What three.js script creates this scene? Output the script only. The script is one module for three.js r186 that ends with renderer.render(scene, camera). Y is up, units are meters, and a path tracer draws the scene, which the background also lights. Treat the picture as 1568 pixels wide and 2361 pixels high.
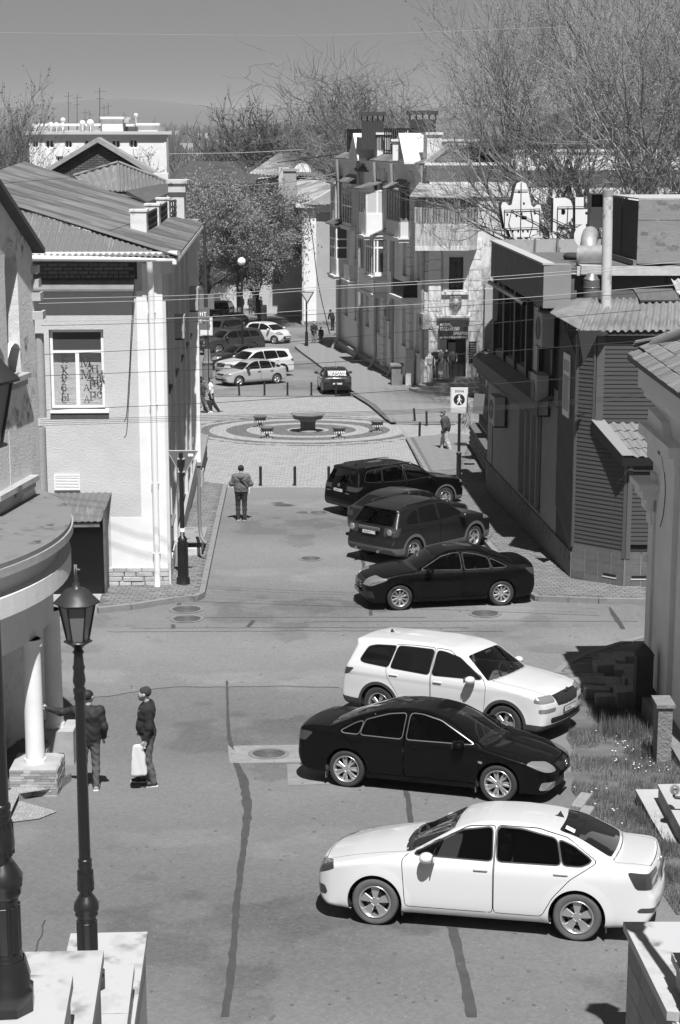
import * as THREE from 'three';
import { mergeGeometries } from 'three/addons/utils/BufferGeometryUtils.js';
import { edgeTable, triTable } from 'three/addons/objects/MarchingCubes.js';
import { RoundedBoxGeometry } from 'three/addons/geometries/RoundedBoxGeometry.js';

// ---------- camera, sky, sun, exposure ----------
const scene = new THREE.Scene();
const CX = 784, CY = 1180.5, FL = 4100, HZ = 310, H0 = 11.9;
const PITCH = Math.atan((CY - HZ) / FL);
const camera = new THREE.PerspectiveCamera(2 * Math.atan(CY / FL) * 180 / Math.PI, 680 / 1024, 0.5, 20000);
camera.position.set(0, H0, 0); camera.rotation.x = -PITCH;
const renderer = new THREE.WebGLRenderer();
renderer.toneMapping = THREE.LinearToneMapping; renderer.toneMappingExposure = 1.43; renderer.shadowMap.enabled = true;
{ // clear grey sky of a black-and-white day: brighter towards the horizon, dark at the zenith
  const w = 64, h = 128, a = new Float32Array(w * h * 4);
  for (let j = 0; j < h; j++) { const el = Math.max(0, Math.sin(((j + .5) / h - .5) * Math.PI)), v = .058 + .11 * Math.exp(-Math.max(0, el - .06) * 3);
    for (let i = 0; i < w; i++) a.set([v, v, v, 1], (j * w + i) * 4); }
  const t = new THREE.DataTexture(a, w, h, THREE.RGBAFormat, THREE.FloatType);
  t.mapping = THREE.EquirectangularReflectionMapping; t.magFilter = t.minFilter = THREE.LinearFilter; t.needsUpdate = true;
  scene.background = t; scene.environment = t;
}
const SUN = new THREE.Vector3(Math.sin(.15) * Math.cos(1.065), Math.sin(1.065), Math.cos(.15) * Math.cos(1.065));
const sun = new THREE.DirectionalLight(0xffffff, 5);
sun.position.copy(SUN).multiplyScalar(120).add(new THREE.Vector3(0, 0, -60)); sun.target.position.set(0, 0, -60); sun.castShadow = true;
Object.assign(sun.shadow.camera, { left: -90, right: 90, top: 110, bottom: -110, near: 1, far: 400 });
scene.add(sun, sun.target); sun.name = 'sun'; sun.target.name = 'sun_target';
scene.fog = new THREE.FogExp2(new THREE.Color().setRGB(.5, .5, .5), .0001);

// ---------- random, noise ----------
let seed = 7;
const rnd = () => { seed = (seed * 1664525 + 1013904223) >>> 0; return seed / 4294967296; };
const rr = (a, b) => a + (b - a) * rnd();
const hash = (x, y) => { let h = (x * 374761393 + y * 668265263) | 0; h = Math.imul(h ^ (h >>> 13), 1274126177); return ((h ^ (h >>> 16)) >>> 0) / 4294967296; };
const md = (a, p) => ((a % p) + p) % p;
function pn(x, y, px, py = px) { // periodic value noise
  const i = Math.floor(x), j = Math.floor(y); let u = x - i, v = y - j; u = u * u * (3 - 2 * u); v = v * v * (3 - 2 * v);
  const h = (a, b) => hash(md(a, px), md(b, py));
  return (h(i, j) * (1 - u) + h(i + 1, j) * u) * (1 - v) + (h(i, j + 1) * (1 - u) + h(i + 1, j + 1) * u) * v;
}
function fbm(u, v, p, oct = 4, py = p) { let s = 0, a = .5, q = p, r = py; for (let k = 0; k < oct; k++) { s += a * pn(u * q + k * 17, v * r + k * 31, q, r); a *= .5; q *= 2; r *= 2; } return s / (1 - Math.pow(.5, oct)); }
const lerp = (a, b, t) => a + (b - a) * t, cl = (x, a = 0, b = 1) => Math.min(b, Math.max(a, x)), ss = (a, b, x) => { const t = cl((x - a) / (b - a)); return t * t * (3 - 2 * t); };

// ---------- pixel rays of the photograph (1568 x 2361) to places ----------
const V = (x, y, d) => new THREE.Vector3(x, y, -d);
const GK = [[-20, 5], [10, 2.8], [18, 2.0], [22, 1.58], [29, .8], [36, .33], [44.3, 0], [54, -.2], [71, -.72], [84, -1.25], [99, -1.95], [116, -2.35], [138, -2.95], [160, -3.9], [260, -8], [600, -13], [9000, -13]];
const gm = (() => { const n = GK.length, h = [], de = [], m = []; for (let i = 0; i < n - 1; i++) { h[i] = GK[i + 1][0] - GK[i][0]; de[i] = (GK[i + 1][1] - GK[i][1]) / h[i]; }
  m[0] = de[0]; m[n - 1] = de[n - 2]; for (let i = 1; i < n - 1; i++) { m[i] = 0; if (de[i - 1] * de[i] > 0) { const a = 2 * h[i] + h[i - 1], b = h[i] + 2 * h[i - 1]; m[i] = (a + b) / (a / de[i - 1] + b / de[i]); } } return m; })();
function g(d) { let i = 0; while (i < GK.length - 2 && d > GK[i + 1][0]) i++; const h = GK[i + 1][0] - GK[i][0], t = (d - GK[i][0]) / h;
  return (1 + 2 * t) * (1 - t) ** 2 * GK[i][1] + t * (1 - t) ** 2 * h * gm[i] + t * t * (3 - 2 * t) * GK[i + 1][1] + t * t * (t - 1) * h * gm[i + 1]; }
const sp = Math.sin(PITCH), cp = Math.cos(PITCH);
const ray = (px, py) => { const a = (px - CX) / FL, b = (py - CY) / FL; return [a, -(sp + b * cp), cp - b * sp]; };
const atD = (px, py, d) => { const r = ray(px, py), t = d / r[2]; return [r[0] * t, H0 + r[1] * t, d]; };
const atY = (px, py, y) => { const r = ray(px, py), t = (y - H0) / r[1]; return [r[0] * t, y, r[2] * t]; };
const G = (px, py) => { const r = ray(px, py); let lo = 1, hi = 3000; for (let k = 0; k < 50; k++) { const m = (lo + hi) / 2; if (H0 + r[1] * m / r[2] > g(m)) lo = m; else hi = m; } return atD(px, py, lo); };

// ---------- materials and textures ----------
function tex(n, m, f, srgb = true, mw = m) { // f(u, v) in 0..1; m metres a side
  const a = new Uint8Array(n * n * 4);
  for (let j = 0; j < n; j++) for (let i = 0; i < n; i++) { const v = cl(f((i + .5) / n, (j + .5) / n)), b = Math.round(255 * (srgb ? (v <= .0031308 ? 12.92 * v : 1.055 * Math.pow(v, 1 / 2.4) - .055) : v)), k = (j * n + i) * 4; a[k] = a[k + 1] = a[k + 2] = b; a[k + 3] = 255; }
  const t = new THREE.DataTexture(a, n, n, THREE.RGBAFormat); t.wrapS = t.wrapT = THREE.RepeatWrapping; t.magFilter = THREE.LinearFilter; t.minFilter = THREE.LinearMipmapLinearFilter; t.generateMipmaps = true;
  if (srgb) t.colorSpace = THREE.SRGBColorSpace; t.repeat.set(1 / mw, 1 / m); t.needsUpdate = true; return t;
}
const re = (t, m, mw = m) => { const c = t.clone(); c.repeat.set(1 / mw, 1 / m); c.needsUpdate = true; return c; };
const gray = (v) => new THREE.Color().setRGB(v, v, v);
const M = (v, rough = .8, o = {}) => new THREE.MeshStandardMaterial({ color: gray(v), roughness: rough, metalness: 0, side: THREE.DoubleSide, ...o });
const MP = (v, rough, o = {}) => new THREE.MeshPhysicalMaterial({ color: gray(v), roughness: rough, side: THREE.DoubleSide, ...o });
function textTex(w, h, draw) { const c = document.createElement('canvas'); c.width = w; c.height = h; const x = c.getContext('2d'); draw(x, w, h); const t = new THREE.CanvasTexture(c); t.colorSpace = THREE.SRGBColorSpace; return t; }

// ---------- geometry helpers ----------
const prep = (q) => { let o = q.index ? q.toNonIndexed() : q; if (!o.attributes.normal) o.computeVertexNormals(); if (!o.attributes.uv) o.setAttribute('uv', new THREE.BufferAttribute(new Float32Array(o.attributes.position.count * 2), 2));
  for (const k of Object.keys(o.attributes)) if (!['position', 'normal', 'uv'].includes(k)) o.deleteAttribute(k); o.morphAttributes = {}; o.clearGroups(); return o; };
function boxUV(o) { const p = o.attributes.position.array, n = o.attributes.normal.array, u = o.attributes.uv.array;
  for (let i = 0, k = 0; i < p.length; i += 9, k += 6) { const ax = Math.abs(n[i]), ay = Math.abs(n[i + 1]), az = Math.abs(n[i + 2]);
    for (let t = 0; t < 3; t++) { const q = i + t * 3; if (ay >= ax && ay >= az) { u[k + t * 2] = p[q]; u[k + t * 2 + 1] = p[q + 2]; } else if (ax > az) { u[k + t * 2] = p[q + 2]; u[k + t * 2 + 1] = p[q + 1]; } else { u[k + t * 2] = p[q]; u[k + t * 2 + 1] = p[q + 1]; } } } return o; }
const merge = (list, keepUV) => { const a = [list].flat(9).filter(Boolean).map(prep); const o = a.length === 1 ? a[0].clone() : mergeGeometries(a); return keepUV ? o : boxUV(o); };
const names = {};
function numbered(n) { const k = names[n] = (names[n] ?? -1) + 1; return k ? n + '_' + String(k).padStart(3, '0') : n; }
function tag(o, label, category, group, kind) { if (label) o.userData.label = label; if (category) o.userData.category = category; if (group) o.userData.group = group; if (kind) o.userData.kind = kind; return o; }
function thing(name, label, category, [x, y, d] = [0, 0, 0], turn = 0, group) { const o = new THREE.Group(); o.name = numbered(name); o.position.set(x, y, -d); o.rotation.y = turn; scene.add(o); return tag(o, label, category, group); }
// world = true: geometry given in world metres is moved into its thing's frame
function part(name, geos, mat, parent, { world = true, keepUV = false, label, kind } = {}) {
  const q = merge(geos, keepUV), m = new THREE.Mesh(q, mat); m.castShadow = m.receiveShadow = true;
  if (parent) { if (world) { let r = parent, off = new THREE.Vector3(); while (r && r !== scene) { off.add(r.position); r = r.parent; } q.translate(-off.x, -off.y, -off.z); } m.name = name; parent.add(m); } else { m.name = numbered(name); scene.add(m); }
  if (label) m.userData.label = label; if (kind) m.userData.kind = kind; return m;
}
function single(name, geos, mat, label, category, group, o) { return tag(part(name, geos, mat, null, o), label, category, group); }
function struct(name, geos, mat, o) { return tag(part(name, geos, mat, null, o), null, null, null, 'structure'); }
function share(name, geo, mat, parent, pos, rotY = 0, scl) { const m = new THREE.Mesh(geo, mat); m.name = name; m.castShadow = m.receiveShadow = true; m.position.copy(pos); m.rotation.y = rotY; if (scl) m.scale.copy(scl); parent.add(m); return m; }
const box = (x0, x1, y0, y1, d0, d1) => new THREE.BoxGeometry(Math.abs(x1 - x0), Math.abs(y1 - y0), Math.abs(d1 - d0)).translate((x0 + x1) / 2, (y0 + y1) / 2, -(d0 + d1) / 2);
const rbox = (w, h, l, r = .02, s = 2) => new RoundedBoxGeometry(w, h, l, s, r);
function cyl(a, b, r0, r1 = r0, n = 10, cap = true) { const d = b.clone().sub(a), q = new THREE.CylinderGeometry(r1, r0, d.length(), n, 1, !cap); q.translate(0, d.length() / 2, 0); q.applyQuaternion(new THREE.Quaternion().setFromUnitVectors(new THREE.Vector3(0, 1, 0), d.normalize())); return q.translate(a.x, a.y, a.z); }
const tube = (pts, r, n = 5, seg = 0) => new THREE.TubeGeometry(new THREE.CatmullRomCurve3(pts), seg || Math.max(2, (pts.length - 1) * 6), r, n, false);
const lathe = (pts, n = 20) => new THREE.LatheGeometry(pts.map(([r, y]) => new THREE.Vector2(r, y)), n);
function poly3(pts) { // flat polygon fan from 3d points
  const a = []; for (let i = 1; i < pts.length - 1; i++) a.push(...pts[0].toArray(), ...pts[i].toArray(), ...pts[i + 1].toArray());
  const q = new THREE.BufferGeometry(); q.setAttribute('position', new THREE.Float32BufferAttribute(a, 3)); q.computeVertexNormals(); return q; }
function slabOf(pts, t) { // polygon with thickness t (vector) and sides
  const o = pts.map((p) => p.clone().add(t)), L = [poly3(pts), poly3([...o].reverse())]; for (let i = 0; i < pts.length; i++) { const j = (i + 1) % pts.length; L.push(poly3([pts[i], o[i], o[j], pts[j]])); } return L; }
function shapeGeo(pts, depth, holes = [], bevel = 0) { const s = new THREE.Shape(pts.map(([x, y]) => new THREE.Vector2(x, y))); for (const h of holes) s.holes.push(new THREE.Path(h.map(([x, y]) => new THREE.Vector2(x, y))));
  return new THREE.ExtrudeGeometry(s, { depth, bevelEnabled: bevel > 0, bevelSize: bevel, bevelThickness: bevel, bevelSegments: 1, curveSegments: 10 }); }
class Soup { constructor() { this.p = []; } tri(a, b, c) { this.p.push(a.x, a.y, a.z, b.x, b.y, b.z, c.x, c.y, c.z); }
  stick(a, b, r0, r1, n = 3) { const d = b.clone().sub(a).normalize(), u = new THREE.Vector3(Math.abs(d.y) < .9 ? 0 : 1, Math.abs(d.y) < .9 ? 1 : 0, 0).cross(d).normalize(), v = d.clone().cross(u), A = [], B = [];
    for (let k = 0; k < n; k++) { const c = Math.cos(k / n * 6.2832), s = Math.sin(k / n * 6.2832), w = u.clone().multiplyScalar(c).addScaledVector(v, s); A.push(a.clone().addScaledVector(w, r0)); B.push(b.clone().addScaledVector(w, r1)); }
    for (let k = 0; k < n; k++) { const l = (k + 1) % n; this.tri(A[k], A[l], B[k]); this.tri(A[l], B[l], B[k]); } }
  geo() { const q = new THREE.BufferGeometry(); q.setAttribute('position', new THREE.Float32BufferAttribute(this.p, 3)); q.computeVertexNormals(); return q; } }
// vertical wall from A (left, seen from outside) to B (right); local s, y, n (outwards)
function wall(ax, ad, bx, bd) {
  const A = V(ax, 0, ad), B = V(bx, 0, bd), u = B.clone().sub(A), len = u.length(); u.normalize(); const n = new THREE.Vector3(-u.z, 0, u.x), m = new THREE.Matrix4().makeBasis(u, new THREE.Vector3(0, 1, 0), n).setPosition(A);
  const W = { A, B, u, n, m, len, p: (s, y, k = 0) => A.clone().addScaledVector(u, s).addScaledVector(n, k).setY(y),
    at(px, py, k = 0) { const r = ray(px, py), d = new THREE.Vector3(r[0], r[1], -r[2]), o = new THREE.Vector3(0, H0, 0), a0 = A.clone().addScaledVector(n, k), t = a0.clone().sub(o).dot(n) / d.dot(n), q = o.addScaledVector(d, t); return [q.clone().sub(A).dot(u), q.y]; },
    box: (s0, s1, y0, y1, n0, n1) => new THREE.BoxGeometry(Math.abs(s1 - s0), Math.abs(y1 - y0), Math.abs(n1 - n0)).translate((s0 + s1) / 2, (y0 + y1) / 2, (n0 + n1) / 2).applyMatrix4(m),
    shape: (pts, n0, n1, holes, bevel) => shapeGeo(pts, n1 - n0, holes, bevel).translate(0, 0, n0).applyMatrix4(m),
    put: (q) => q.applyMatrix4(m) };
  return W;
}
const rc = (s0, y0, s1, y1) => [[s0, y0], [s1, y0], [s1, y1], [s0, y1]];
// polygon [[x, d] ...] laid on the ground, dy above it
function clipD(poly, d0, keepAbove) { const o = []; for (let i = 0; i < poly.length; i++) { const a = poly[i], b = poly[(i + 1) % poly.length], ia = keepAbove ? a[1] >= d0 : a[1] <= d0, ib = keepAbove ? b[1] >= d0 : b[1] <= d0; if (ia) o.push(a); if (ia !== ib) { const t = (d0 - a[1]) / (b[1] - a[1]); o.push([lerp(a[0], b[0], t), d0]); } } return o; }
function drape(poly, dy = 0, step = .8, f = g) { const p = [], d0 = Math.min(...poly.map((q) => q[1])), d1 = Math.max(...poly.map((q) => q[1])), n = Math.max(1, Math.ceil((d1 - d0) / step));
  for (let i = 0; i < n; i++) { const a = lerp(d0, d1, i / n), b = lerp(d0, d1, (i + 1) / n); const c = clipD(clipD(poly, a, true), b, false); if (c.length < 3) continue; const v = c.map((q) => new THREE.Vector2(q[0], q[1]));
    for (const t of THREE.ShapeUtils.triangulateShape(v, [])) for (const k of t) p.push(c[k][0], f(c[k][1]) + dy, -c[k][1]); }
  const q = new THREE.BufferGeometry(); q.setAttribute('position', new THREE.Float32BufferAttribute(p, 3)); q.computeVertexNormals(); const nn = q.attributes.normal.array; if (nn[1] < 0) for (let i = 0; i < nn.length; i++) nn[i] *= -1; return q; }
function skirt(poly, dy, h, closed = true) { const L = []; for (let i = 0; i < poly.length - (closed ? 0 : 1); i++) { const a = poly[i], b = poly[(i + 1) % poly.length], n = Math.max(1, Math.ceil(Math.hypot(a[0] - b[0], a[1] - b[1]) / 1.5)); for (let k = 0; k < n; k++) { const p = [lerp(a[0], b[0], k / n), lerp(a[1], b[1], k / n)], q = [lerp(a[0], b[0], (k + 1) / n), lerp(a[1], b[1], (k + 1) / n)]; L.push(poly3([V(p[0], g(p[1]) + dy, p[1]), V(p[0], g(p[1]) + dy - h, p[1]), V(q[0], g(q[1]) + dy - h, q[1]), V(q[0], g(q[1]) + dy, q[1])])); } } return L; }
const gp = (...pts) => pts.map(([x, y]) => { const q = G(x, y); return [q[0], q[2]]; });
function ribbon(line, w, dy) { // strip of width w along a ground line [[x, d] ...]
  const Lp = [], R = []; for (let i = 0; i < line.length; i++) { const a = line[Math.max(0, i - 1)], b = line[Math.min(line.length - 1, i + 1)], dx = b[0] - a[0], dd = b[1] - a[1], l = Math.hypot(dx, dd), ww = Array.isArray(w) ? w[i] : w; Lp.push([line[i][0] - dd / l * ww / 2, line[i][1] + dx / l * ww / 2]); R.push([line[i][0] + dd / l * ww / 2, line[i][1] - dx / l * ww / 2]); }
  return drape([...Lp, ...R.reverse()], dy, .8); }
// many alike pieces under a parent: the nearest 300 as meshes, the rest as one instanced part
function pieces(name, geo, mats, parent, mats4, jit = 0) { let off = new THREE.Vector3(), r = parent; while (r && r !== scene) { off.add(r.position); r = r.parent; }
  const eye = camera.position, arr = mats4.map((m) => { const e = m.elements; return [Math.hypot(e[12] - eye.x, e[13] - eye.y, e[14] - eye.z), m]; }).sort((a, b) => a[0] - b[0]);
  prep(geo); const gg = geo.index ? geo.toNonIndexed() : geo; boxUV(gg);
  arr.slice(0, 300).forEach(([, m], i) => { const o = new THREE.Mesh(gg, mats[Math.floor(hash(i, 5) * mats.length)]); o.name = name; o.castShadow = o.receiveShadow = true; m.decompose(o.position, o.quaternion, o.scale); o.position.sub(off); parent.add(o); });
  const rest = arr.slice(300); if (rest.length) mats.forEach((mt, k) => { const mine = rest.filter((_, i) => Math.floor(hash(i, 9) * mats.length) === k); if (!mine.length) return; const im = new THREE.InstancedMesh(gg, mt, mine.length); im.name = name + '_mass'; im.userData.kind = 'stuff'; im.castShadow = im.receiveShadow = true; mine.forEach(([, m], i) => { const q = m.clone(); q.elements[12] -= off.x; q.elements[13] -= off.y; q.elements[14] -= off.z; im.setMatrixAt(i, q); }); parent.add(im); }); }
const TR = (x, y, d, ry = 0, sx = 1, sy = 1, sz = 1, rx = 0, rz = 0) => new THREE.Matrix4().compose(new THREE.Vector3(x, y, -d), new THREE.Quaternion().setFromEuler(new THREE.Euler(rx, ry, rz, 'YXZ')), new THREE.Vector3(sx, sy, sz));
// corrugated sheet over a quad: a,b = lower edge, d,c = upper edge; waves run across a->b
function corrugated(a, b, c, d, pitch, amp, seg = 8, over = 1) { const nW = Math.max(2, Math.round(a.distanceTo(b) / pitch)), n = nW * seg, m = Math.max(1, over), nor = b.clone().sub(a).cross(d.clone().sub(a)).normalize(), P = [];
  for (let j = 0; j <= m; j++) { P[j] = []; for (let i = 0; i <= n; i++) { const t = i / n, lo = a.clone().lerp(b, t), hi = d.clone().lerp(c, t); P[j][i] = lo.lerp(hi, j / m).addScaledVector(nor, amp * Math.cos(t * nW * 6.2832)); } }
  const s = new Soup(); for (let j = 0; j < m; j++) for (let i = 0; i < n; i++) { s.tri(P[j][i], P[j][i + 1], P[j + 1][i]); s.tri(P[j][i + 1], P[j + 1][i + 1], P[j + 1][i]); } return s.geo(); }
// ---------- implicit surfaces ----------
function sdPoly(P, x, y) { let d = 1e9, s = 1; for (let i = 0, n = P.length, j = n - 1; i < n; j = i++) { const ex = P[j][0] - P[i][0], ey = P[j][1] - P[i][1], wx = x - P[i][0], wy = y - P[i][1], t = cl((wx * ex + wy * ey) / (ex * ex + ey * ey)), bx = wx - ex * t, by = wy - ey * t, q = bx * bx + by * by; if (q < d) d = q; const c1 = y >= P[i][1], c2 = y < P[j][1], c3 = ex * wy > ey * wx; if ((c1 && c2 && c3) || (!c1 && !c2 && !c3)) s = -s; } return s * Math.sqrt(d); }
const smax = (a, b, k) => { const h = Math.max(k - Math.abs(a - b), 0) / k; return Math.max(a, b) + h * h * k * .25; }, smin = (a, b, k) => -smax(-a, -b, k);
const CO = [[0, 0, 0], [1, 0, 0], [1, 1, 0], [0, 1, 0], [0, 0, 1], [1, 0, 1], [1, 1, 1], [0, 1, 1]], ED = [[0, 1], [1, 2], [2, 3], [3, 0], [4, 5], [5, 6], [6, 7], [7, 4], [0, 4], [1, 5], [2, 6], [3, 7]];
function march(f, lo, hi, c) { // -> {p, n} triangle soup with gradient normals
  const N = [0, 1, 2].map((k) => Math.ceil((hi[k] - lo[k]) / c) + 1), [nx, ny, nz] = N, F = new Float32Array(nx * ny * nz), at = (i, j, k) => (k * ny + j) * nx + i;
  for (let k = 0; k < nz; k++) for (let j = 0; j < ny; j++) for (let i = 0; i < nx; i++) F[at(i, j, k)] = f(lo[0] + i * c, lo[1] + j * c, lo[2] + k * c);
  const cache = new Map(), e = c * .2, p = [], n = [], vv = new Float32Array(8), ev = [];
  for (let k = 0; k < nz - 1; k++) for (let j = 0; j < ny - 1; j++) for (let i = 0; i < nx - 1; i++) {
    let ci = 0; for (let q = 0; q < 8; q++) { vv[q] = F[at(i + CO[q][0], j + CO[q][1], k + CO[q][2])]; if (vv[q] < 0) ci |= 1 << q; }
    const bits = edgeTable[ci]; if (!bits) continue;
    for (let q = 0; q < 12; q++) if (bits & (1 << q)) { const [a, b] = ED[q], ia = at(i + CO[a][0], j + CO[a][1], k + CO[a][2]), ib = at(i + CO[b][0], j + CO[b][1], k + CO[b][2]), key = Math.min(ia, ib) * 3 + (Math.abs(ia - ib) === 1 ? 0 : Math.abs(ia - ib) === nx ? 1 : 2);
      let v = cache.get(key); if (!v) { const t = cl(vv[a] / (vv[a] - vv[b])), x = lo[0] + (i + lerp(CO[a][0], CO[b][0], t)) * c, y = lo[1] + (j + lerp(CO[a][1], CO[b][1], t)) * c, z = lo[2] + (k + lerp(CO[a][2], CO[b][2], t)) * c, gx = f(x + e, y, z) - f(x - e, y, z), gy = f(x, y + e, z) - f(x, y - e, z), gz = f(x, y, z + e) - f(x, y, z - e), l = Math.hypot(gx, gy, gz) || 1; v = [x, y, z, gx / l, gy / l, gz / l]; cache.set(key, v); } ev[q] = v; }
    for (let q = ci * 16; triTable[q] !== -1; q += 3) for (const r of [2, 1, 0]) { const v = ev[triTable[q + r]]; p.push(v[0], v[1], v[2]); n.push(v[3], v[4], v[5]); } }
  // wind each face along its normal
  for (let i = 0; i < p.length; i += 9) { const ux = p[i + 3] - p[i], uy = p[i + 4] - p[i + 1], uz = p[i + 5] - p[i + 2], wx = p[i + 6] - p[i], wy = p[i + 7] - p[i + 1], wz = p[i + 8] - p[i + 2]; if ((uy * wz - uz * wy) * n[i] + (uz * wx - ux * wz) * n[i + 1] + (ux * wy - uy * wx) * n[i + 2] < 0) for (let k = 0; k < 3; k++) { let t = p[i + 3 + k]; p[i + 3 + k] = p[i + 6 + k]; p[i + 6 + k] = t; t = n[i + 3 + k]; n[i + 3 + k] = n[i + 6 + k]; n[i + 6 + k] = t; } }
  return { p, n }; }
function split(s, f) { // cut a soup where f changes sign -> [inside, outside]
  const I = { p: [], n: [] }, O = { p: [], n: [] }, { p, n } = s;
  for (let i = 0; i < p.length; i += 9) { const v = []; let c = 0; for (let k = 0; k < 3; k++) { const q = i + k * 3, d = f(p[q], p[q + 1], p[q + 2], n[q], n[q + 1], n[q + 2]); v.push(d); if (d < 0) c++; }
    if (c === 3 || c === 0) { const T = c ? I : O; for (let k = 0; k < 9; k++) { T.p.push(p[i + k]); T.n.push(n[i + k]); } continue; }
    const one = c === 1, a = v.findIndex((d) => (d < 0) === one), b = (a + 1) % 3, e = (a + 2) % 3, q = [a, b, e].map((k) => [...p.slice(i + k * 3, i + k * 3 + 3), ...n.slice(i + k * 3, i + k * 3 + 3)]), mx = (x, y, dx, dy) => x.map((w, k) => lerp(w, y[k], dx / (dx - dy))), ab = mx(q[0], q[1], v[a], v[b]), ae = mx(q[0], q[2], v[a], v[e]), put = (T, ...L) => L.forEach((w) => { T.p.push(w[0], w[1], w[2]); T.n.push(w[3], w[4], w[5]); });
    const A = one ? I : O, B = one ? O : I; put(A, q[0], ab, ae); put(B, ab, q[1], q[2]); put(B, ab, q[2], ae); }
  return [I, O]; }
const soupGeo = (s, off = 0) => { const q = new THREE.BufferGeometry(), p = off ? s.p.map((x, i) => x + s.n[i] * off) : s.p; q.setAttribute('position', new THREE.Float32BufferAttribute(p, 3)); q.setAttribute('normal', new THREE.Float32BufferAttribute(s.n, 3)); return q; };
// ---------- surface textures (colour variation and fine relief only) ----------
const T = {
  asphalt: tex(1024, 11, (u, v) => .16 + .1 * (fbm(u, v, 3, 6) - .5) - .035 * ss(.56, .7, fbm(u + .4, v + .2, 7, 4)) + .03 * ss(.6, .75, fbm(u, v + .6, 5, 5)) + .05 * (fbm(u, v, 230, 2) - .5) + (hash(Math.floor(u * 900), Math.floor(v * 900)) > .985 ? .1 : 0)),
  speck: tex(512, 1.6, (u, v) => .5 + .8 * (fbm(u, v, 70, 3) - .5), false),
  plaster: tex(512, 2.4, (u, v) => .93 + .16 * (fbm(u, v, 6, 4) - .5) + .05 * (fbm(u, v, 90, 2) - .5)),
  rough: tex(512, 1.1, (u, v) => .5 + .9 * (fbm(u, v, 34, 4) - .5), false),
  worm: tex(512, .9, (u, v) => { const w = fbm(u + .03 * Math.sin(v * 12.566), v, 26, 2); return Math.abs(w - .5) * 4; }, false),
  stain: tex(512, 3.1, (u, v) => { const a = fbm(u, v, 5, 5), b = fbm(u, v, 22, 4); return .98 - .62 * ss(.54, .76, a) * ss(.35, .65, b) - .12 * ss(.5, .8, b); }),
  stone: tex(512, 1.3, (u, v) => .85 + .35 * (fbm(u, v, 10, 5) - .5)),
  peel: tex(512, 4.4, (u, v) => { const a = fbm(u, v, 5, 4, 60), b = fbm(u, v, 4, 3); return .4 + 1.3 * ss(.5, .62, a * .62 + b * .42) + .12 * (fbm(u, v, 40, 2) - .5); }),
  peelV: tex(512, 2.2, (u, v) => { const a = fbm(u, v, 40, 4, 4), b = fbm(u, v, 3, 3); return .72 + .5 * ss(.6, .72, a * .72 + b * .3) + .14 * (fbm(u, v, 40, 2) - .5); }),
  wood: tex(512, 1.2, (u, v) => { const k = fbm(u, v, 3, 4), r = .5 + .5 * Math.sin((v * 26 + k * 26) * 6.283 / 2); return .72 + .26 * r * fbm(u, v, 6, 3) + .2 * (fbm(u, v, 4, 3, 60) - .5) - .3 * ss(.55, .75, fbm(u + .3, v, 6, 5)); }),
  plank: tex(512, 1, (u, v) => .8 + .4 * (fbm(u, v, 60, 3, 4) - .5) + .2 * (fbm(u, v, 6, 3) - .5)),
  plankH: tex(512, 1, (u, v) => .8 + .4 * (fbm(u, v, 4, 3, 60) - .5) + .2 * (fbm(u, v, 6, 3) - .5)),
  soil: tex(512, 2.3, (u, v) => .8 + .7 * (fbm(u, v, 9, 5) - .5)),
  mosaic: tex(512, .9, (u, v) => { let b = 9, c = 9; for (let i = -1; i < 2; i++) for (let j = -1; j < 2; j++) { const X = Math.floor(u * 16) + i, Y = Math.floor(v * 16) + j, x = X + .5 + .7 * (hash(md(X, 16), md(Y, 16)) - .5) - u * 16, y = Y + .5 + .7 * (hash(md(X, 16) + 50, md(Y, 16)) - .5) - v * 16, d = Math.hypot(x, y); if (d < b) { c = b; b = d; } else if (d < c) c = d; } return c - b < .16 ? .38 : .8 + .3 * (hash(Math.floor(u * 16), Math.floor(v * 16)) - .5); }),
  bark: tex(256, .6, (u, v) => .7 + .7 * (fbm(u, v, 14, 4, 5) - .5)),
};
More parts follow.
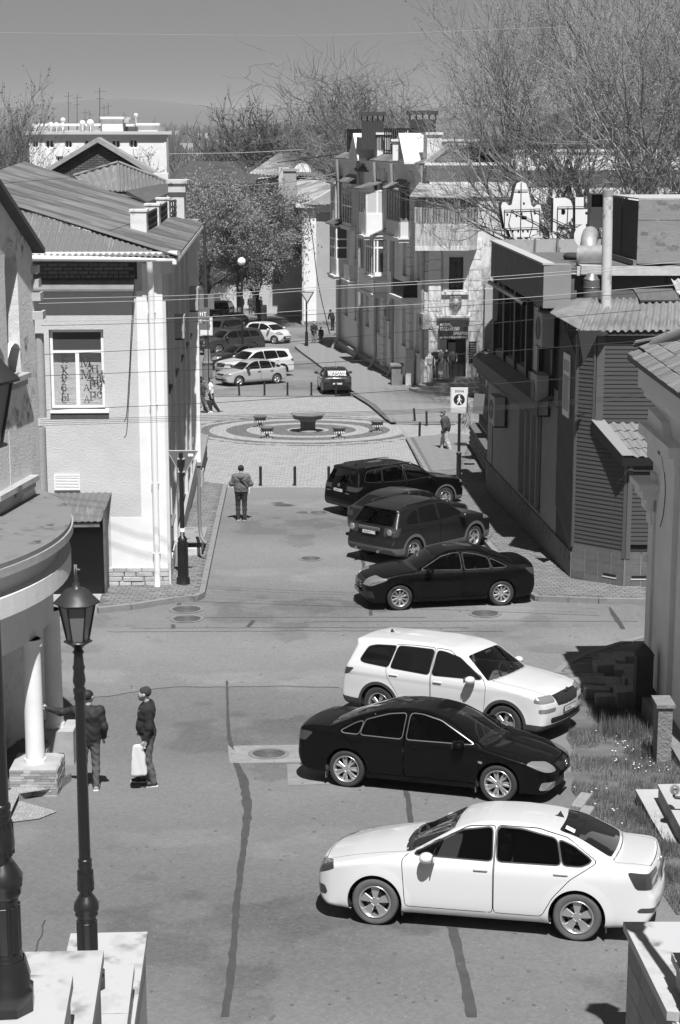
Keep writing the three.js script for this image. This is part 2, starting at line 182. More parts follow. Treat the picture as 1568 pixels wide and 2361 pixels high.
const mats = {
  asphalt: M(1, .93, { map: T.asphalt, bumpMap: T.speck, bumpScale: .003 }), asphaltOld: M(.86, .93, { map: T.asphalt, bumpMap: T.speck, bumpScale: .004 }),
  cobble: [.32, .35, .37, .34].map((v) => M(v, .85, { map: T.stone, bumpMap: T.rough, bumpScale: .003 })),
  cobbleDark: [.12, .135, .145].map((v) => M(v, .85, { map: T.stone })),
  paver: [.19, .215, .175].map((v) => M(v, .85, { map: T.stone, bumpMap: T.rough, bumpScale: .003 })),
  joint: M(.15, .95, { map: T.soil }), kerb: M(.24, .9, { map: T.stone, bumpMap: T.rough, bumpScale: .004 }),
  concrete: M(.27, .9, { map: T.stone, bumpMap: T.rough, bumpScale: .004 }),
  tar: M(.065, .8, { map: T.stone }),
  facade: M(.56, .92, { map: T.plaster, bumpMap: T.worm, bumpScale: .003 }), facadeSide: M(.62, .92, { map: T.plaster, bumpMap: T.rough, bumpScale: .004 }), cream: M(.5, .92, { map: T.plaster, bumpMap: T.rough, bumpScale: .003 }),
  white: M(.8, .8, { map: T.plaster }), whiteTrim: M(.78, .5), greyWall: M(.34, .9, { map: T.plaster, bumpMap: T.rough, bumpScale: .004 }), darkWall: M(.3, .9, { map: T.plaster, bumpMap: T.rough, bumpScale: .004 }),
  marble: M(.43, .6, { map: T.stain }), moss: M(.05, .9),
  iron: MP(.012, .35, { clearcoat: .4, clearcoatRoughness: .3 }), ironDark: M(.02, .5), black: M(.008, .7), rubber: M(.035, .85, { map: T.soil }),
  steel: M(.35, .35, { metalness: .6 }), alu: M(.5, .32, { metalness: .75 }), galv: M(.42, .5, { metalness: .3, map: T.stone }), rust: M(.2, .8, { map: T.stone }),
  roofPeel: M(.19, .75, { map: T.peel, bumpMap: T.rough, bumpScale: .003 }), roofV: M(.19, .75, { map: T.peelV }), roofDark: M(.09, .8, { map: T.stone }), roofLight: M(.42, .8, { map: T.peelV }), slate: M(.36, .85, { map: T.soil }),
  wood: M(.3, .85, { map: T.wood, bumpMap: T.wood, bumpScale: .004 }), woodDark: M(.07, .85, { map: T.plank }), plank: M(.16, .8, { map: T.plank }), plankGrey: M(.3, .85, { map: T.plank }),
  siding: M(.08, .42, { map: T.plankH }), sidingTrim: M(.1, .45), tile: [.15, .165, .14].map((v) => M(v, .45, { map: T.stone })), brick: [.085, .1, .12].map((v) => M(v, .9, { map: T.stone })), mortar: M(.05, .95),
  stone: [.62, .68, .56].map((v) => M(v, .9, { map: T.stone, bumpMap: T.rough, bumpScale: .01 })), rubble: [.21, .22, .2].map((v) => M(v, .9, { map: T.stone, bumpMap: T.rough, bumpScale: .02 })),
  glass: MP(.02, .04, { specularIntensity: .9 }), glassGrey: MP(.07, .05), pane: MP(.97, .02, { transmission: 1, thickness: 0 }), opal: MP(.22, .35, { transmission: .25, thickness: 0 }), opalWhite: M(.85, .3),
  blind: M(.68, .85, { map: T.plankH }), cloth: M(.02, .9), bark: M(.11, .95, { map: T.bark, bumpMap: T.bark, bumpScale: .01 }), barkLight: M(.26, .95, { map: T.bark, bumpMap: T.bark, bumpScale: .01 }),
  grass: [.07, .1, .14].map((v) => M(v, .8)), soil: M(.13, .97, { map: T.soil, bumpMap: T.soil, bumpScale: .03 }),
  mosaic: M(.4, .8, { map: T.mosaic }), wire: M(.03, .6), wireLight: M(.4, .6), acCase: M(.36, .55), acDark: M(.1, .6),
};
// ---------- cars ----------
function curve(pts) { const N = 400, a = pts[0][0], b = pts[pts.length - 1][0], L = new Float32Array(N + 1); for (let i = 0; i <= N; i++) { const x = lerp(a, b, i / N); let k = 0; while (k < pts.length - 2 && x > pts[k + 1][0]) k++; const p0 = pts[Math.max(0, k - 1)], p1 = pts[k], p2 = pts[k + 1], p3 = pts[Math.min(pts.length - 1, k + 2)], h = p2[0] - p1[0], t = (x - p1[0]) / h, m = (q, r, s) => { const e1 = (r[1] - q[1]) / (r[0] - q[0] || 1), e2 = (s[1] - r[1]) / (s[0] - r[0] || 1); return q === r || r === s ? (q === r ? e2 : e1) : e1 * e2 <= 0 ? 0 : 2 * e1 * e2 / (e1 + e2); }, m1 = m(p0, p1, p2), m2 = m(p1, p2, p3);
    L[i] = (1 + 2 * t) * (1 - t) ** 2 * p1[1] + t * (1 - t) ** 2 * h * m1 + t * t * (3 - 2 * t) * p2[1] + t * t * (t - 1) * h * m2; }
  return (x) => { const t = cl((x - a) / (b - a)) * N, i = Math.min(N - 1, Math.floor(t)); return lerp(L[i], L[i + 1], t - i); }; }
function fillet(P, r) { const o = []; P.forEach((p, i) => { const a = P[(i + P.length - 1) % P.length], b = P[(i + 1) % P.length], la = Math.hypot(a[0] - p[0], a[1] - p[1]), lb = Math.hypot(b[0] - p[0], b[1] - p[1]), q = Math.min(r, la * .45, lb * .45), A = [lerp(p[0], a[0], q / la), lerp(p[1], a[1], q / la)], B = [lerp(p[0], b[0], q / lb), lerp(p[1], b[1], q / lb)]; o.push(A, [p[0] * .5 + (A[0] + B[0]) * .25, p[1] * .5 + (A[1] + B[1]) * .25], B); }); return o; }
const plateTex = {};
function plateMat(s) { return plateTex[s] ??= M(1, .5, { map: textTex(256, 56, (x, w, h) => { x.fillStyle = '#e4e4e4'; x.fillRect(0, 0, w, h); x.strokeStyle = '#111'; x.lineWidth = 4; x.strokeRect(4, 4, w - 8, h - 8); x.fillStyle = '#111'; x.font = 'bold 44px sans-serif'; x.textBaseline = 'middle'; x.textAlign = 'center'; const [a, b] = s.split('|'); x.fillText(a, 98, h / 2 + 2); x.fillRect(192, 4, 3, h - 8); x.font = 'bold 34px sans-serif'; x.fillText(b ?? '', 223, h / 2 - 4); }) }); }
const wheelCache = {};
function wheelGeo(R, rim, st, wd = .2) { return wheelCache[[R, rim, st.n, st.w0, st.w1, st.pair]] ??= (() => {
  const rot = (q) => q.rotateX(Math.PI / 2), h = wd / 2;
  const ty = rot(lathe([[rim - .005, -h * .75], [rim + .02, -h * .95], [R - .035, -h], [R - .012, -h * .9], [R, -h * .6], [R, h * .6], [R - .012, h * .9], [R - .035, h], [rim + .02, h * .95], [rim - .005, h * .75]], 44));
  const L = [rot(lathe([[rim, h * .86], [rim + .006, h * .98], [rim - .012, h * .98], [rim - .022, h * .72], [rim - .04, -h * .4], [rim - .05, -h * .7]], 44)), rot(lathe([[0, h * .74], [.045, h * .74], [.062, h * .66], [.065, h * .2]], 20))];
  for (let k = 0; k < st.n; k++) for (const o of st.pair ? [-st.pair, st.pair] : [0]) { const a = k / st.n * 6.2832 + o + (st.rot ?? 0), q = shapeGeo([[.045, -st.w0], [rim - .012, -st.w1], [rim - .012, st.w1], [.045, st.w0]], .03, [], .004); q.rotateY(.12); q.translate(0, 0, h * .5); L.push(q.rotateZ(a)); }
  for (let k = 0; k < 5; k++) L.push(new THREE.SphereGeometry(.011, 6, 5).translate(Math.cos(k * 1.2566 + .6) * .055, Math.sin(k * 1.2566 + .6) * .055, h * .74));
  const dk = [new THREE.CircleGeometry(rim - .04, 30).translate(0, 0, -h * .3)], br = [rot(new THREE.CylinderGeometry(.135, .135, .02, 24)).translate(0, 0, -h * .1), new THREE.BoxGeometry(.07, .13, .05).translate(.11, .02, 0)];
  return [merge(ty), merge(L), merge(dk), merge(br)]; })(); }
const paint = (v) => MP(v, v > .5 ? .3 : .22, { clearcoat: 1, clearcoatRoughness: .04, map: null });
const CM = { black: MP(.003, .4, { clearcoat: .4, clearcoatRoughness: .03, specularIntensity: .1 }), white: MP(.58, .35, { clearcoat: .8, clearcoatRoughness: .05 }), silver: MP(.36, .35, { clearcoat: 1, clearcoatRoughness: .05 }), dark: MP(.012, .3, { clearcoat: 1, clearcoatRoughness: .05 }), dusty: MP(.011, .42, { clearcoat: .35, clearcoatRoughness: .2, map: T.stone }), grey: MP(.03, .3, { clearcoat: 1, clearcoatRoughness: .05 }),
  tint: MP(.007, .03, { specularIntensity: .6 }), screen: MP(.55, .02, { transmission: 1, thickness: 0 }), smoke: MP(.17, .02, { transmission: 1, thickness: 0 }), trim: M(.015, .5), clad: M(.035, .75), cladGrey: M(.09, .75), chrome: M(.55, .28, { metalness: 1 }), lamp: MP(.42, .12, { metalness: .6, clearcoat: 1 }), lampDark: MP(.05, .1, { metalness: .3, clearcoat: 1 }), tail: MP(.045, .08, { clearcoat: 1 }), seat: M(.035, .8), disc: M(.12, .4, { metalness: .6 }), dust: M(.1, .9, { map: T.soil }), under: M(.012, .95) };
function car(s) { // s: measured silhouettes; x forward, y up, z to the car's right, origin on the ground between the axles
  const S = fillet(s.side, s.r ?? .07), Gp = fillet(s.green, s.rg ?? .1), w = curve(s.w), wg = curve(s.wg), wp = curve(s.plan), wgp = s.gplan ? curve(s.gplan) : null, bf = s.bowF ?? .16, br = s.bowR ?? .12, R = s.R, arch = s.arch ?? R + .055, ax = [s.xf, s.xr];
  const xs = (x, z) => x + z * z * (bf * cl(x / 1.1) - br * cl(-x / 1.1)), rho = (x, y) => Math.min(Math.hypot(x - ax[0], y - R), Math.hypot(x - ax[1], y - R));
  const f = (x, y, z) => { const a = Math.abs(z), X = xs(x, z); const ds = sdPoly(S, X, y + .035 * z * z); const fl = .022 * Math.max(0, 1 - Math.abs(rho(x, y) - arch) / .12); let lo = smax(ds, smax(a - w(y) - fl, a - wp(x), .045), .055); const ws = wg(y); let up = smax(sdPoly(Gp, X, y + .05 * z * z), wgp ? smax(a - ws, a - wgp(x), .05) : a - ws, .075); return smin(lo, up, .035); };
  const c = s.cell ?? .04; let body = march(f, [s.x0 - .08, .12, -s.hw - .06], [s.x1 + .08, s.top + .06, s.hw + .06], c);
  let I; const t = s.root, P = (nm, so, mat, off = 0, parent = t) => so.p.length ? part(nm, soupGeo(so, off), mat, parent, { world: false }) : null, both = (nm, so, mat, off, fn) => { const [l, r] = split(so, (x, y, z) => z); for (const q of [l, r]) { const m = P(nm, q, mat, off); if (m && fn) fn(m, q === r ? 1 : -1); } };
  [, body] = split(body, (x, y, z) => Math.max(rho(x, y) - arch, s.hw * .62 - Math.abs(z)));
  const side = (poly) => (x, y, z, nx, ny, nz) => Math.max(sdPoly(poly, x, y), .3 - Math.abs(nz));
  const trims = { p: [], n: [] };
  for (const pl of s.win) { const q = fillet(pl, .05); let ring; [ring, body] = split(body, (x, y, z, nx, ny, nz) => Math.max(sdPoly(q, x, y) - (s.trimW ?? .016), .3 - Math.abs(nz))); [I, ring] = split(ring, (x, y, z) => sdPoly(q, x, y)); both('window', I, s.glass ?? CM.tint, -.006); trims.p.push(...ring.p); trims.n.push(...ring.n); }
  if (trims.p.length) P('window_trim', trims, s.trim ?? CM.trim, .003);
  if (s.ws) { const [xb, wb, xt, wt] = s.ws, q = fillet([[xb, wb], [xt, wt], [xt, -wt], [xb, -wb]], .06); [I, body] = split(body, (x, y, z, nx) => Math.max(sdPoly(q, xs(x, z), z), .14 - nx, s.wsY - y)); P('windscreen', I, s.wsGlass ?? CM.screen, -.003); }
  if (s.rw) { const q = fillet(s.rw.p, .06); [I, body] = split(body, (x, y, z, nx) => Math.max(s.rw.up ? sdPoly(q, y, z) : sdPoly(q, xs(x, z), z), nx + .1, s.rw.y - y)); P('rear_window', I, s.rwGlass ?? CM.tint, -.004); }
  for (const [nm, pl, z0, mat] of s.lamps ?? []) { const q = fillet(pl, .03); [I, body] = split(body, (x, y, z) => Math.max(sdPoly(q, x, y), z0 - Math.abs(z))); both(nm, I, mat, .004); }
  for (const [nm, pl, dir, mat, off] of s.front ?? []) { const q = fillet(pl, .03); [I, body] = split(body, (x, y, z, nx) => Math.max(sdPoly(q, Math.abs(z), y), .25 - nx * dir, (dir > 0 ? 1 : -1) * (dir > 0 ? s.x1 - .75 - x : s.x0 + .75 - x))); P(nm, I, mat, off ?? 0); }
  if (s.clad) { const cf = curve(s.clad); [I, body] = split(body, (x, y, z) => Math.min(y - cf(x), rho(x, y) - arch - (s.cladArch ?? .065))); P('cladding', I, s.cladMat ?? CM.clad, .004); }
  for (const [nm, pl] of s.doors ?? []) { const q = fillet(pl, .05); let r; [r, body] = split(body, (x, y, z, nx, ny, nz) => Math.max(sdPoly(q, x, y) - .005, .25 - Math.abs(nz))); [I] = split(r, (x, y, z) => sdPoly(q, x, y) + .005); both(nm, I, s.paint, 0, (m, sg) => { const h = s.handles?.[(s.dn = (s.dn ?? -1) + 1) >> 1]; if (h) { const zz = w(h[1]) + .012; part('handle', rbox(.19, .032, .03, .012).translate(h[0], h[1], sg * zz), s.handleMat ?? s.paint, m, { world: false }); } }); }
  for (const [nm, pl, dir] of s.lines ?? []) { const q = fillet(pl, .05); let r; [r, body] = split(body, (x, y, z, nx, ny) => Math.max(sdPoly(q, xs(x, z), z) - .005, .35 - ny)); [I] = split(r, (x, y, z) => sdPoly(q, xs(x, z), z) + .005); P(nm, I, s.paint); }
  P('body', body, s.paint);
  const well = [], hw = s.hw; for (const x of ax) for (const sg of [-1, 1]) { well.push(new THREE.CylinderGeometry(arch + .004, arch + .004, hw * .36, 28, 1, true).rotateX(Math.PI / 2).translate(x, R, sg * hw * .8), new THREE.CircleGeometry(arch, 24).translate(x, R, sg * hw * .62)); }
  const inner = split(split(soupFrom(merge(well)), (x, y, z) => .2 - y)[0], (x, y, z) => f(x, y, z) - .005)[0]; for (const q of split(inner, (x, y, z) => z)) for (const r of split(q, (x) => x)) P('wheel_arch', r, CM.under);
  const [ty, rm, dk, bk] = wheelGeo(R, s.rim, s.spokes, s.tw ?? .21); for (const x of ax) for (const sg of [-1, 1]) { const wl = new THREE.Group(); wl.name = 'wheel'; wl.position.set(x, R, sg * (s.track ?? (hw - .13))); if (sg < 0) wl.rotation.y = Math.PI; if (x === s.xf && s.steer) wl.rotation.y += s.steer; t.add(wl); share('tyre', ty, s.tyreMat ?? mats.rubber, wl, new THREE.Vector3()); share('rim', rm, s.rimMat ?? mats.alu, wl, new THREE.Vector3()); share('hub_disc', dk, CM.under, wl, new THREE.Vector3()); share('brake', bk, CM.disc, wl, new THREE.Vector3()); }
  if (s.mirror) for (const sg of [-1, 1]) { const [mx, my] = s.mirror, q = new THREE.SphereGeometry(1, 14, 10).scale(.1, .075, .12); q.translate(mx, my, sg * (s.hw + .1)); const m = part('mirror', [q, new THREE.BoxGeometry(.05, .03, .12).translate(mx + .02, my - .05, sg * (s.hw))], s.mirrorMat ?? s.paint, t, { world: false }); part('mirror_glass', rbox(.012, .1, .17, .005).translate(mx - .095, my, sg * (s.hw + .1)), CM.lampDark, m, { world: false }); }
  const plate = (x, y, txt, dir, tilt = 0, z = 0) => { const q = new THREE.BoxGeometry(.012, .112, .52), u = q.attributes.uv.array; for (const k of [dir > 0 ? 0 : 1]) { /* printed face */ } q.rotateZ(tilt).translate(x, y, z); const pm = part('number_plate_frame', q, CM.trim, t, { world: false }); const pl = new THREE.PlaneGeometry(.5, .1).rotateY(dir * Math.PI / 2).rotateZ(tilt).translate(x + dir * .0085, y, z); part('number_plate', pl, plateMat(txt), pm, { world: false, keepUV: true }); };
  if (s.pf) plate(s.pf[0], s.pf[1], s.pf[2], 1, s.pf[3] ?? 0); if (s.pr) plate(s.pr[0], s.pr[1], s.pr[2], -1, s.pr[3] ?? 0);
  for (const [nm, geo, mat] of s.extra ?? []) for (const q of [geo].flat()) part(nm, q, mat, t, { world: false });
  if (s.inside !== false) { const L = [], fx = s.seatX ?? .1; for (const sx of [fx, fx - .85]) for (const sz of [-.36, .36]) { L.push(rbox(.5, .14, .5, .05).translate(sx, .52, sz), rbox(.13, .6, .48, .05).rotateZ(.25).translate(sx - .28, .82, sz), rbox(.1, .17, .26, .04).rotateZ(.2).translate(sx - .37, 1.2, sz)); } part('seats', L, CM.seat, t, { world: false }); part('dashboard', [rbox(.45, .2, 1.3, .06).translate(fx + .95, s.belt - .13, 0), new THREE.TorusGeometry(.18, .018, 6, 20).rotateY(Math.PI / 2).rotateZ(.4).translate(fx + .6, s.belt - .05, -.36), rbox(.03, .05, .2, .01).translate(fx + .42, s.top - .17, 0)], CM.seat, t, { world: false }); part('cabin_floor', box(s.xr + .2, s.xf - .1, .3, .34, -.6, .6), CM.under, t, { world: false }); }
  return t; }
function soupFrom(q) { return { p: Array.from(q.attributes.position.array), n: Array.from(q.attributes.normal.array) }; }
// stand a car on the ground: near-side rear and front tyre contacts in the photograph; nearSign is the side (z of the car) that faces us
function stand(t, rear, front, s, near) { const a = G(...rear), b = G(...front), A = V(...a), B = V(...b), mid = A.clone().add(B).multiplyScalar(.5), fwd = B.clone().sub(A).normalize(), d = -mid.z, sl = (g(d + .5) - g(d - .5)), n = new THREE.Vector3(0, 1, sl).normalize(); n.addScaledVector(fwd, -n.dot(fwd)).normalize(); const side = fwd.clone().cross(n);
  const off = (s.xf + s.xr) / 2, c = mid.addScaledVector(side, -near * (s.track ?? s.hw - .13)).addScaledVector(fwd, -off); t.position.copy(c); t.quaternion.setFromRotationMatrix(new THREE.Matrix4().makeBasis(fwd, n, side)); return A.distanceTo(B); }
const SPEC = {};
SPEC.liftback = { xf: 1.343, xr: -1.343, R: .317, rim: .215, x0: -2.41, x1: 2.24, hw: .905, top: 1.46, belt: .96, cell: .034,
  side: [[2.22, .32], [2.24, .5], [2.225, .68], [2.15, .775], [1.75, .885], [1.35, .965], [1.0, 1.02], [.3, .99], [-1.4, .99], [-1.75, 1.06], [-2.2, 1.03], [-2.32, 1.005], [-2.36, .9], [-2.36, .72], [-2.41, .64], [-2.41, .46], [-2.3, .28], [-1.8, .2], [1.8, .19], [2.14, .23]],
  green: [[1.12, .9], [1.0, 1.0], [.28, 1.36], [-.05, 1.44], [-.5, 1.455], [-.95, 1.42], [-1.35, 1.33], [-1.82, 1.1], [-1.95, .95], [-1.7, .85], [.9, .85]],
  w: [[.15, .74], [.22, .84], [.34, .885], [.5, .9], [.68, .905], [.8, .9], [.92, .865], [1.0, .82], [1.1, .76]], wg: [[.8, .87], [.95, .845], [1.1, .775], [1.25, .7], [1.36, .635], [1.46, .55]],
  plan: [[-2.45, .54], [-2.39, .75], [-2.2, .85], [-1.8, .895], [-1, .91], [1, .91], [1.6, .89], [1.95, .82], [2.12, .72], [2.22, .58], [2.3, .4]],
  win: [[[.83, 1.0], [.2, 1.315], [-.2, 1.375], [-.22, .985]], [[-.29, .985], [-.27, 1.378], [-.6, 1.37], [-1.05, 1.29], [-1.12, .99]], [[-1.15, .99], [-1.08, 1.283], [-1.27, 1.22], [-1.53, 1.06], [-1.4, .99]]],
  ws: [1.02, .74, .33, .57], wsY: .97, rw: { p: [[-1.1, .55], [-1.8, .66], [-1.8, -.66], [-1.1, -.55]], y: .98 },
  doors: [['door', [[.98, .94], [.93, .3], [-.24, .3], [-.245, 1.4], [.12, 1.37], [.86, 1.02]]], ['door', [[-.26, 1.4], [-.25, .3], [-.88, .3], [-1.02, .56], [-1.25, .82], [-1.6, 1.05], [-1.2, 1.31], [-.8, 1.395]]]],
  handles: [[-.08, .87], [-1.13, .885]], lines: [['bonnet', [[.98, .72], [2.12, .58], [2.12, -.58], [.98, -.72]]], ['boot_lid', [[-1.84, .7], [-2.3, .62], [-2.3, -.62], [-1.84, -.7]]]],
  lamps: [['headlight', [[1.9, .73], [2.2, .6], [2.3, .58], [2.3, .7], [2.14, .76], [1.93, .8]], .4, CM.lampDark], ['tail_light', [[-1.98, .96], [-2.45, .94], [-2.45, .74], [-2.1, .74]], .42, CM.tail], ['fog_lamp', [[2.0, .36], [2.3, .34], [2.3, .46], [2.05, .48]], .5, CM.lampDark], ['reflector', [[-2.1, .44], [-2.5, .44], [-2.5, .5], [-2.15, .5]], .45, CM.tail]],
  front: [['grille', [[0, .52], [.38, .55], [.46, .68], [0, .66]], 1, CM.trim], ['air_intake', [[0, .28], [.5, .28], [.55, .38], [0, .38]], 1, CM.trim]],
  mirror: [.62, 1.01], glass: CM.smoke, spokes: { n: 5, w0: .022, w1: .066, rot: .3 }, pf: [2.245, .46, 'Н215КО|82'], pr: [-2.385, .8, 'А315КР|82', -.06], seatX: .0 };
SPEC.sedan = { ...SPEC.liftback, xf: 1.363, xr: -1.363, R: .326, rim: .232, x0: -2.4, x1: 2.33, hw: .9, top: 1.43, belt: .93,
  side: [[2.3, .3], [2.325, .46], [2.3, .58], [2.2, .66], [1.9, .77], [1.5, .87], [1.1, .955], [.4, .96], [-1.3, .97], [-1.85, 1.06], [-2.15, 1.055], [-2.32, 1.02], [-2.36, .9], [-2.38, .65], [-2.4, .5], [-2.3, .28], [-1.9, .2], [1.9, .18], [2.22, .2]],
  green: [[1.3, .86], [1.15, .96], [.4, 1.33], [.05, 1.41], [-.35, 1.43], [-.8, 1.39], [-1.3, 1.25], [-1.75, 1.07], [-1.95, .97], [-1.7, .85], [1.0, .83]],
  w: [[.15, .72], [.22, .83], [.34, .875], [.5, .895], [.68, .9], [.8, .885], [.92, .85], [1.0, .8], [1.1, .74]], wg: [[.8, .86], [.95, .82], [1.1, .745], [1.25, .665], [1.36, .59], [1.44, .5]],
  plan: [[-2.45, .5], [-2.36, .68], [-2.2, .79], [-1.8, .87], [-1, .9], [1, .9], [1.6, .89], [1.95, .83], [2.15, .74], [2.27, .6], [2.36, .42]],
  win: [[[.93, .96], [.3, 1.275], [-.05, 1.345], [-.26, 1.35], [-.28, .945]], [[-.36, .945], [-.34, 1.345], [-.65, 1.31], [-1.06, 1.19], [-1.12, .955]], [[-1.15, .957], [-1.09, 1.18], [-1.25, 1.12], [-1.48, .985], [-1.42, .965]]], trim: CM.chrome, trimW: .013,
  ws: [1.2, .73, .42, .55], wsY: .93, rw: { p: [[-1.0, .5], [-1.78, .62], [-1.78, -.62], [-1.0, -.5]], y: .99 },
  doors: [['door', [[1.08, .9], [1.0, .3], [-.3, .3], [-.315, 1.38], [.1, 1.36], [.95, .98]]], ['door', [[-.33, 1.38], [-.31, .3], [-.92, .3], [-1.05, .56], [-1.28, .8], [-1.55, 1.0], [-1.2, 1.2], [-.75, 1.34]]]],
  handles: [[-.1, .83], [-1.17, .85]], handleMat: CM.black, lines: [['bonnet', [[1.12, .72], [2.2, .52], [2.2, -.52], [1.12, -.72]]], ['boot_lid', [[-1.8, .66], [-2.34, .6], [-2.34, -.6], [-1.8, -.66]]]],
  lamps: [['headlight', [[1.84, .7], [2.14, .57], [2.4, .52], [2.34, .6], [2.06, .69], [1.88, .73]], .46, CM.lamp], ['tail_light', [[-1.98, .93], [-2.45, .96], [-2.45, .78], [-2.15, .76]], .44, CM.tail], ['fog_lamp', [[2.05, .26], [2.4, .26], [2.4, .38], [2.1, .4]], .52, CM.lamp], ['side_repeater', [[1.02, .66], [1.12, .66], [1.1, .7], [1.0, .7]], .5, CM.lamp]],
  front: [['grille', [[0, .46], [.25, .5], [.36, .62], [.2, .64], [0, .6]], 1, CM.trim], ['air_intake', [[0, .24], [.45, .24], [.5, .36], [0, .38]], 1, CM.trim]],
  mirror: [.72, .98], mirrorMat: CM.black, spokes: { n: 7, w0: .012, w1: .017, pair: .15 }, pf: [2.35, .42, 'К595ВО|82'], pr: [-2.4, .84, 'К595ВО|82'], clad: null, seatX: .1 };
SPEC.sedan2 = { ...SPEC.sedan, xf: 1.343, xr: -1.343, x0: -2.33, x1: 2.26, top: 1.47, hw: .9, belt: .97, R: .33, rim: .225,
  side: [[2.24, .32], [2.26, .5], [2.24, .68], [2.12, .8], [1.7, .92], [1.3, .99], [.95, 1.02], [.4, .98], [-1.3, 1.0], [-1.8, 1.1], [-2.1, 1.1], [-2.26, 1.06], [-2.3, .9], [-2.32, .65], [-2.33, .5], [-2.25, .28], [-1.8, .2], [1.8, .18], [2.15, .22]],
  green: [[1.12, .9], [1.0, 1.0], [.32, 1.36], [0, 1.45], [-.4, 1.47], [-.85, 1.43], [-1.3, 1.3], [-1.75, 1.11], [-1.95, 1.0], [-1.7, .85], [1.0, .83]],
  win: [[[.78, 1.02], [.22, 1.315], [-.05, 1.375], [-.27, 1.385], [-.29, .99]], [[-.37, .99], [-.35, 1.382], [-.65, 1.35], [-1.0, 1.25], [-1.06, 1.0]], [[-1.1, 1.0], [-1.04, 1.235], [-1.22, 1.16], [-1.5, 1.02], [-1.42, 1.01]]], glass: CM.smoke, trim: CM.cladGrey, trimW: .009,
  doors: [['door', [[.95, .94], [.9, .3], [-.32, .3], [-.335, 1.42], [.1, 1.39], [.82, 1.03]]], ['door', [[-.35, 1.42], [-.33, .3], [-.9, .3], [-1.05, .58], [-1.25, .82], [-1.55, 1.04], [-1.2, 1.24], [-.75, 1.38]]]],
  ws: [1.0, .73, .36, .56], wsY: .97, handles: [[-.12, .86], [-1.13, .88]], lamps: [['headlight', [[1.6, .83], [2.05, .66], [2.35, .62], [2.3, .78], [1.95, .86]], .42, CM.lamp], ['tail_light', [[-1.95, .98], [-2.45, .98], [-2.45, .78], [-2.15, .8]], .44, CM.tail], ['fog_lamp', [[1.98, .34], [2.4, .34], [2.4, .5], [2.05, .52]], .5, CM.trim]],
  front: [['grille', [[0, .5], [.38, .52], [.42, .76], [0, .78]], 1, CM.trim], ['air_intake', [[0, .26], [.5, .26], [.5, .36], [0, .38]], 1, CM.trim]], mirror: [.6, 1.02], spokes: { n: 5, w0: .014, w1: .024, pair: .3 }, pf: [2.29, .44, 'А752СЕ|82'], pr: [-2.34, .82, 'А752СЕ|82'], seatX: .0 };
SPEC.suv = { glass: CM.tint, xf: 1.396, xr: -1.396, R: .354, rim: .228, x0: -2.36, x1: 2.33, hw: .94, top: 1.66, belt: 1.08, cell: .036, arch: .405,
  side: [[2.3, .36], [2.33, .56], [2.32, .8], [2.24, .93], [1.95, 1.01], [1.5, 1.08], [1.1, 1.13], [.4, 1.1], [-1.6, 1.12], [-2.22, 1.14], [-2.28, 1.0], [-2.33, .72], [-2.36, .5], [-2.28, .32], [-1.9, .26], [1.9, .26], [2.2, .28]],
  green: [[1.2, 1.0], [1.06, 1.14], [.46, 1.54], [.15, 1.625], [-.4, 1.66], [-1.3, 1.655], [-2.02, 1.61], [-2.12, 1.58], [-2.06, 1.5], [-2.24, 1.1], [-2.2, .95], [1.0, .95]],
  w: [[.2, .78], [.3, .89], [.45, .92], [.6, .925], [.82, .94], [.95, .935], [1.05, .905], [1.15, .86], [1.25, .8]], wg: [[.95, .92], [1.1, .89], [1.25, .825], [1.4, .76], [1.52, .7], [1.66, .6]],
  plan: [[-2.42, .6], [-2.35, .82], [-2.2, .9], [-1.8, .93], [-1, .94], [1, .94], [1.7, .93], [2.08, .88], [2.24, .8], [2.33, .66], [2.42, .44]], bowR: .1,
  win: [[[.9, 1.14], [.34, 1.47], [0, 1.535], [-.17, 1.545], [-.19, 1.1]], [[-.27, 1.1], [-.25, 1.548], [-.75, 1.545], [-1.05, 1.535], [-1.14, 1.13]], [[-1.2, 1.135], [-1.1, 1.532], [-1.55, 1.505], [-1.72, 1.46], [-1.86, 1.2], [-1.76, 1.165]]],
  ws: [1.1, .8, .48, .63], wsY: 1.08, rw: { p: [[1.12, .72], [1.5, .62], [1.5, -.62], [1.12, -.72]], y: 1.1, up: true },
  doors: [['door', [[1.0, 1.02], [.95, .4], [-.2, .4], [-.215, 1.59], [.1, 1.58], [.92, 1.13]]], ['door', [[-.235, 1.59], [-.22, .4], [-.86, .4], [-1.0, .68], [-1.2, .95], [-1.24, 1.12], [-1.12, 1.56], [-.7, 1.59]]]],
  handles: [[-.05, .98], [-1.05, 1.0]], lines: [['bonnet', [[1.12, .74], [2.22, .6], [2.22, -.6], [1.12, -.74]]]],
  lamps: [['headlight', [[2.0, .83], [2.42, .79], [2.42, .9], [2.15, .93], [2.02, .93]], .5, CM.lamp], ['tail_light', [[-1.95, 1.04], [-2.45, 1.02], [-2.45, .86], [-2.1, .9]], .42, CM.tail], ['fog_lamp', [[2.1, .63], [2.4, .63], [2.4, .7], [2.1, .71]], .5, CM.lamp]],
  front: [['grille', [[0, .7], [.42, .72], [.5, .92], [0, .94]], 1, CM.trim], ['air_intake', [[0, .4], [.62, .4], [.66, .52], [0, .5]], 1, CM.trim]],
  clad: [[-2.5, .46], [-1.9, .42], [-1, .4], [1, .4], [1.9, .4], [2.4, .38]], cladArch: .06, mirror: [.72, 1.14], spokes: { n: 5, w0: .02, w1: .05 }, pf: [2.345, .62, 'Н396НТ|82'], pr: [-2.31, .86, 'Е440КХ|82', -.08], seatX: .15 };
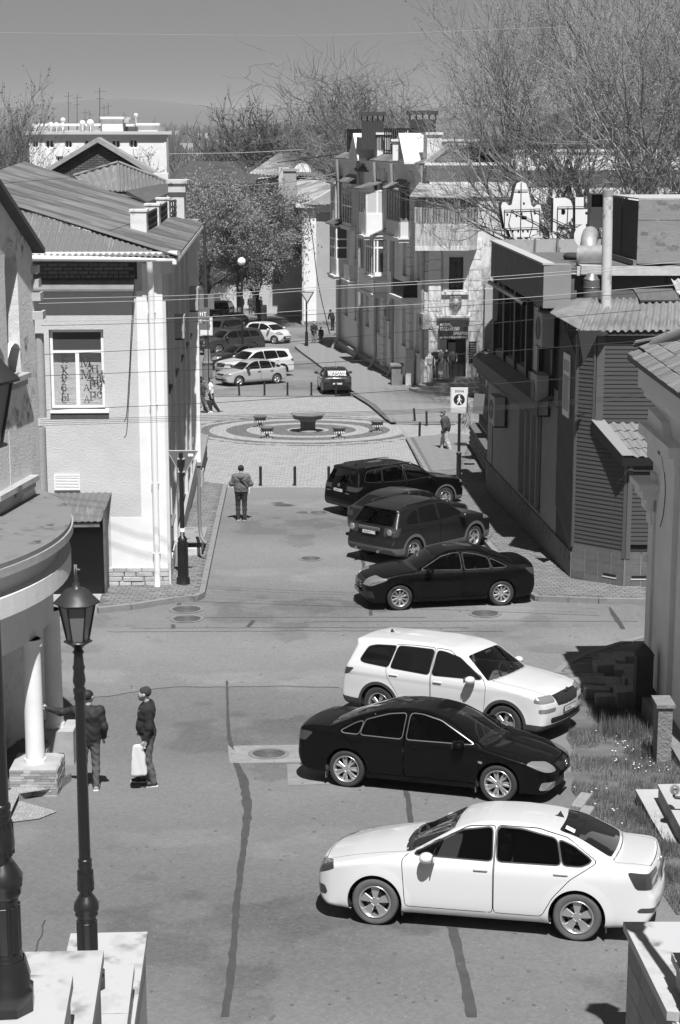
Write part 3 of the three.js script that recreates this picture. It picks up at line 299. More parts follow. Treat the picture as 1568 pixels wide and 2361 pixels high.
SPEC.suv2 = { ...SPEC.suv, xf: 1.354, xr: -1.354, x0: -2.32, x1: 2.25, top: 1.7, hw: .925, arch: .41, R: .36, rim: .235, cell: .04,
  side: [[2.2, .36], [2.25, .56], [2.23, .8], [2.12, .95], [1.8, 1.06], [1.4, 1.12], [1.1, 1.14], [.4, 1.1], [-1.6, 1.12], [-2.16, 1.14], [-2.22, 1.0], [-2.26, .76], [-2.32, .66], [-2.32, .46], [-2.2, .34], [-1.9, .28], [1.9, .28], [2.12, .3]],
  green: [[1.2, 1.0], [1.06, 1.13], [.42, 1.53], [.1, 1.64], [-.4, 1.69], [-1.2, 1.66], [-1.75, 1.6], [-1.86, 1.57], [-1.86, 1.5], [-2.18, 1.12], [-2.15, .95], [1.0, .95]],
  win: [[[.88, 1.14], [.34, 1.47], [0, 1.555], [-.17, 1.565], [-.19, 1.1]], [[-.27, 1.1], [-.25, 1.565], [-.75, 1.545], [-1.0, 1.52], [-1.06, 1.11]], [[-1.14, 1.11], [-1.06, 1.51], [-1.35, 1.44], [-1.6, 1.28], [-1.68, 1.15]]], glass: CM.tint, rw: { p: [[1.14, .74], [1.55, .62], [1.55, -.62], [1.14, -.74]], y: 1.1, up: true },
  doors: [['door', [[1.0, 1.02], [.95, .45], [-.2, .45], [-.215, 1.61], [.1, 1.6], [.92, 1.13]]], ['door', [[-.235, 1.61], [-.22, .45], [-.84, .45], [-.98, .7], [-1.12, .95], [-1.13, 1.1], [-1.06, 1.55], [-.7, 1.6]]]],
  lamps: [['headlight', [[1.7, .88], [2.3, .84], [2.3, 1.0], [1.75, 1.04]], .46, CM.lamp], ['tail_light', [[-1.9, 1.1], [-2.45, 1.08], [-2.45, .86], [-2.05, .86]], .5, CM.tail]],
  cladMat: CM.cladGrey, cladArch: .085, clad: [[-2.5, .58], [-1.9, .5], [-1, .44], [1, .44], [1.9, .5], [2.4, .5]], spokes: { n: 5, w0: .03, w1: .05, rot: .2 }, pr: [-2.28, .93, 'Н848РО|123', -.05], pf: [2.26, .6, 'Н848РО|123'] };
SPEC.hatch = { xf: 1.246, xr: -1.246, R: .29, rim: .178, x0: -2.07, x1: 2.05, hw: .84, top: 1.42, belt: .92, cell: .05,
  side: [[2.02, .34], [2.05, .5], [2.03, .64], [1.95, .72], [1.5, .83], [1.0, .93], [.4, .92], [-1.4, .95], [-1.8, .98], [-1.98, .95], [-2.02, .8], [-2.07, .55], [-2.0, .3], [-1.7, .22], [1.7, .2], [1.95, .24]],
  green: [[1.1, .82], [.98, .92], [.4, 1.28], [.05, 1.38], [-.4, 1.41], [-.9, 1.38], [-1.25, 1.3], [-1.85, .97], [-1.9, .88], [1.0, .82]],
  w: [[.15, .7], [.22, .78], [.4, .83], [.6, .84], [.75, .835], [.9, .79], [1.0, .74], [1.1, .68]], wg: [[.8, .8], [.92, .775], [1.1, .69], [1.25, .62], [1.36, .555], [1.44, .47]],
  plan: [[-2.1, .5], [-2.0, .68], [-1.8, .78], [-1, .84], [1, .84], [1.6, .81], [1.9, .72], [2.0, .6], [2.1, .42]], bowF: .12,
  win: [[[.85, .95], [.35, 1.24], [.02, 1.33], [-.12, 1.335], [-.14, .93]], [[-.22, .93], [-.2, 1.335], [-.6, 1.325], [-.86, 1.29], [-.95, .94]], [[-1.02, .945], [-.93, 1.28], [-1.15, 1.23], [-1.52, 1.01], [-1.48, .96]]], trimW: .012,
  ws: [1.02, .68, .44, .52], wsY: .9, rw: { p: [[-1.3, .5], [-1.82, .6], [-1.82, -.6], [-1.3, -.5]], y: .95 }, inside: false,
  doors: [['door', [[.95, .88], [.9, .3], [-.17, .3], [-.18, 1.37], [.05, 1.36], [.87, .95]]], ['door', [[-.2, 1.37], [-.19, .3], [-.8, .3], [-.95, .55], [-1.02, .9], [-.9, 1.32], [-.6, 1.37]]]], handles: [[-.05, .78], [-.9, .78]], handleMat: CM.trim,
  lamps: [['headlight', [[1.75, .6], [2.1, .58], [2.1, .7], [1.8, .72]], .4, CM.lamp], ['tail_light', [[-1.85, .88], [-2.2, .86], [-2.2, .7], [-1.9, .7]], .4, CM.tail]], front: [['grille', [[0, .58], [.36, .6], [.36, .7], [0, .7]], 1, CM.trim], ['air_intake', [[0, .3], [.5, .3], [.5, .4], [0, .4]], 1, CM.trim]],
  mirror: [.7, .98], mirrorMat: CM.trim, spokes: { n: 9, w0: .01, w1: .026 }, pf: [2.075, .48, 'А118МР|82'], pr: [-2.09, .62, 'Е215НН|82'] };
SPEC.mini = { ...SPEC.hatch, xf: 1.17, xr: -1.17, x0: -1.68, x1: 1.77, hw: .815, top: 1.47, belt: .98, R: .285, rim: .19,
  side: [[1.74, .32], [1.77, .5], [1.72, .68], [1.6, .8], [1.3, .9], [1.0, .98], [.4, .96], [-1.3, 1.0], [-1.55, 1.02], [-1.62, .8], [-1.68, .55], [-1.62, .3], [-1.4, .22], [1.5, .2], [1.68, .24]],
  green: [[1.2, .86], [1.05, .97], [.42, 1.33], [.1, 1.43], [-.4, 1.465], [-1.0, 1.44], [-1.32, 1.4], [-1.58, 1.05], [-1.6, .9], [1.0, .85]],
  win: [[[.92, 1.0], [.38, 1.28], [.02, 1.365], [-.2, 1.375], [-.22, .95]], [[-.3, .95], [-.28, 1.375], [-.9, 1.35], [-1.2, 1.22], [-1.22, 1.06], [-1.0, .97]]], w: [[.15, .7], [.25, .78], [.5, .81], [.7, .815], [.85, .8], [.98, .74], [1.1, .68]], wg: [[.8, .8], [.95, .76], [1.1, .7], [1.3, .63], [1.47, .5]],
  plan: [[-1.72, .45], [-1.62, .64], [-1.4, .76], [-.8, .815], [.8, .815], [1.3, .78], [1.55, .7], [1.7, .56], [1.82, .36]], bowF: .2, ws: [1.1, .7, .46, .54], wsY: .95, rw: { p: [[1.05, .55], [1.36, .5], [1.36, -.5], [1.05, -.55]], y: 1.0, up: true },
  doors: [['door', [[1.0, .92], [.92, .3], [-.25, .3], [-.26, 1.41], [.05, 1.4], [.92, 1.0]]]], handles: [[-.1, .83]], handleMat: CM.white, lamps: [['headlight', [[1.3, .72], [1.7, .62], [1.85, .64], [1.6, .78], [1.35, .86]], .38, CM.lamp], ['tail_light', [[-1.5, .95], [-1.8, .95], [-1.8, .7], [-1.55, .7]], .45, CM.tail]], front: [['air_intake', [[0, .3], [.4, .32], [.42, .54], [0, .54]], 1, CM.trim]], mirror: [.75, 1.02], mirrorMat: CM.white, spokes: { n: 5, w0: .012, w1: .02, pair: .22 }, pf: [1.79, .44, 'М204УА|82'], pr: null, clad: null };
// front (or rear) near-side tyre contact plus a heading in degrees (0 = right, 90 = away)
function standF(t, px, deg, s, near, rear) { const a = G(...px), c = Math.cos(deg * Math.PI / 180), d = Math.sin(deg * Math.PI / 180), fwd = new THREE.Vector3(c, (g(a[2] + d) - g(a[2])), -d).normalize(), n = new THREE.Vector3(0, 1, g(a[2] + .5) - g(a[2] - .5)); n.addScaledVector(fwd, -n.dot(fwd)).normalize(); const side = fwd.clone().cross(n); t.position.copy(V(...a)).addScaledVector(side, -near * (s.track ?? s.hw - .13)).addScaledVector(fwd, -(rear ? s.xr : s.xf)); t.quaternion.setFromRotationMatrix(new THREE.Matrix4().makeBasis(fwd, n, side)); return s.xf - s.xr; }
function makeCar(spec, label, rear, front, near, o = {}, cat = 'car', nm = 'parked_car') { const t = thing(nm, label, cat); const s = { ...SPEC[spec], ...o, root: t }; car(s); typeof rear === 'number' ? standF(t, front, rear, s, near, o.byRear) : stand(t, rear, front, s, near); return t; }
const fin = (x, y) => shapeGeo([[0, 0], [-.17, 0], [-.15, .03], [-.12, .085], [-.08, .03]], .02).translate(x, y, -.01);
const disc = (x, y, r, dir = 1) => new THREE.CylinderGeometry(r, r, .02, 18).rotateZ(Math.PI / 2).translate(x, y, 0);
const rail = (x0, y0, x1, y1, z) => [-1, 1].map((s) => tube([new THREE.Vector3(x0, y0 - .03, s * z), new THREE.Vector3(x0 - .1, y0 + .02, s * z), new THREE.Vector3((x0 + x1) / 2, (y0 + y1) / 2 + .045, s * (z + .01)), new THREE.Vector3(x1 + .1, y1 + .02, s * z), new THREE.Vector3(x1, y1 - .03, s * z)], .016, 6));
const wiper = (x, y, sx) => [0, .55].map((z) => tube([new THREE.Vector3(x, y, z - .55), new THREE.Vector3(x - .06 * sx, y + .03, z - .3), new THREE.Vector3(x - .1 * sx, y + .04, z - .02)], .009, 5));
makeCar('liftback', 'white liftback with dusty tyres and five spoke wheels, nearest car in the street', [1330, 2165], [868, 2128], -1, { paint: CM.white, tyreMat: CM.dust, handleMat: CM.white, mirrorMat: CM.white, rwGlass: CM.tint,
  extra: [['roof_fin', fin(-.9, 1.4), CM.trim], ['exclamation_sticker', [new THREE.BoxGeometry(.13, .004, .15).rotateZ(.42).translate(-1.2, 1.36, -.42)], mats.whiteTrim], ['sticker_mark', [new THREE.BoxGeometry(.07, .004, .018).rotateZ(.42).translate(-1.19, 1.367, -.42)], CM.trim], ['emblem', disc(-2.36, .93, .05), CM.chrome], ['mudflap', [-1, 1].flatMap((s) => [new THREE.BoxGeometry(.015, .17, .17).translate(-1.72, .22, s * .78), new THREE.BoxGeometry(.015, .12, .17).translate(.97, .22, s * .78)]), mats.rubber], ['wind_deflector', [], CM.trim]].slice(0, 5), pr: [-2.385, .8, 'А315КР|82', -.06] });
makeCar('sedan', 'black sedan with chrome window line parked in front of the white SUV', [803, 1812], [1150, 1848], 1, { paint: CM.black, rwGlass: CM.tint, extra: [['emblem', [new THREE.TorusGeometry(.06, .009, 6, 20).rotateY(Math.PI / 2).translate(2.33, .58, 0), new THREE.BoxGeometry(.01, .01, .11).translate(2.33, .58, 0)], CM.chrome], ['wiper', wiper(1.15, .97, 1), CM.trim], ['mudflap', [-1, 1].flatMap((s) => [new THREE.BoxGeometry(.015, .22, .17).translate(-1.75, .24, s * .77), new THREE.BoxGeometry(.015, .16, .15).translate(.97, .22, s * .78)]), CM.cladGrey]] });
makeCar('suv', 'white SUV with dark cladding and a ribbed black grille nosing onto the grass', -32, [1167, 1707], 1, { paint: CM.white, cell: .036, extra: [['roof_fin', fin(-1.5, 1.62), CM.trim], ['grille_bar', [-.4, -.32, -.24, -.16, -.08, 0, .08, .16, .24, .32, .4].map((z) => rbox(.03, .19, .014, .005).translate(2.315 - z * z * .16, .82, z)), CM.clad], ['emblem', disc(2.27, .955, .045), CM.chrome], ['wiper', wiper(1.08, 1.15, 1), CM.trim]] });
makeCar('sedan2', 'black sedan with ten spoke alloy wheels at the corner of the crossing', [1157, 1395], [917, 1406], -1, { paint: CM.black, extra: [['aerial', tube([new THREE.Vector3(-1.05, 1.4, 0), new THREE.Vector3(-1.35, 1.75, 0)], .006, 4), CM.trim], ['grille_bar', [.55, .62, .69].map((y) => rbox(.03, .015, .7, .005).translate(2.255, y, 0)), CM.chrome], ['emblem', new THREE.BoxGeometry(.015, .05, .14).translate(2.28, .65, 0), CM.chrome]] });
// ---------- people ----------
const JT = { hipL: [-.09, .93, 0], hipR: [.09, .93, 0], kneeL: [-.1, .5, .02], kneeR: [.1, .5, .02], ankL: [-.1, .085, -.02], ankR: [.1, .085, -.02], toeL: [-.12, .035, .15], toeR: [.12, .035, .15], waist: [0, 1.1, 0], chest: [0, 1.3, 0], neck: [0, 1.47, -.015], head: [0, 1.63, .01], shL: [-.185, 1.41, -.01], shR: [.185, 1.41, -.01], elL: [-.235, 1.13, -.03], elR: [.235, 1.13, -.03], wrL: [-.245, .89, .04], wrR: [.245, .89, .04] };
function person(label, [x, y, d], turn, o = {}) { // faces +z at turn 0; joints can be overridden to pose the figure
  const j = { ...JT, ...(o.j ?? {}) }, t = thing('person', label, 'person', [x, y, d], turn), k = (o.h ?? 1.75) / 1.76, fat = o.fat ?? 1, cell = (o.cell ?? .02);
  const v = (a) => j[a], cap = (a, b, r0, r1) => [a, b, r0, r1];
  const ev = (list, kk) => (X, Y, Z) => { let dd = 9; for (const [a, b, r0, r1] of list) { const ex = b[0] - a[0], ey = b[1] - a[1], ez = b[2] - a[2], wx = X - a[0], wy = Y - a[1], wz = Z - a[2], tt = cl((wx * ex + wy * ey + wz * ez) / (ex * ex + ey * ey + ez * ez + 1e-9)), q = Math.hypot(wx - ex * tt, wy - ey * tt, wz - ez * tt) - lerp(r0, r1, tt); dd = dd > 8 ? q : smin(dd, q, kk); } return dd; };
  const off = (a, dx, dy, dz) => [a[0] + dx, a[1] + dy, a[2] + dz], mid = (a, b, q) => a.map((w, i) => lerp(w, b[i], q));
  const torso = (e) => [cap(off(v('chest'), -.085, .03, 0), off(v('chest'), .085, .03, 0), .108 * fat + e, .108 * fat + e), cap(off(v('waist'), -.065, 0, 0), off(v('waist'), .065, 0, 0), .1 * fat + e, .1 * fat + e), cap(off(v('hipL'), .02, .03, 0), off(v('hipR'), -.02, .03, 0), .108 + e, .108 + e), cap(v('shL'), v('shR'), .06 + e, .06 + e), ...[-1, 1].flatMap((q) => [cap(off(v('chest'), q * .085, .02, 0), off(v('waist'), q * .068, 0, 0), .112 * fat + e, .102 * fat + e), cap(off(v('waist'), q * .066, 0, 0), off(mid(v('hipL'), v('hipR'), .5), q * .07, .03, 0), .102 * fat + e, .108 + e)])];
  const arm = (s, e) => [cap(v('sh' + s), v('el' + s), .056 * fat + e, .043 + e), cap(v('el' + s), v('wr' + s), .043 + e, .031 + e)];
  const leg = (s, e) => [cap(v('hip' + s), v('knee' + s), .088 * fat + e, .06 + e), cap(v('knee' + s), mid(v('knee' + s), v('ank' + s), .35), .056 + e, .057 + e), cap(mid(v('knee' + s), v('ank' + s), .35), v('ank' + s), .057 + e, .04 + e)];
  const hd = v('head'), yaw = o.look ?? 0, hf = (dx, dy, dz) => [hd[0] + dx * Math.cos(yaw) + dz * Math.sin(yaw), hd[1] + dy, hd[2] - dx * Math.sin(yaw) + dz * Math.cos(yaw)];
  const headL = [cap(hf(0, .05, -.02), hf(0, .035, .02), .088, .084), cap(hf(0, -.045, .045), hf(0, -.06, .055), .056, .05), cap(hf(-.03, .0, .05), hf(.03, 0, .05), .05, .05), cap(hf(0, .0, .1), hf(0, -.025, .112), .012, .017), cap(hf(-.087, -.005, .0), hf(-.09, .02, -.005), .014, .017), cap(hf(.087, -.005, 0), hf(.09, .02, -.005), .014, .017), cap(hf(-.02, -.062, .1), hf(.02, -.062, .1), .01, .01)];
  const P = (nm, f, lo, hi, c, mat) => { const s = march(f, lo, hi, c); if (!s.p.length) return null; const q = soupGeo(s).scale(k, k, k); return part(nm, q, mat, t, { world: false }); };
  const all = Object.values(j), lo = [0, 1, 2].map((i) => Math.min(...all.map((q) => q[i])) - .2), hi = [0, 1, 2].map((i) => Math.max(...all.map((q) => q[i])) + .25);
  const hands = []; for (const s of ['L', 'R']) { const a = v('el' + s), w = v('wr' + s), dr = new THREE.Vector3(w[0] - a[0], w[1] - a[1], w[2] - a[2]).normalize(), sd = new THREE.Vector3(...(o['palm' + s] ?? [0, 0, 1])).addScaledVector(dr, -dr.dot(new THREE.Vector3(...(o['palm' + s] ?? [0, 0, 1])))).normalize(), nn = dr.clone().cross(sd), at = (f, q, n) => [w[0] + dr.x * f + sd.x * q + nn.x * n, w[1] + dr.y * f + sd.y * q + nn.y * n, w[2] + dr.z * f + sd.z * q + nn.z * n]; const sg = s === 'L' ? 1 : -1, cu = (o['curl' + s] ?? .35) * sg;
    hands.push(cap(at(.02, -.02, 0), at(.075, -.022, 0), .02, .018), cap(at(.02, .018, 0), at(.075, .022, 0), .021, .018)); [-.03, -.011, .009, .028].forEach((q, i) => { const l = [.06, .075, .08, .07][i]; hands.push(cap(at(.085, q, 0), at(.085 + l * .5, q * 1.1, cu * .03), .0095, .009), cap(at(.085 + l * .5, q * 1.1, cu * .03), at(.085 + l * (1 - Math.abs(cu) * .5), q * 1.1, cu * .085), .009, .008)); }); hands.push(cap(at(.02, .03, 0), at(.06, .055, cu * .03), .013, .011), cap(at(.06, .055, cu * .03), at(.085, .058, cu * .06), .011, .009)); }
  const bodyL = [...torso(-.012), ...arm('L', -.004), ...arm('R', -.004), ...leg('L', -.006), ...leg('R', -.006), cap(v('neck'), mid(v('neck'), hd, .6), .056, .052)];
  const bf = ev(bodyL, .03), hfn = ev(headL, .03), hn = ev(hands, .008), foot = ev(['L', 'R'].map((s) => cap(v('ank' + s), mid(v('ank' + s), v('toe' + s), .8), .035, .03)), .03);
  const whole = march((X, Y, Z) => Math.min(smin(bf(X, Y, Z), hfn(X, Y, Z), .03), hn(X, Y, Z), foot(X, Y, Z)), lo, hi, cell * .85);
  part('body', soupGeo(whole).scale(k, k, k), o.skin ?? M(.34, .6), t, { world: false });
  const wr = (a) => (X, Y, Z) => a * (Math.sin(Y * 46 + 3 * Math.sin(X * 21 + Z * 17)) * .5 + pn(X * 18 + 40, Y * 18, 64) + pn(Z * 18 + 9, Y * 14, 64) - 1);
  if (o.top !== false) { const e = o.topE ?? .016, f0 = ev([...torso(e), ...(o.short ? ['L', 'R'].map((s) => cap(v('sh' + s), mid(v('sh' + s), v('el' + s), .75), .058 + e, .052 + e)) : [...arm('L', e), ...arm('R', e)]), cap(off(v('neck'), 0, -.03, 0), off(v('neck'), 0, .02, 0), .062, .062)], .06), w = wr(o.fold ?? .006), hem = o.hem ?? .88; P('jacket', (X, Y, Z) => smax(f0(X, Y, Z) - w(X, Y, Z), hem - Y, .01), lo, hi, cell, o.top ?? mats.cloth); }
  { const e = o.legE ?? .014, f0 = ev([cap(off(v('hipL'), .02, .03, 0), off(v('hipR'), -.02, .03, 0), .108 + e, .108 + e), cap(v('hipL'), v('hipR'), .1 + e, .1 + e)], .03), fl = ev([...leg('L', e)], .03), fr = ev([...leg('R', e)], .03), w = wr(.006); P(o.skirt ? 'dress' : 'trousers', (X, Y, Z) => smax(smin(smin(f0(X, Y, Z), fl(X, Y, Z), .05), smin(f0(X, Y, Z), fr(X, Y, Z), .05), .01) - w(X, Y, Z), Y - 1.0, .01), lo, hi, cell, o.bottom ?? M(.06, .9)); }
  P('shoes', ev(['L', 'R'].flatMap((s) => { const a = v('ank' + s), b = v('toe' + s); return [cap(off(a, 0, -.03, -.02), mid(a, b, .5), .045, .047), cap(mid(a, b, .45), b, .046, .038)]; }), .03), lo, [hi[0], 1.2, hi[2]], cell * .8, o.shoe ?? mats.black);
  const sole = ['L', 'R'].map((s) => { const a = v('ank' + s), b = v('toe' + s), q = rbox(.085, .028, .29, .013), m = new THREE.Vector3(...mid(a, b, .42)); m.y -= .042; q.rotateX(Math.atan2(a[1] - .05 - b[1], Math.hypot(b[0] - a[0], b[2] - a[2]))).rotateY(Math.atan2(b[0] - a[0], b[2] - a[2])).translate(m.x, Math.max(.014, m.y), m.z); return q.scale(k, k, k); }); if (o.sole) part('soles', sole, o.sole, t, { world: false });
  if (o.hair !== false) { const hs = o.hairLen ?? 0, L = [cap(hf(0, .06, -.028), hf(0, .05, .012), .093, .088)]; if (hs) L.push(cap(hf(0, .04, -.06), hf(0, -hs, -.09), .08, .06)); const f0 = ev(L, .03); P('hair', (X, Y, Z) => { const c = Math.cos(yaw), s = Math.sin(yaw), dx = X - hd[0], dz = Z - hd[2], fz = dx * s + dz * c, dy = Y - hd[1]; return smax(f0(X, Y, Z), Math.max(.6 * fz - dy + (o.bald ? .02 : .005), fz - .085, hs ? fz - (dy < .06 ? .02 : .09) : -dy - .03 - .25 * Math.max(0, -fz * 0)), .01); }, off(hd, -.2, -.2 - hs, -.25), off(hd, .2, .25, .25), .014, o.hairMat ?? M(.012, .7)); }
  part('eyes', [-.03, .03].map((q) => new THREE.SphereGeometry(.011, 8, 6).translate(...hf(q, .012, .094)).scale(k, k, k)), M(.02, .3), t, { world: false });
  t.userData.k = k; return t; }
// ---------- ground, roads, pavements ----------
{ const xs = [-5000, -1200, -300, -80, -30, -12, 0, 12, 30, 80, 300, 1200, 5000], ds = []; for (let d = -30; d < 300; d += 1.5) ds.push(d); for (let d = 300; d < 9000; d *= 1.2) ds.push(d); const s = new Soup(); for (let i = 0; i < xs.length - 1; i++) for (let k = 0; k < ds.length - 1; k++) { const q = (x, d) => V(x, g(d) - .09, d), a = q(xs[i], ds[k]), b = q(xs[i + 1], ds[k]), c = q(xs[i + 1], ds[k + 1]), e = q(xs[i], ds[k + 1]); s.tri(a, b, c); s.tri(a, c, e); } struct('ground', s.geo(), mats.soil); }
const DE = G(650, 914)[2] + .1;
const crk = gp([20, 1622], [100, 1616], [180, 1611], [250, 1606], [330, 1592], [400, 1584], [523, 1584], [640, 1582], [805, 1586], [1000, 1583], [1200, 1580], [1300, 1572]);
const road = struct('road', drape([...crk, [22, 36.4], [22, 62.3], [-22, 62.3], [-22, 36.4]], 0), mats.asphalt);
struct('road', drape([[-22, 12], [22, 12], [22, 36.4], ...[...crk].reverse(), [-22, 36.4]], 0), mats.asphaltOld);
struct('road', [drape([[-13, DE], [-.4, DE], ...gp([813, 905], [760, 862], [700, 818], [682, 803], [690, 792], [760, 786]), [2, 175], [-13, 175]], 0)], mats.asphalt);
{ // dark tar seams, a lighter concrete patch, faint tyre tracks on the crossing
  const wob = (pts, w, a) => { const P = gp(...pts), o = [], ws = []; for (let i = 0; i < P.length - 1; i++) { const n = Math.max(4, Math.ceil(Math.hypot(P[i + 1][0] - P[i][0], P[i + 1][1] - P[i][1]) / .22)); for (let k = 0; k < n; k++) { const t = k / n, w0 = Array.isArray(w) ? lerp(w[i], w[i + 1], t) : w; o.push([lerp(P[i][0], P[i + 1][0], t) + rr(-a, a), lerp(P[i][1], P[i + 1][1], t) + rr(-a, a)]); ws.push(w0 * rr(.8, 1.18)); } } return ribbon(o, ws, .004); };
  const seam = (pts, w) => part('tar_seam', wob(pts, w, .007), mats.tar, road);
  seam([[523, 1570], [525, 1640], [528, 1700], [545, 1760], [562, 1800], [572, 1870], [562, 1950], [548, 2060], [540, 2160], [530, 2270], [515, 2361]], [.05, .06, .08, .1, .16, .15, .1, .1, .09, .1, .1]);
  seam([[935, 1818], [942, 1850], [948, 1905]], .1); seam([[1042, 2135], [1055, 2190], [1072, 2260], [1092, 2361]], .13); seam([[1405, 1400], [1420, 1425], [1440, 1455]], [.05, .16, .12]); seam([[585, 1430], [568, 1450]], .1); seam([[415, 1387], [408, 1407]], .1); seam([[398, 1440], [402, 1452]], .12); seam([[823, 1235], [838, 1300], [850, 1380], [856, 1424]], .09); seam([[806, 1208], [818, 1225]], .1);
  const crack = (pts, w) => part('road_crack', wob(pts, w, .025).translate(0, .002, 0), mats.tar, road); crack([[180, 1611], [250, 1606], [330, 1592], [400, 1584], [523, 1584], [640, 1582], [805, 1586]], .035); for (const [y, x0, x1] of [[1424, 380, 1000], [1448, 300, 1100], [1456, 250, 1180], [1433, 700, 1490]]) crack([[x0, y + 1], [(x0 + x1) / 2, y - 1], [x1, y]], .025);
  part('concrete_patch', drape(gp([525, 1720], [720, 1717], [720, 1758], [530, 1760]), .004), M(.27, .9, { map: T.stone, bumpMap: T.rough, bumpScale: .004 }), road); part('concrete_patch', drape(gp([662, 1762], [840, 1762], [870, 1805], [664, 1811]), .005), M(.25, .9, { map: T.stone }), road);
  for (const l of [[[80, 2200], [92, 2160], [105, 2110]]]) crack(l, rr(.015, .03)); const spots = new Soup(); for (let i = 0; i < 260; i++) { const q = G(rr(250, 1500), rr(1390, 2350)), r = rr(.01, .035), h = g(q[2]) + .008; const P = []; for (let k = 0; k < 6; k++) P.push(V(q[0] + r * Math.cos(k) * rr(.5, 1.3), h, q[2] + r * Math.sin(k) * rr(.5, 1.6))); for (let k = 1; k < 5; k++) spots.tri(P[0], P[k], P[k + 1]); } part('litter_specks', spots.geo(), M(.1, .9), road, { kind: 'stuff' });
  const stainM = M(.1, .8, { map: T.soil }); for (const [x, y, w] of [[655, 1165, .4], [640, 1160, .25], [700, 1182, .25]]) { const q = G(x, y), P = []; for (let k = 0; k < 12; k++) { const a = k / 12 * 6.283; P.push([q[0] + w * Math.cos(a) * rr(.6, 1.2), q[2] + w * .8 * Math.sin(a) * rr(.5, 1.2)]); } part('oil_stain', drape(P, .005), stainM, road); } }
const hole = (x, y, r, l, patch) => { const q = G(x, y), t = thing('manhole_cover', l, 'manhole cover', q); const ring = (a, b, h, m, nm) => part(nm, new THREE.RingGeometry(a, b, 36).rotateX(-Math.PI / 2).translate(0, h, 0), m, t, { world: false }); ring(r, r + .09, .012, mats.rust, 'rim'); const L = [new THREE.CircleGeometry(r, 30).rotateX(-Math.PI / 2).translate(0, .008, 0)]; part('lid', L, M(.06, .6), t, { world: false }); const b = []; for (let k = 0; k < 4; k++) b.push(new THREE.TorusGeometry(r * (.2 + .22 * k), .012, 4, 24).rotateX(Math.PI / 2).translate(0, .012, 0)); for (let k = 0; k < 8; k++) b.push(new THREE.BoxGeometry(r * .8, .014, .03).translate(r * .5, .012, 0).rotateY(k * .785)); part('ribs', b, M(.1, .55), t, { world: false }); t.rotation.x = -(g(q[2] - .5) - g(q[2] + .5)); return t; };
hole(620, 1738, .3, 'round manhole cover in the pale concrete patch behind the black sedan'); hole(430, 1405, .36, 'round manhole cover beside the left pavement corner, farther of the pair'); hole(431, 1427, .34, 'round manhole cover with fine rings, nearer of the pair by the left corner'); hole(717, 1288, .27, 'round manhole cover alone in the middle of the side street'); hole(1118, 1415, .34, 'round manhole cover beside the rear wheel of the ten spoke sedan'); hole(908, 1404 - 258, .3, 'round manhole cover behind the tail of the black SUV'); hole(735, 1182, .28, 'dark worn manhole cover left of the black SUV shadow');
// paved square with concentric rings
const FC = (() => { const a = G(710, 992); return [a[0], a[2]]; })();
{ const sq = struct('paved_square', drape([[-12, 62.2], [5.6, 62.2], [5.6, DE + .05], [-12, DE + .05]], -.01), mats.joint); const geo = new THREE.BoxGeometry(1, .05, 1), Lm = [], Dm = [];
  const edge = (d) => 4.15 + (d - 62) * -.012; for (let r = 0, d = 62.28; d < DE - .05; d += .16, r++) for (let x = -9.5 + (r % 2) * .13; x < edge(d); x += .26) { const q = Math.hypot(x - FC[0], d - FC[1]); if (q < 4.8) continue; const wave = .04 * Math.sin(x * 2.1), m = TR(x + rr(-.008, .008), g(d) - .008 + rr(-.006, .006), d + wave, rr(-.03, .03), .246, 1, .146, Math.atan(g(d - .5) - g(d + .5)) * -1); (Math.abs(d - DE) < .5 || (Math.abs(q - 5.3) < .12 && hash(r, 3) > .3) ? Dm : Lm).push(m); }
  for (let r = .12; r < 4.8; r += .15) { const n = Math.max(6, Math.round(r * 6.283 / .24)), dark = (r > 4.42) || (r > 2.75 && r < 3.6) || (r > 1.0 && r < 2.1); for (let k = 0; k < n; k++) { const a = k / n * 6.283 + r * 3, x = FC[0] + Math.cos(a) * r, d = FC[1] + Math.sin(a) * r; (dark ? Dm : Lm).push(TR(x, g(d) - .006 + rr(-.005, .005), d, a - 1.571, 6.283 * r / n - .014, 1, .136, 0)); } }
  pieces('paving_stone', geo, mats.cobble, sq, Lm); pieces('dark_paving_stone', geo, mats.cobbleDark, sq, Dm); }
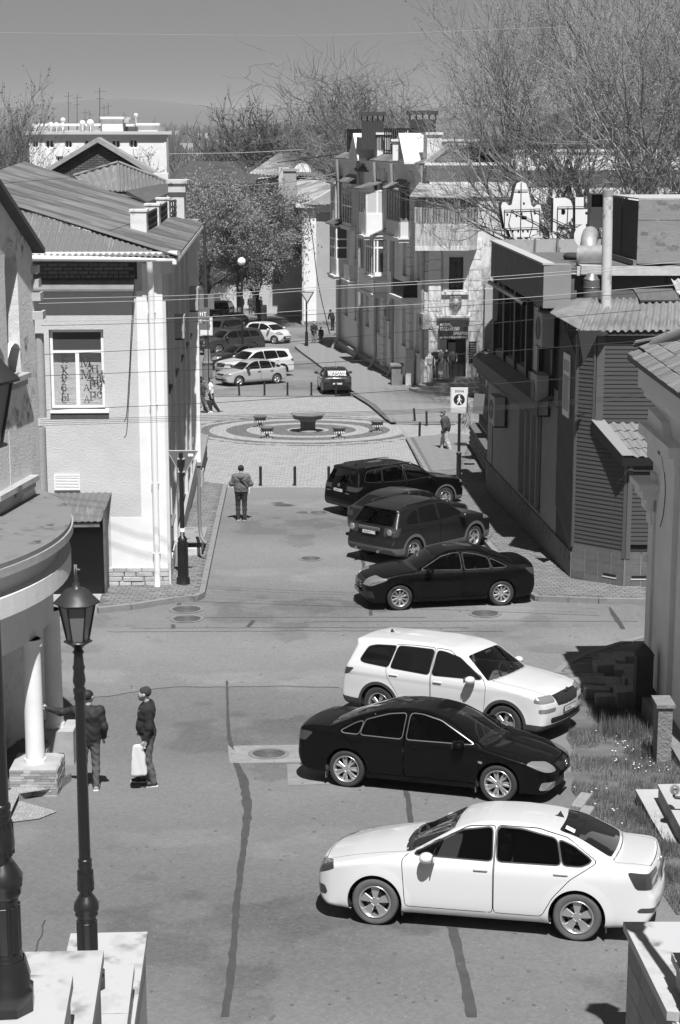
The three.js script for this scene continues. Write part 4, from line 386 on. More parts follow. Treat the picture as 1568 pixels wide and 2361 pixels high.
// left pavement with kerb and paving stones
function pavement(name, px, h, base, kerbIdx, stone, ang, sw, sl, mm, ex) { const P = gp(...px), t = struct(name, [drape(P, h), ...skirt(P, h, h + .1)], base); if (kerbIdx) { const ks = []; for (let i = kerbIdx[0]; i < kerbIdx[1]; i++) { const a = P[i], b = P[i + 1], l = Math.hypot(b[0] - a[0], b[1] - a[1]), n = Math.max(1, Math.round(l / 1)); for (let k = 0; k < n; k++) { const m = (k + .5) / n, x = lerp(a[0], b[0], m), d = lerp(a[1], b[1], m); ks.push(TR(x, g(d) + h - .07 + rr(-.006, .006), d, Math.atan2(b[1] - a[1], b[0] - a[0]), l / n - .015, .19, .15, 0, Math.atan((g(b[1]) - g(a[1])) / l))); } } pieces('kerb_stone', new THREE.BoxGeometry(1, 1, 1), [mats.kerb], t, ks); }
  if (stone) { const L = [], c = Math.cos(ang), s = Math.sin(ang), xs = P.map((q) => q[0]), dd = P.map((q) => q[1]), inside = (x, d) => sdPoly(P, x, d) < -.14; const cx = (Math.min(...xs) + Math.max(...xs)) / 2, cd = (Math.min(...dd) + Math.max(...dd)) / 2, R = Math.max(Math.max(...dd) - cd, Math.max(...xs) - cx) * 1.3; for (let i = 0, u = -R; u < R; u += sl, i++) for (let v = -R + (i % 2) * sw / 2; v < R; v += sw) { const x = cx + v * c - u * s, d = cd + v * s + u * c; if (!inside(x, d) || (ex && ex(x, d))) continue; L.push(TR(x, g(d) + h + .004 + rr(-.005, .005), d, ang + rr(-.02, .02), sw - .014, .03, sl - .014, -Math.atan(g(d - .5) - g(d + .5)))); } pieces('paving_stone', new THREE.BoxGeometry(1, 1, 1), mm ?? mats.paver, t, L); } return t; }
pavement('pavement', [[225, 1414], [300, 1406], [400, 1390], [450, 1386], [466, 1378], [480, 1310], [500, 1215], [520, 1125], [470, 1118], [365, 1358], [240, 1362]], .13, mats.joint, [0, 7], true, -.02, .23, .21);
pavement('pavement', [[1497, 1392], [1380, 1391], [1240, 1386], [1215, 1372], [1150, 1290], [1065, 1190], [1000, 1131], [985, 1095], [1050, 1090], [1085, 1025], [1140, 1148], [1318, 1344], [1445, 1361], [1500, 1361]], .12, mats.joint, [0, 7], true, .12, .24, .15);
pavement('pavement', [[985, 1094], [940, 1015], [1045, 1005], [1095, 1010], [1050, 1089]], .12, M(.21, .9, { map: T.stone }), [0, 1]);
pavement('pavement', [[905, 978], [870, 940], [813, 905], [760, 862], [700, 818], [682, 803], [690, 792], [790, 775], [800, 775], [960, 890], [1120, 930], [1110, 978]], .13, M(.23, .9, { map: T.stone, bumpMap: T.rough, bumpScale: .004 }), [0, 5]);
pavement('pavement', [[905, 978], [1110, 978], [1110, 1012], [940, 1014]], .02, mats.cobble[1], null, true, .05, .26, .16, mats.cobble);
for (const [p, w] of [[[[945, 1016], [985, 1092]], .36], [[[812, 910], [868, 945], [908, 980], [960, 981], [1050, 981]], .3], [[[848, 930], [900, 974]], .35]]) struct('paving_band', ribbon(gp(...p), w, .137), mats.cobbleDark[1]);
pavement('pavement', [[1283, 1563], [1300, 1545], [1350, 1518], [1420, 1496], [1500, 1474], [1510, 1545], [1420, 1560], [1360, 1590], [1330, 1605]], .1, mats.joint, [0, 4], true, .2, .5, .16);
// grass slope with weeds, dandelions, stray kerb stones
{ const gpoly = gp([1330, 1600], [1390, 1580], [1470, 1590], [1600, 1600], [1640, 2100], [1560, 2110], [1480, 1990], [1420, 1960], [1372, 1955], [1345, 1915], [1326, 1870], [1333, 1845], [1316, 1820], [1325, 1790], [1308, 1760], [1322, 1730], [1305, 1700], [1318, 1675], [1310, 1650], [1326, 1625]); const bank = struct('grass_bank', drape(gpoly, .012), mats.soil);
  const A = new Soup(), blade = (x, d, h, w) => { const a = rnd() * 6.283, l = rr(.1, .5) * h, b = V(x, g(d), d), t = b.clone().add(new THREE.Vector3(Math.cos(a) * l, h, Math.sin(a) * l)), u = new THREE.Vector3(Math.sin(a) * w, 0, Math.cos(a) * w); A.tri(b.clone().add(u), b.clone().sub(u), t); };
  const P2 = gpoly; let n = 0; while (n < 15000) { const q = [rr(1.5, 8), rr(22, 36)]; if (sdPoly(P2, q[0], q[1]) > 0) continue; const dens = fbm(q[0] / 20 + .5, q[1] / 20, 26, 3); if (dens < .4 + .12 * rnd()) { n += .3; continue; } n++; blade(q[0], q[1], rr(.03, .13) * (dens > .55 ? 1.5 : 1), .006); }
  for (const [x, y, m, r, hh] of [[1440, 1690, 1500, .55, .42], [1400, 1650, 500, .4, .3], [1490, 1740, 700, .4, .35], [1480, 1880, 700, .35, .22], [1520, 1960, 600, .3, .22], [1540, 2020, 500, .3, .2], [1500, 1900, 500, .3, .2]]) { const c = G(x, y); for (let i = 0; i < m; i++) { const a = rnd() * 6.283, q = r * Math.sqrt(rnd()) * rr(.4, 1.2); blade(c[0] + Math.cos(a) * q, c[2] + Math.sin(a) * q * 1.4, rr(.3, 1) * hh, .007); } }
  const gr = part('grass', A.geo(), mats.grass[1], bank, { kind: 'stuff' });
  const F = [], K = new Soup(); for (const [x, y, m, r] of [[1445, 1735, 14, .45], [1460, 1765, 9, .35], [1410, 1700, 3, .4], [1500, 1780, 10, .3], [1400, 1880, 5, .4], [1380, 1840, 5, .4], [1390, 1900, 4, .5], [1450, 1650, 4, .3]]) { const c = G(x, y); for (let i = 0; i < m; i++) { const X = c[0] + rr(-r, r), d = c[2] + rr(-r, r), h = rr(.06, .14); if (sdPoly(P2, X, d) > 0) continue; K.stick(V(X, g(d), d), V(X, g(d) + h, d), .004, .004); F.push(new THREE.SphereGeometry(rr(.011, .02), 7, 5).scale(1, .6, 1).translate(X, g(d) + h, -d)); } } part('dandelions', F, M(.7, .9), bank, { kind: 'stuff' }); part('dandelion_stems', K.geo(), mats.grass[0], bank, { kind: 'stuff' });
  const ks = [[1333, 1862], [1342, 1890], [1352, 1918], [1363, 1945]].map(([x, y], i) => { const c = G(x, y); return TR(c[0] + .05, c[1] + .06, c[2], 1.25 + rr(-.1, .1), .62, .2, .2, rr(-.05, .05), rr(-.06, .06)); }); pieces('kerb_stone', rbox(1, 1, 1, .12, 2), [mats.concrete], bank, ks); }
import { FontLoader } from 'three/addons/loaders/FontLoader.js';
import { TextGeometry } from 'three/addons/geometries/TextGeometry.js';
const fontSerif = await new FontLoader().loadAsync('fonts/droid/droid_serif_regular.typeface.json'), fontBold = await new FontLoader().loadAsync('fonts/droid/droid_sans_bold.typeface.json');
function letter(s, h, t = .01, f = fontBold) { const q = new TextGeometry(s, { font: f, size: h, depth: t, curveSegments: 4, bevelEnabled: false }); return q; }
// window: frame bars and panes inside a rectangle of wall W
function win(W, a, b, parent, o = {}) { const s0 = Math.min(a[0], b[0]), s1 = Math.max(a[0], b[0]), y0 = Math.min(a[1], b[1]), y1 = Math.max(a[1], b[1]), n = o.n ?? -.12, fw = o.fw ?? .06, mat = o.mat ?? mats.whiteTrim, L = [W.box(s0, s1, y0, y0 + fw, n - .05, n), W.box(s0, s1, y1 - fw, y1, n - .05, n), W.box(s0, s0 + fw, y0 + fw, y1 - fw, n - .05, n), W.box(s1 - fw, s1, y0 + fw, y1 - fw, n - .05, n)];
  for (const m of o.mull ?? []) L.push(W.box(lerp(s0, s1, m) - fw / 2, lerp(s0, s1, m) + fw / 2, y0 + fw, y1 - fw, n - .045, n - .003)); for (const m of o.tr ?? []) L.push(W.box(s0 + fw, s1 - fw, lerp(y0, y1, m) - fw / 2, lerp(y0, y1, m) + fw / 2, n - .042, n - .005));
  const f = part('window', L, mat, parent), xs = [0, ...(o.mull ?? []), 1], ys = [0, ...(o.tr ?? []), 1]; for (let i = 0; i < xs.length - 1; i++) for (let k = 0; k < ys.length - 1; k++) part('pane', W.box(lerp(s0, s1, xs[i]) + .01, lerp(s0, s1, xs[i + 1]) - .01, lerp(y0, y1, ys[k]) + .01, lerp(y0, y1, ys[k + 1]) - .01, n - .03, n - .022), o.glass ?? mats.glass, f);
  if (o.sill) part('sill', W.box(s0 - .08, s1 + .08, y0 - .07, y0, n, .09), o.sillMat ?? mats.whiteTrim, f); if (o.back) part('blind', W.box(s0, s1, y0, y1, n - .2, n - .15), o.back, f); return f; }
const onPlane = (px, py, o, n) => { const r = ray(px, py), d = new THREE.Vector3(r[0], r[1], -r[2]), e = new THREE.Vector3(0, H0, 0), t = o.clone().sub(e).dot(n) / d.dot(n); return e.addScaledVector(d, t); };
// ---------- pale two-storey building on the left ----------
{ const Wf = wall(-10.5, 45.97, -4.62, 46.2), Ws = wall(-4.62, 46.2, -5.3, 63.4), t = thing('pale_building', 'pale two-storey corner building with a lettered window and rusty sheet roof on the left', 'building', [-4.62, 0, 46.2]);
  const A = (x, y, k) => Wf.at(x, y, k), c = A(373, 600)[0], w0 = A(112, 760), w1 = A(243, 943), yE = 8.75, yP = A(300, 1310)[1];
  part('wall', [Wf.shape(rc(0, yP, c, yE), -.35, 0, [rc(w0[0], w1[1], w1[0], w0[1])]), Wf.box(0, c, yP, yP + .01, -.4, -.3)], mats.facade, t);
  part('white_wall_patch', Wf.box(A(255, 1200)[0], A(331, 1200)[0], yP, A(255, 1193)[1], 0, .012), mats.white, t);
  const pl0 = A(329, 700)[0]; part('pilaster', [Wf.box(pl0, c, yP - .02, yE - .1, .0, .05), Wf.box(pl0 + .14, c + .003, yP - .02, yE - .02, .05, .09), Wf.box(pl0 - .16, pl0, yP, yE - .8, 0, .025)], mats.white, t);
  const wf = win(Wf, [w0[0] + .01, w0[1] - .01], [w1[0] - .01, w1[1] + .01], t, { n: -.13, fw: .07, mull: [], tr: [.72], glass: mats.pane, back: mats.blind });
  part('mullion', Wf.box(A(179, 900)[0] - .05, A(179, 900)[0] + .05, w1[1] + .07, A(179, 814)[1], -.185, -.128), mats.whiteTrim, wf); part('upper_pane', Wf.box(w0[0] + .07, w1[0] - .07, A(179, 809)[1], w0[1] - .07, -.155, -.15), mats.glassGrey, wf);
  part('sill', [Wf.box(w0[0] - .02, w1[0] + .1, w1[1] - .09, w1[1], -.13, .1)], mats.whiteTrim, t); part('sill_edge', Wf.box(w0[0], w1[0] + .08, w1[1] - .14, w1[1] - .09, 0, .07), mats.woodDark, t);
  const lets = []; [..."КУРСЫ"].forEach((l, i) => { const p = A(142 - (i % 2) * .5, 838 + i * 22); lets.push(Wf.put(letter(l, .19, .006, fontSerif).translate(p[0] - .03, p[1], -.1))); });
  [["М", 183, 848, .26], ["А", 198, 852, .19], ["Н", 209, 860, .2], ["И", 221, 871, .19], ["К", 226, 883, .22], ["Ю", 214, 893, .19], ["Р", 203, 899, .26], ["А", 191, 903, .19]].forEach(([l, x, y, h]) => { const p = A(x, y); lets.push(Wf.put(letter(l, h, .006, fontSerif).scale(.95, .95, 1).translate(p[0], p[1], -.1))); }); lets.forEach((q) => part('letter', q, M(.04, .7), wf));
  // eave, gutter, downpipe
  part('gutter', [tube([Wf.p(-.5, 8.86, .5), Wf.p(c + .45, 8.78, .5)], .07, 8), Wf.box(0, c + .42, 8.9, 8.97, .0, .46)], mats.whiteTrim, t); part('soffit', Wf.box(0, c + .4, 8.74, 8.77, -.1, .45), mats.white, t);
  const dp = A(350, 700)[0]; part('downpipe', [tube([Wf.p(dp, 8.75, .5), Wf.p(dp, 8.5, .45), Wf.p(dp, 8.1, .2), Wf.p(dp, 7.8, .17), Wf.p(dp, 4, .17), Wf.p(dp, .25, .17), Wf.p(dp, .0, .25)], .085, 10, 60), ...[7.4, 5, 2.9, 1].map((y) => Wf.box(dp - .1, dp + .1, y, y + .02, .06, .2))], mats.whiteTrim, t);
  // brick band under the eave, sheet ledge below it
  const bt = A(100, 598)[1], bb = A(100, 643)[1], bx1 = A(316, 620)[0]; const bp = part('brick_band', Wf.box(0, bx1, bb - .02, yE, 0, .01), mats.mortar, t), bl = []; for (let r = 0; r < 5; r++) for (let i = 0; i < 22; i++) { const sold = r === 0, w = sold ? .14 : .26, x = 1.3 + i * w * 1.0 + (r % 2 ? .13 : 0); for (const xx of sold ? [x] : [x]) { if (xx + w > bx1) continue; bl.push(new THREE.Matrix4().multiplyMatrices(Wf.m, new THREE.Matrix4().makeTranslation(xx + w / 2, bb + .06 + r * .1, .03 + rr(0, .015)).scale(new THREE.Vector3(w - .018, .082, .06)))); } } for (let i = 21; i < 40; i++) { const xx = 1.3 + i * .14; if (xx + .14 < bx1) bl.push(new THREE.Matrix4().multiplyMatrices(Wf.m, new THREE.Matrix4().makeTranslation(xx + .07, bb + .06, .03).scale(new THREE.Vector3(.12, .082, .06)))); } pieces('brick', new THREE.BoxGeometry(1, 1, 1), [M(.13, .9, { map: T.stone }), M(.15, .9, { map: T.stone })], bp, bl);
  const l1 = A(310, 655)[1]; part('ledge_sheet', slabOf([Wf.p(0, l1 + .12, .01), Wf.p(A(310, 655)[0], l1 + .12, .01), Wf.p(A(310, 655)[0], l1 - .1, .36), Wf.p(0, l1 - .1, .36)], new THREE.Vector3(0, -.05, 0)), M(.2, .6, { map: T.stone }), t);
  // vent, plinth stones, shed with black door
  const v0 = A(125, 1094), v1 = A(185, 1129), vt = part('vent', [Wf.box(v0[0], v1[0], v1[1], v1[1] + .03, 0, .05), Wf.box(v0[0], v1[0], v0[1] - .03, v0[1], 0, .05), Wf.box(v0[0], v0[0] + .03, v1[1] + .03, v0[1] - .03, 0, .05), Wf.box(v1[0] - .03, v1[0], v1[1] + .03, v0[1] - .03, 0, .05), Wf.box(v0[0], v1[0], v1[1], v0[1], 0, .008)], mats.whiteTrim, t); for (let k = 0; k < 9; k++) part('slat', new THREE.BoxGeometry(v1[0] - v0[0] - .06, .008, .045).rotateX(.7).translate((v0[0] + v1[0]) / 2, lerp(v1[1] + .05, v0[1] - .04, k / 8), .03).applyMatrix4(Wf.m), mats.whiteTrim, vt);
  const pb = part('plinth', Wf.box(A(240, 1330)[0], c, -.2, yP, -.2, .0), M(.3, .95, { map: T.stone }), t), sl = []; for (let r = 0; r < 5; r++) { let x = A(250, 1330)[0] + rr(-.2, 0); while (x < c - .03) { const w = Math.min(rr(.28, .6), c + .03 - x); sl.push(new THREE.Matrix4().multiplyMatrices(Wf.m, new THREE.Matrix4().makeTranslation(x + w / 2, -.03 + r * .125 + .06, .03).scale(new THREE.Vector3(w - .02, .112, rr(.08, .13))))); x += w; } } for (let r = 0; r < 5; r++) for (let q = .1; q < 3; q += .5) sl.push(new THREE.Matrix4().multiplyMatrices(Ws.m, new THREE.Matrix4().makeTranslation(q + .2, -.03 + r * .125 + .06, .03).scale(new THREE.Vector3(.48, .112, .1)))); pieces('plinth_stone', rbox(1, 1, 1, .12, 2), mats.stone, pb, sl);
  // street side: wall, pilasters, windows in shade
  const S = (x, y, k) => Ws.at(x, y, k), L2 = Ws.len; const holes = []; for (const q of [1.6, 5.0, 8.4, 11.8, 14.6]) { holes.push(rc(q, 1.4, q + 1.3, 3.9), rc(q, 5.1, q + 1.3, 7.5)); } part('side_wall', Ws.shape(rc(0, -1, L2, 8.75), -.35, 0, holes), mats.facadeSide, t); holes.forEach((h) => win(Ws, h[0], h[2], t, { n: -.2, fw: .08, mull: [.5], tr: [.7], sill: true, sillMat: mats.rust }));
  part('side_pilaster', [.0, 3.6, 7.0, 10.4, 13.5].map((q) => Ws.box(q + .01, q + .5, -.3, 8.7, 0, .1)), mats.facadeSide, t); part('end_pilaster', [Ws.box(L2 - .5, L2, -.9, 8.6, 0, .28), Ws.box(L2 - .6, L2 + .05, 7.9, 8.6, .0, .36)], mats.white, t); part('side_plinth', Ws.box(3, L2, -1.2, .5, 0, .14), mats.greyWall, t); part('side_cornice', [Ws.box(-.1, L2, 8.4, 8.72, 0, .26)], mats.facadeSide, t);
  // roof planes
  const e1 = V(-4.17, 8.84, 45.62), e2 = V(-4.86, 8.82, 63.9), up = new THREE.Vector3(-1, .27, 0), n2 = e2.clone().sub(e1).cross(up).normalize(); const R = (x, y) => onPlane(x, y, e1, n2), hip = R(40, 478), hipO = R(-120, 434), rear = R(273, 445), rear2 = R(0, 355), rear3 = R(-130, 312);
  const fr = [e1, hip, hipO], bk = [e2, rear, rear2, rear3], lineAt = (Lp, x) => { for (let i = 0; i < Lp.length - 1; i++) if (x <= Lp[i].x && x >= Lp[i + 1].x) return Lp[i].clone().lerp(Lp[i + 1], (x - Lp[i].x) / (Lp[i + 1].x - Lp[i].x)); return Lp[x > Lp[0].x ? 0 : Lp.length - 1].clone(); };
  const xsR = [-4.17, -6.2, -8.2, -10.4, -12.6]; for (let i = 0; i < xsR.length - 1; i++) { const a = lineAt(fr, xsR[i]), b = lineAt(bk, i ? xsR[i] : -4.86), c1 = lineAt(bk, xsR[i + 1] - .02), d1 = lineAt(fr, xsR[i + 1] - .02), lift = new THREE.Vector3(0, .012 * (i % 2) + .004 * i, 0); part('roof_sheet', slabOf([a, b, c1, d1].map((p) => p.clone().add(lift)), new THREE.Vector3(0, -.03, 0)), mats.roofPeel, t); }
  const eL = V(-10.6, 8.9, 45.55), eR = V(-4.25, 8.86, 45.62); part('corrugated_slope', corrugated(eL, eR, e1.clone().add(new THREE.Vector3(-.06, 0, 0)), hipO,   .155, .022, 6), mats.roofV, t); part('hip_flashing', [slabOf([e1.clone().add(new THREE.Vector3(.05, .05, .1)), hip.clone().add(new THREE.Vector3(0, .05, .18)), hip.clone().add(new THREE.Vector3(.1, .06, -.3)), e1.clone().add(new THREE.Vector3(.1, .05, -.5))], new THREE.Vector3(0, -.015, 0))], M(.2, .7, { map: T.stone }), t);
  const den = []; for (let k = 0; k < 60; k++) { const p = e1.clone().lerp(e2, k / 60); den.push(new THREE.BoxGeometry(.1, .1, .16).translate(p.x - .04, p.y - .12, p.z)); } part('eave_boards', [slabOf([e1.clone().add(new THREE.Vector3(-.02, -.03, 0)), e2.clone().add(new THREE.Vector3(-.02, -.03, 0)), e2.clone().add(new THREE.Vector3(-.5, -.04, 0)), e1.clone().add(new THREE.Vector3(-.5, -.04, 0))], new THREE.Vector3(0, -.05, 0)), ...den], mats.white, t);
  // parapet piers with dark lattice, chimney
  const pier = (x0, x1, y0, y1) => { const p = R((x0 + x1) / 2, y1), d = -p.z, a = atD(x0, y0, d), b = atD(x1, y1, d); part('parapet_pier', [box(a[0], b[0], b[1] - .15, a[1], d, d + .5), box(a[0] - .03, b[0] + .03, a[1], a[1] + .06, d - .03, d + .53)], M(.66, .85, { map: T.stain }), t); return [b[0], a[1], d]; };
  const P1 = pier(300, 338, 488, 531), P2 = pier(334, 367, 474, 516), P3 = pier(360, 390, 460, 499); for (const [a, b] of [[P1, P2], [P2, P3], [P3, [P3[0] + .3, P3[1], P3[2] + 4]]]) { const bars = []; for (let k = 0; k < 9; k++) { const m = k / 8, d = lerp(a[2] + .5, b[2], m), x = lerp(a[0], b[0], m) - .08; bars.push(box(x - .02, x + .02, a[1] - .62, a[1] - .08, d - .04, d + .04)); } for (const h of [.1, .3, .5]) bars.push(tube([V(a[0] - .08, a[1] - h, a[2] + .5), V(b[0] - .08, b[1] - h, b[2])], .04, 4)); part('parapet_lattice', bars, mats.ironDark, t); }
  { const p = R(408, 500), d = -p.z, a = atD(390, 443, d), b = atD(425, 500, d), c2 = atD(388, 419, d), e = atD(438, 443, d); const ch = part('chimney', [box(a[0], b[0], b[1] - .2, a[1], d, d + .9)], M(.6, .85, { map: T.stain }), t); part('chimney_cap', [box(c2[0], e[0] - .15, a[1], a[1] + .3, d - .1, d + 1.1), box(c2[0] - .06, e[0] - .08, a[1] + .3, a[1] + .42, d - .16, d + 1.16)], M(.55, .85, { map: T.stain }), ch); }
  // air conditioners and the awning-like lamp on the street side
  const ac = (W, x, y, k, w, h, dp2, l, sg = 1) => { const q = W.at(x, y, k); q[0] += sg * w / 2; const T2 = thing('air_conditioner', l, 'air conditioner', W.p(q[0], q[1], k).toArray().map((v, i) => i === 2 ? -v : v)); part('case', W.box(q[0] - w / 2, q[0] + w / 2, q[1] - h / 2, q[1] + h / 2, k - dp2, k), mats.acCase, T2); part('fan_grille', [W.put(new THREE.TorusGeometry(h * .33, .015, 4, 20).translate(q[0] - w * .12, q[1], k + .005)), W.put(new THREE.CircleGeometry(h * .33, 20).translate(q[0] - w * .12, q[1], k + .003))], mats.acDark, T2); part('bracket', [W.box(q[0] - w / 2, q[0] + w / 2, q[1] - h / 2 - .05, q[1] - h / 2, -.0, k)], mats.ironDark, T2); return T2; };
  globalThis.acUnit = ac; ac(Ws, 425, 755, .36, .8, .62, .3, 'small air conditioner on the shaded street side of the pale building'); ac(Ws, 457, 690, .4, .85, .75, .3, 'dark-grilled air conditioner high on the far corner of the pale building');
  // lean-to with the black door
  const sh = thing('lean_to', 'low lean-to with a ribbed sheet roof and black door against the pale building', 'shed', [-6.3, 0, 45.2]); const r0 = A(105, 1135), r1 = A(258, 1135), yF = A(240, 1203, 1.0); const Lr = []; part('roof_sheet', corrugated(Wf.p(r0[0] - .6, yF[1], 1.05), Wf.p(r1[0] - .2, yF[1] + .02, 1.05), Wf.p(r1[0], r1[1], .02), Wf.p(r0[0] - .4, r1[1], .02), .16, .018, 4), M(.17, .6, { map: T.peelV }), sh); part('fascia', Wf.box(r0[0] - .6, r1[0] - .25, yF[1] - .14, yF[1] - .03, .95, 1.0), mats.rust, sh);
  const dr = A(240, 1300, .9); part('side_panel', [Wf.box(dr[0] - .0, dr[0] + .06, -.1, yF[1], .85, .93), Wf.box(dr[0] + .0, dr[0] + .05, -.1, r1[1] - .3, .0, .9)], M(.14, .8, { map: T.plank }), sh); part('door', Wf.box(dr[0] - 2.2, dr[0] - .01, -.1, yF[1] - .15, .84, .9), MP(.004, .25), sh); const hd = A(174, 1314, .93); part('handle', [Wf.box(hd[0] - .04, hd[0] + .04, hd[1] - .14, hd[1] + .14, .9, .92), Wf.box(hd[0] - .02, hd[0] + .12, hd[1], hd[1] + .03, .92, .97)], mats.alu, sh); const stp = A(250, 1405, 0); part('step', Wf.box(dr[0] - 1.4, dr[0] + .35, -.1, .1, .9, 1.7), M(.4, .9, { map: T.stone }), sh); }
{ // low wall and stairs beyond the pale building
  const a = G(463, 1118), b = G(478, 1062), t = thing('low_wall', 'low rendered wall with a pale coping at the far corner of the pale building', 'wall', [a[0], a[1], a[2]]); const W = wall(a[0], a[2], b[0], b[2]), yT = W.at(477, 1003)[1]; part('wall', W.box(0, W.len, -1.5, yT - .12, -.5, 0), M(.17, .9, { map: T.stain }), t); part('coping', W.box(-.05, W.len + .05, yT - .12, yT, -.6, .06), M(.26, .8, { map: T.stone }), t); part('end_pier', W.box(-.05, .5, -1.5, yT - .3, .0, .1), mats.greyWall, t);
  const q = G(414, 1255), bl = thing('stone_step', 'weathered stone block with a sheet top beside the near yield sign', 'step', [q[0], q[1], q[2]]); const c = G(445, 1290); part('block', [rbox(1.15, .3, 1.0, .03).translate(q[0] + .25, c[1] + .22, -c[2] - .4)], mats.stone[0], bl); part('cover_sheet', rbox(1.35, .05, 1.8, .01).rotateX(.02).translate(q[0] + .22, c[1] + .56, -c[2] - .75), mats.wood, bl); part('lower_block', rbox(1.2, .12, .8, .02).translate(q[0] + .22, c[1] + .45, -c[2] - .8), mats.concrete, bl); }
{ // brick gable and patched roofs behind
  const D = 74, t = thing('brick_gable_house', 'dark brick gable with a white sloping verge behind the pale building roof', 'house', [-8, 8, D]); const p = (x, y) => { const q = atD(x, y, D); return [q[0], q[1]]; }; const out = [p(118, 394), p(227, 330), p(380, 421), p(380, 470), p(118, 470)]; part('gable_wall', shapeGeo(out, .3).translate(0, 0, -D - .3), mats.mortar, t); const L = []; const s = Math.min(...out.map((q) => q[0])), yb = p(200, 440)[1]; for (let r = 0; r < 22; r++) for (let x = s + (r % 2) * .14; x < out[2][0]; x += .28) { const y = yb + r * .09; if (sdPoly(out, x, y) > -.1) continue; L.push(TR(x, y, D - .015, 0, .262, .074, .05)); } pieces('brick', new THREE.BoxGeometry(1, 1, 1), mats.brick, t, L);
  const [a, b, c] = [p(112, 396), p(227, 327), p(386, 423)].map((q) => V(q[0], q[1], D)); for (const [u, v] of [[a, b], [b, c]]) part('verge_board', slabOf([u, v, v.clone().add(new THREE.Vector3(0, .2, 0)), u.clone().add(new THREE.Vector3(0, .2, 0))].map((q) => q.clone().add(new THREE.Vector3(0, -.02, .3))), new THREE.Vector3(0, 0, -1.2)), M(.34, .7, { map: T.stone }), t);
  const t2 = thing('patched_roof', 'small corrugated hip roof in front of the dark brick gable', 'roof', [-8, 8, 70]); const P3 = (x, y, d) => V(...atD(x, y, d)); part('roof_slope', corrugated(P3(205, 440, 68), P3(278, 440, 68), P3(274, 375, 72), P3(170, 406, 72), .2, .03, 5), M(.24, .75, { map: T.peelV }), t2); part('roof_slope', corrugated(P3(276, 440, 68), P3(390, 440, 70), P3(382, 418, 72.5), P3(273, 375, 72), .2, .03, 5), M(.2, .75, { map: T.peelV }), t2); part('flat_roof', slabOf([P3(290, 439, 67), P3(388, 421, 70), P3(388, 445, 67), P3(340, 466, 66)], new THREE.Vector3(0, -.08, 0)), mats.roofDark, t2); part('ridge_cap', [tube([P3(170, 405, 71.9), P3(273, 374, 71.9)], .07, 5), tube([P3(273, 374, 71.9), P3(384, 418, 72.4)], .07, 5)], mats.roofPeel, t2); part('base_wall', box(-9.5, -5.6, 7.2, 8.6, 68.6, 72), mats.darkWall, t2); const q = [atD(355, 399, 73), atD(390, 416, 73)]; part('chimney', box(q[0][0], q[1][0], q[1][1] - .4, q[0][1], 72.6, 73.4), M(.66, .85, { map: T.stain }), t2); }
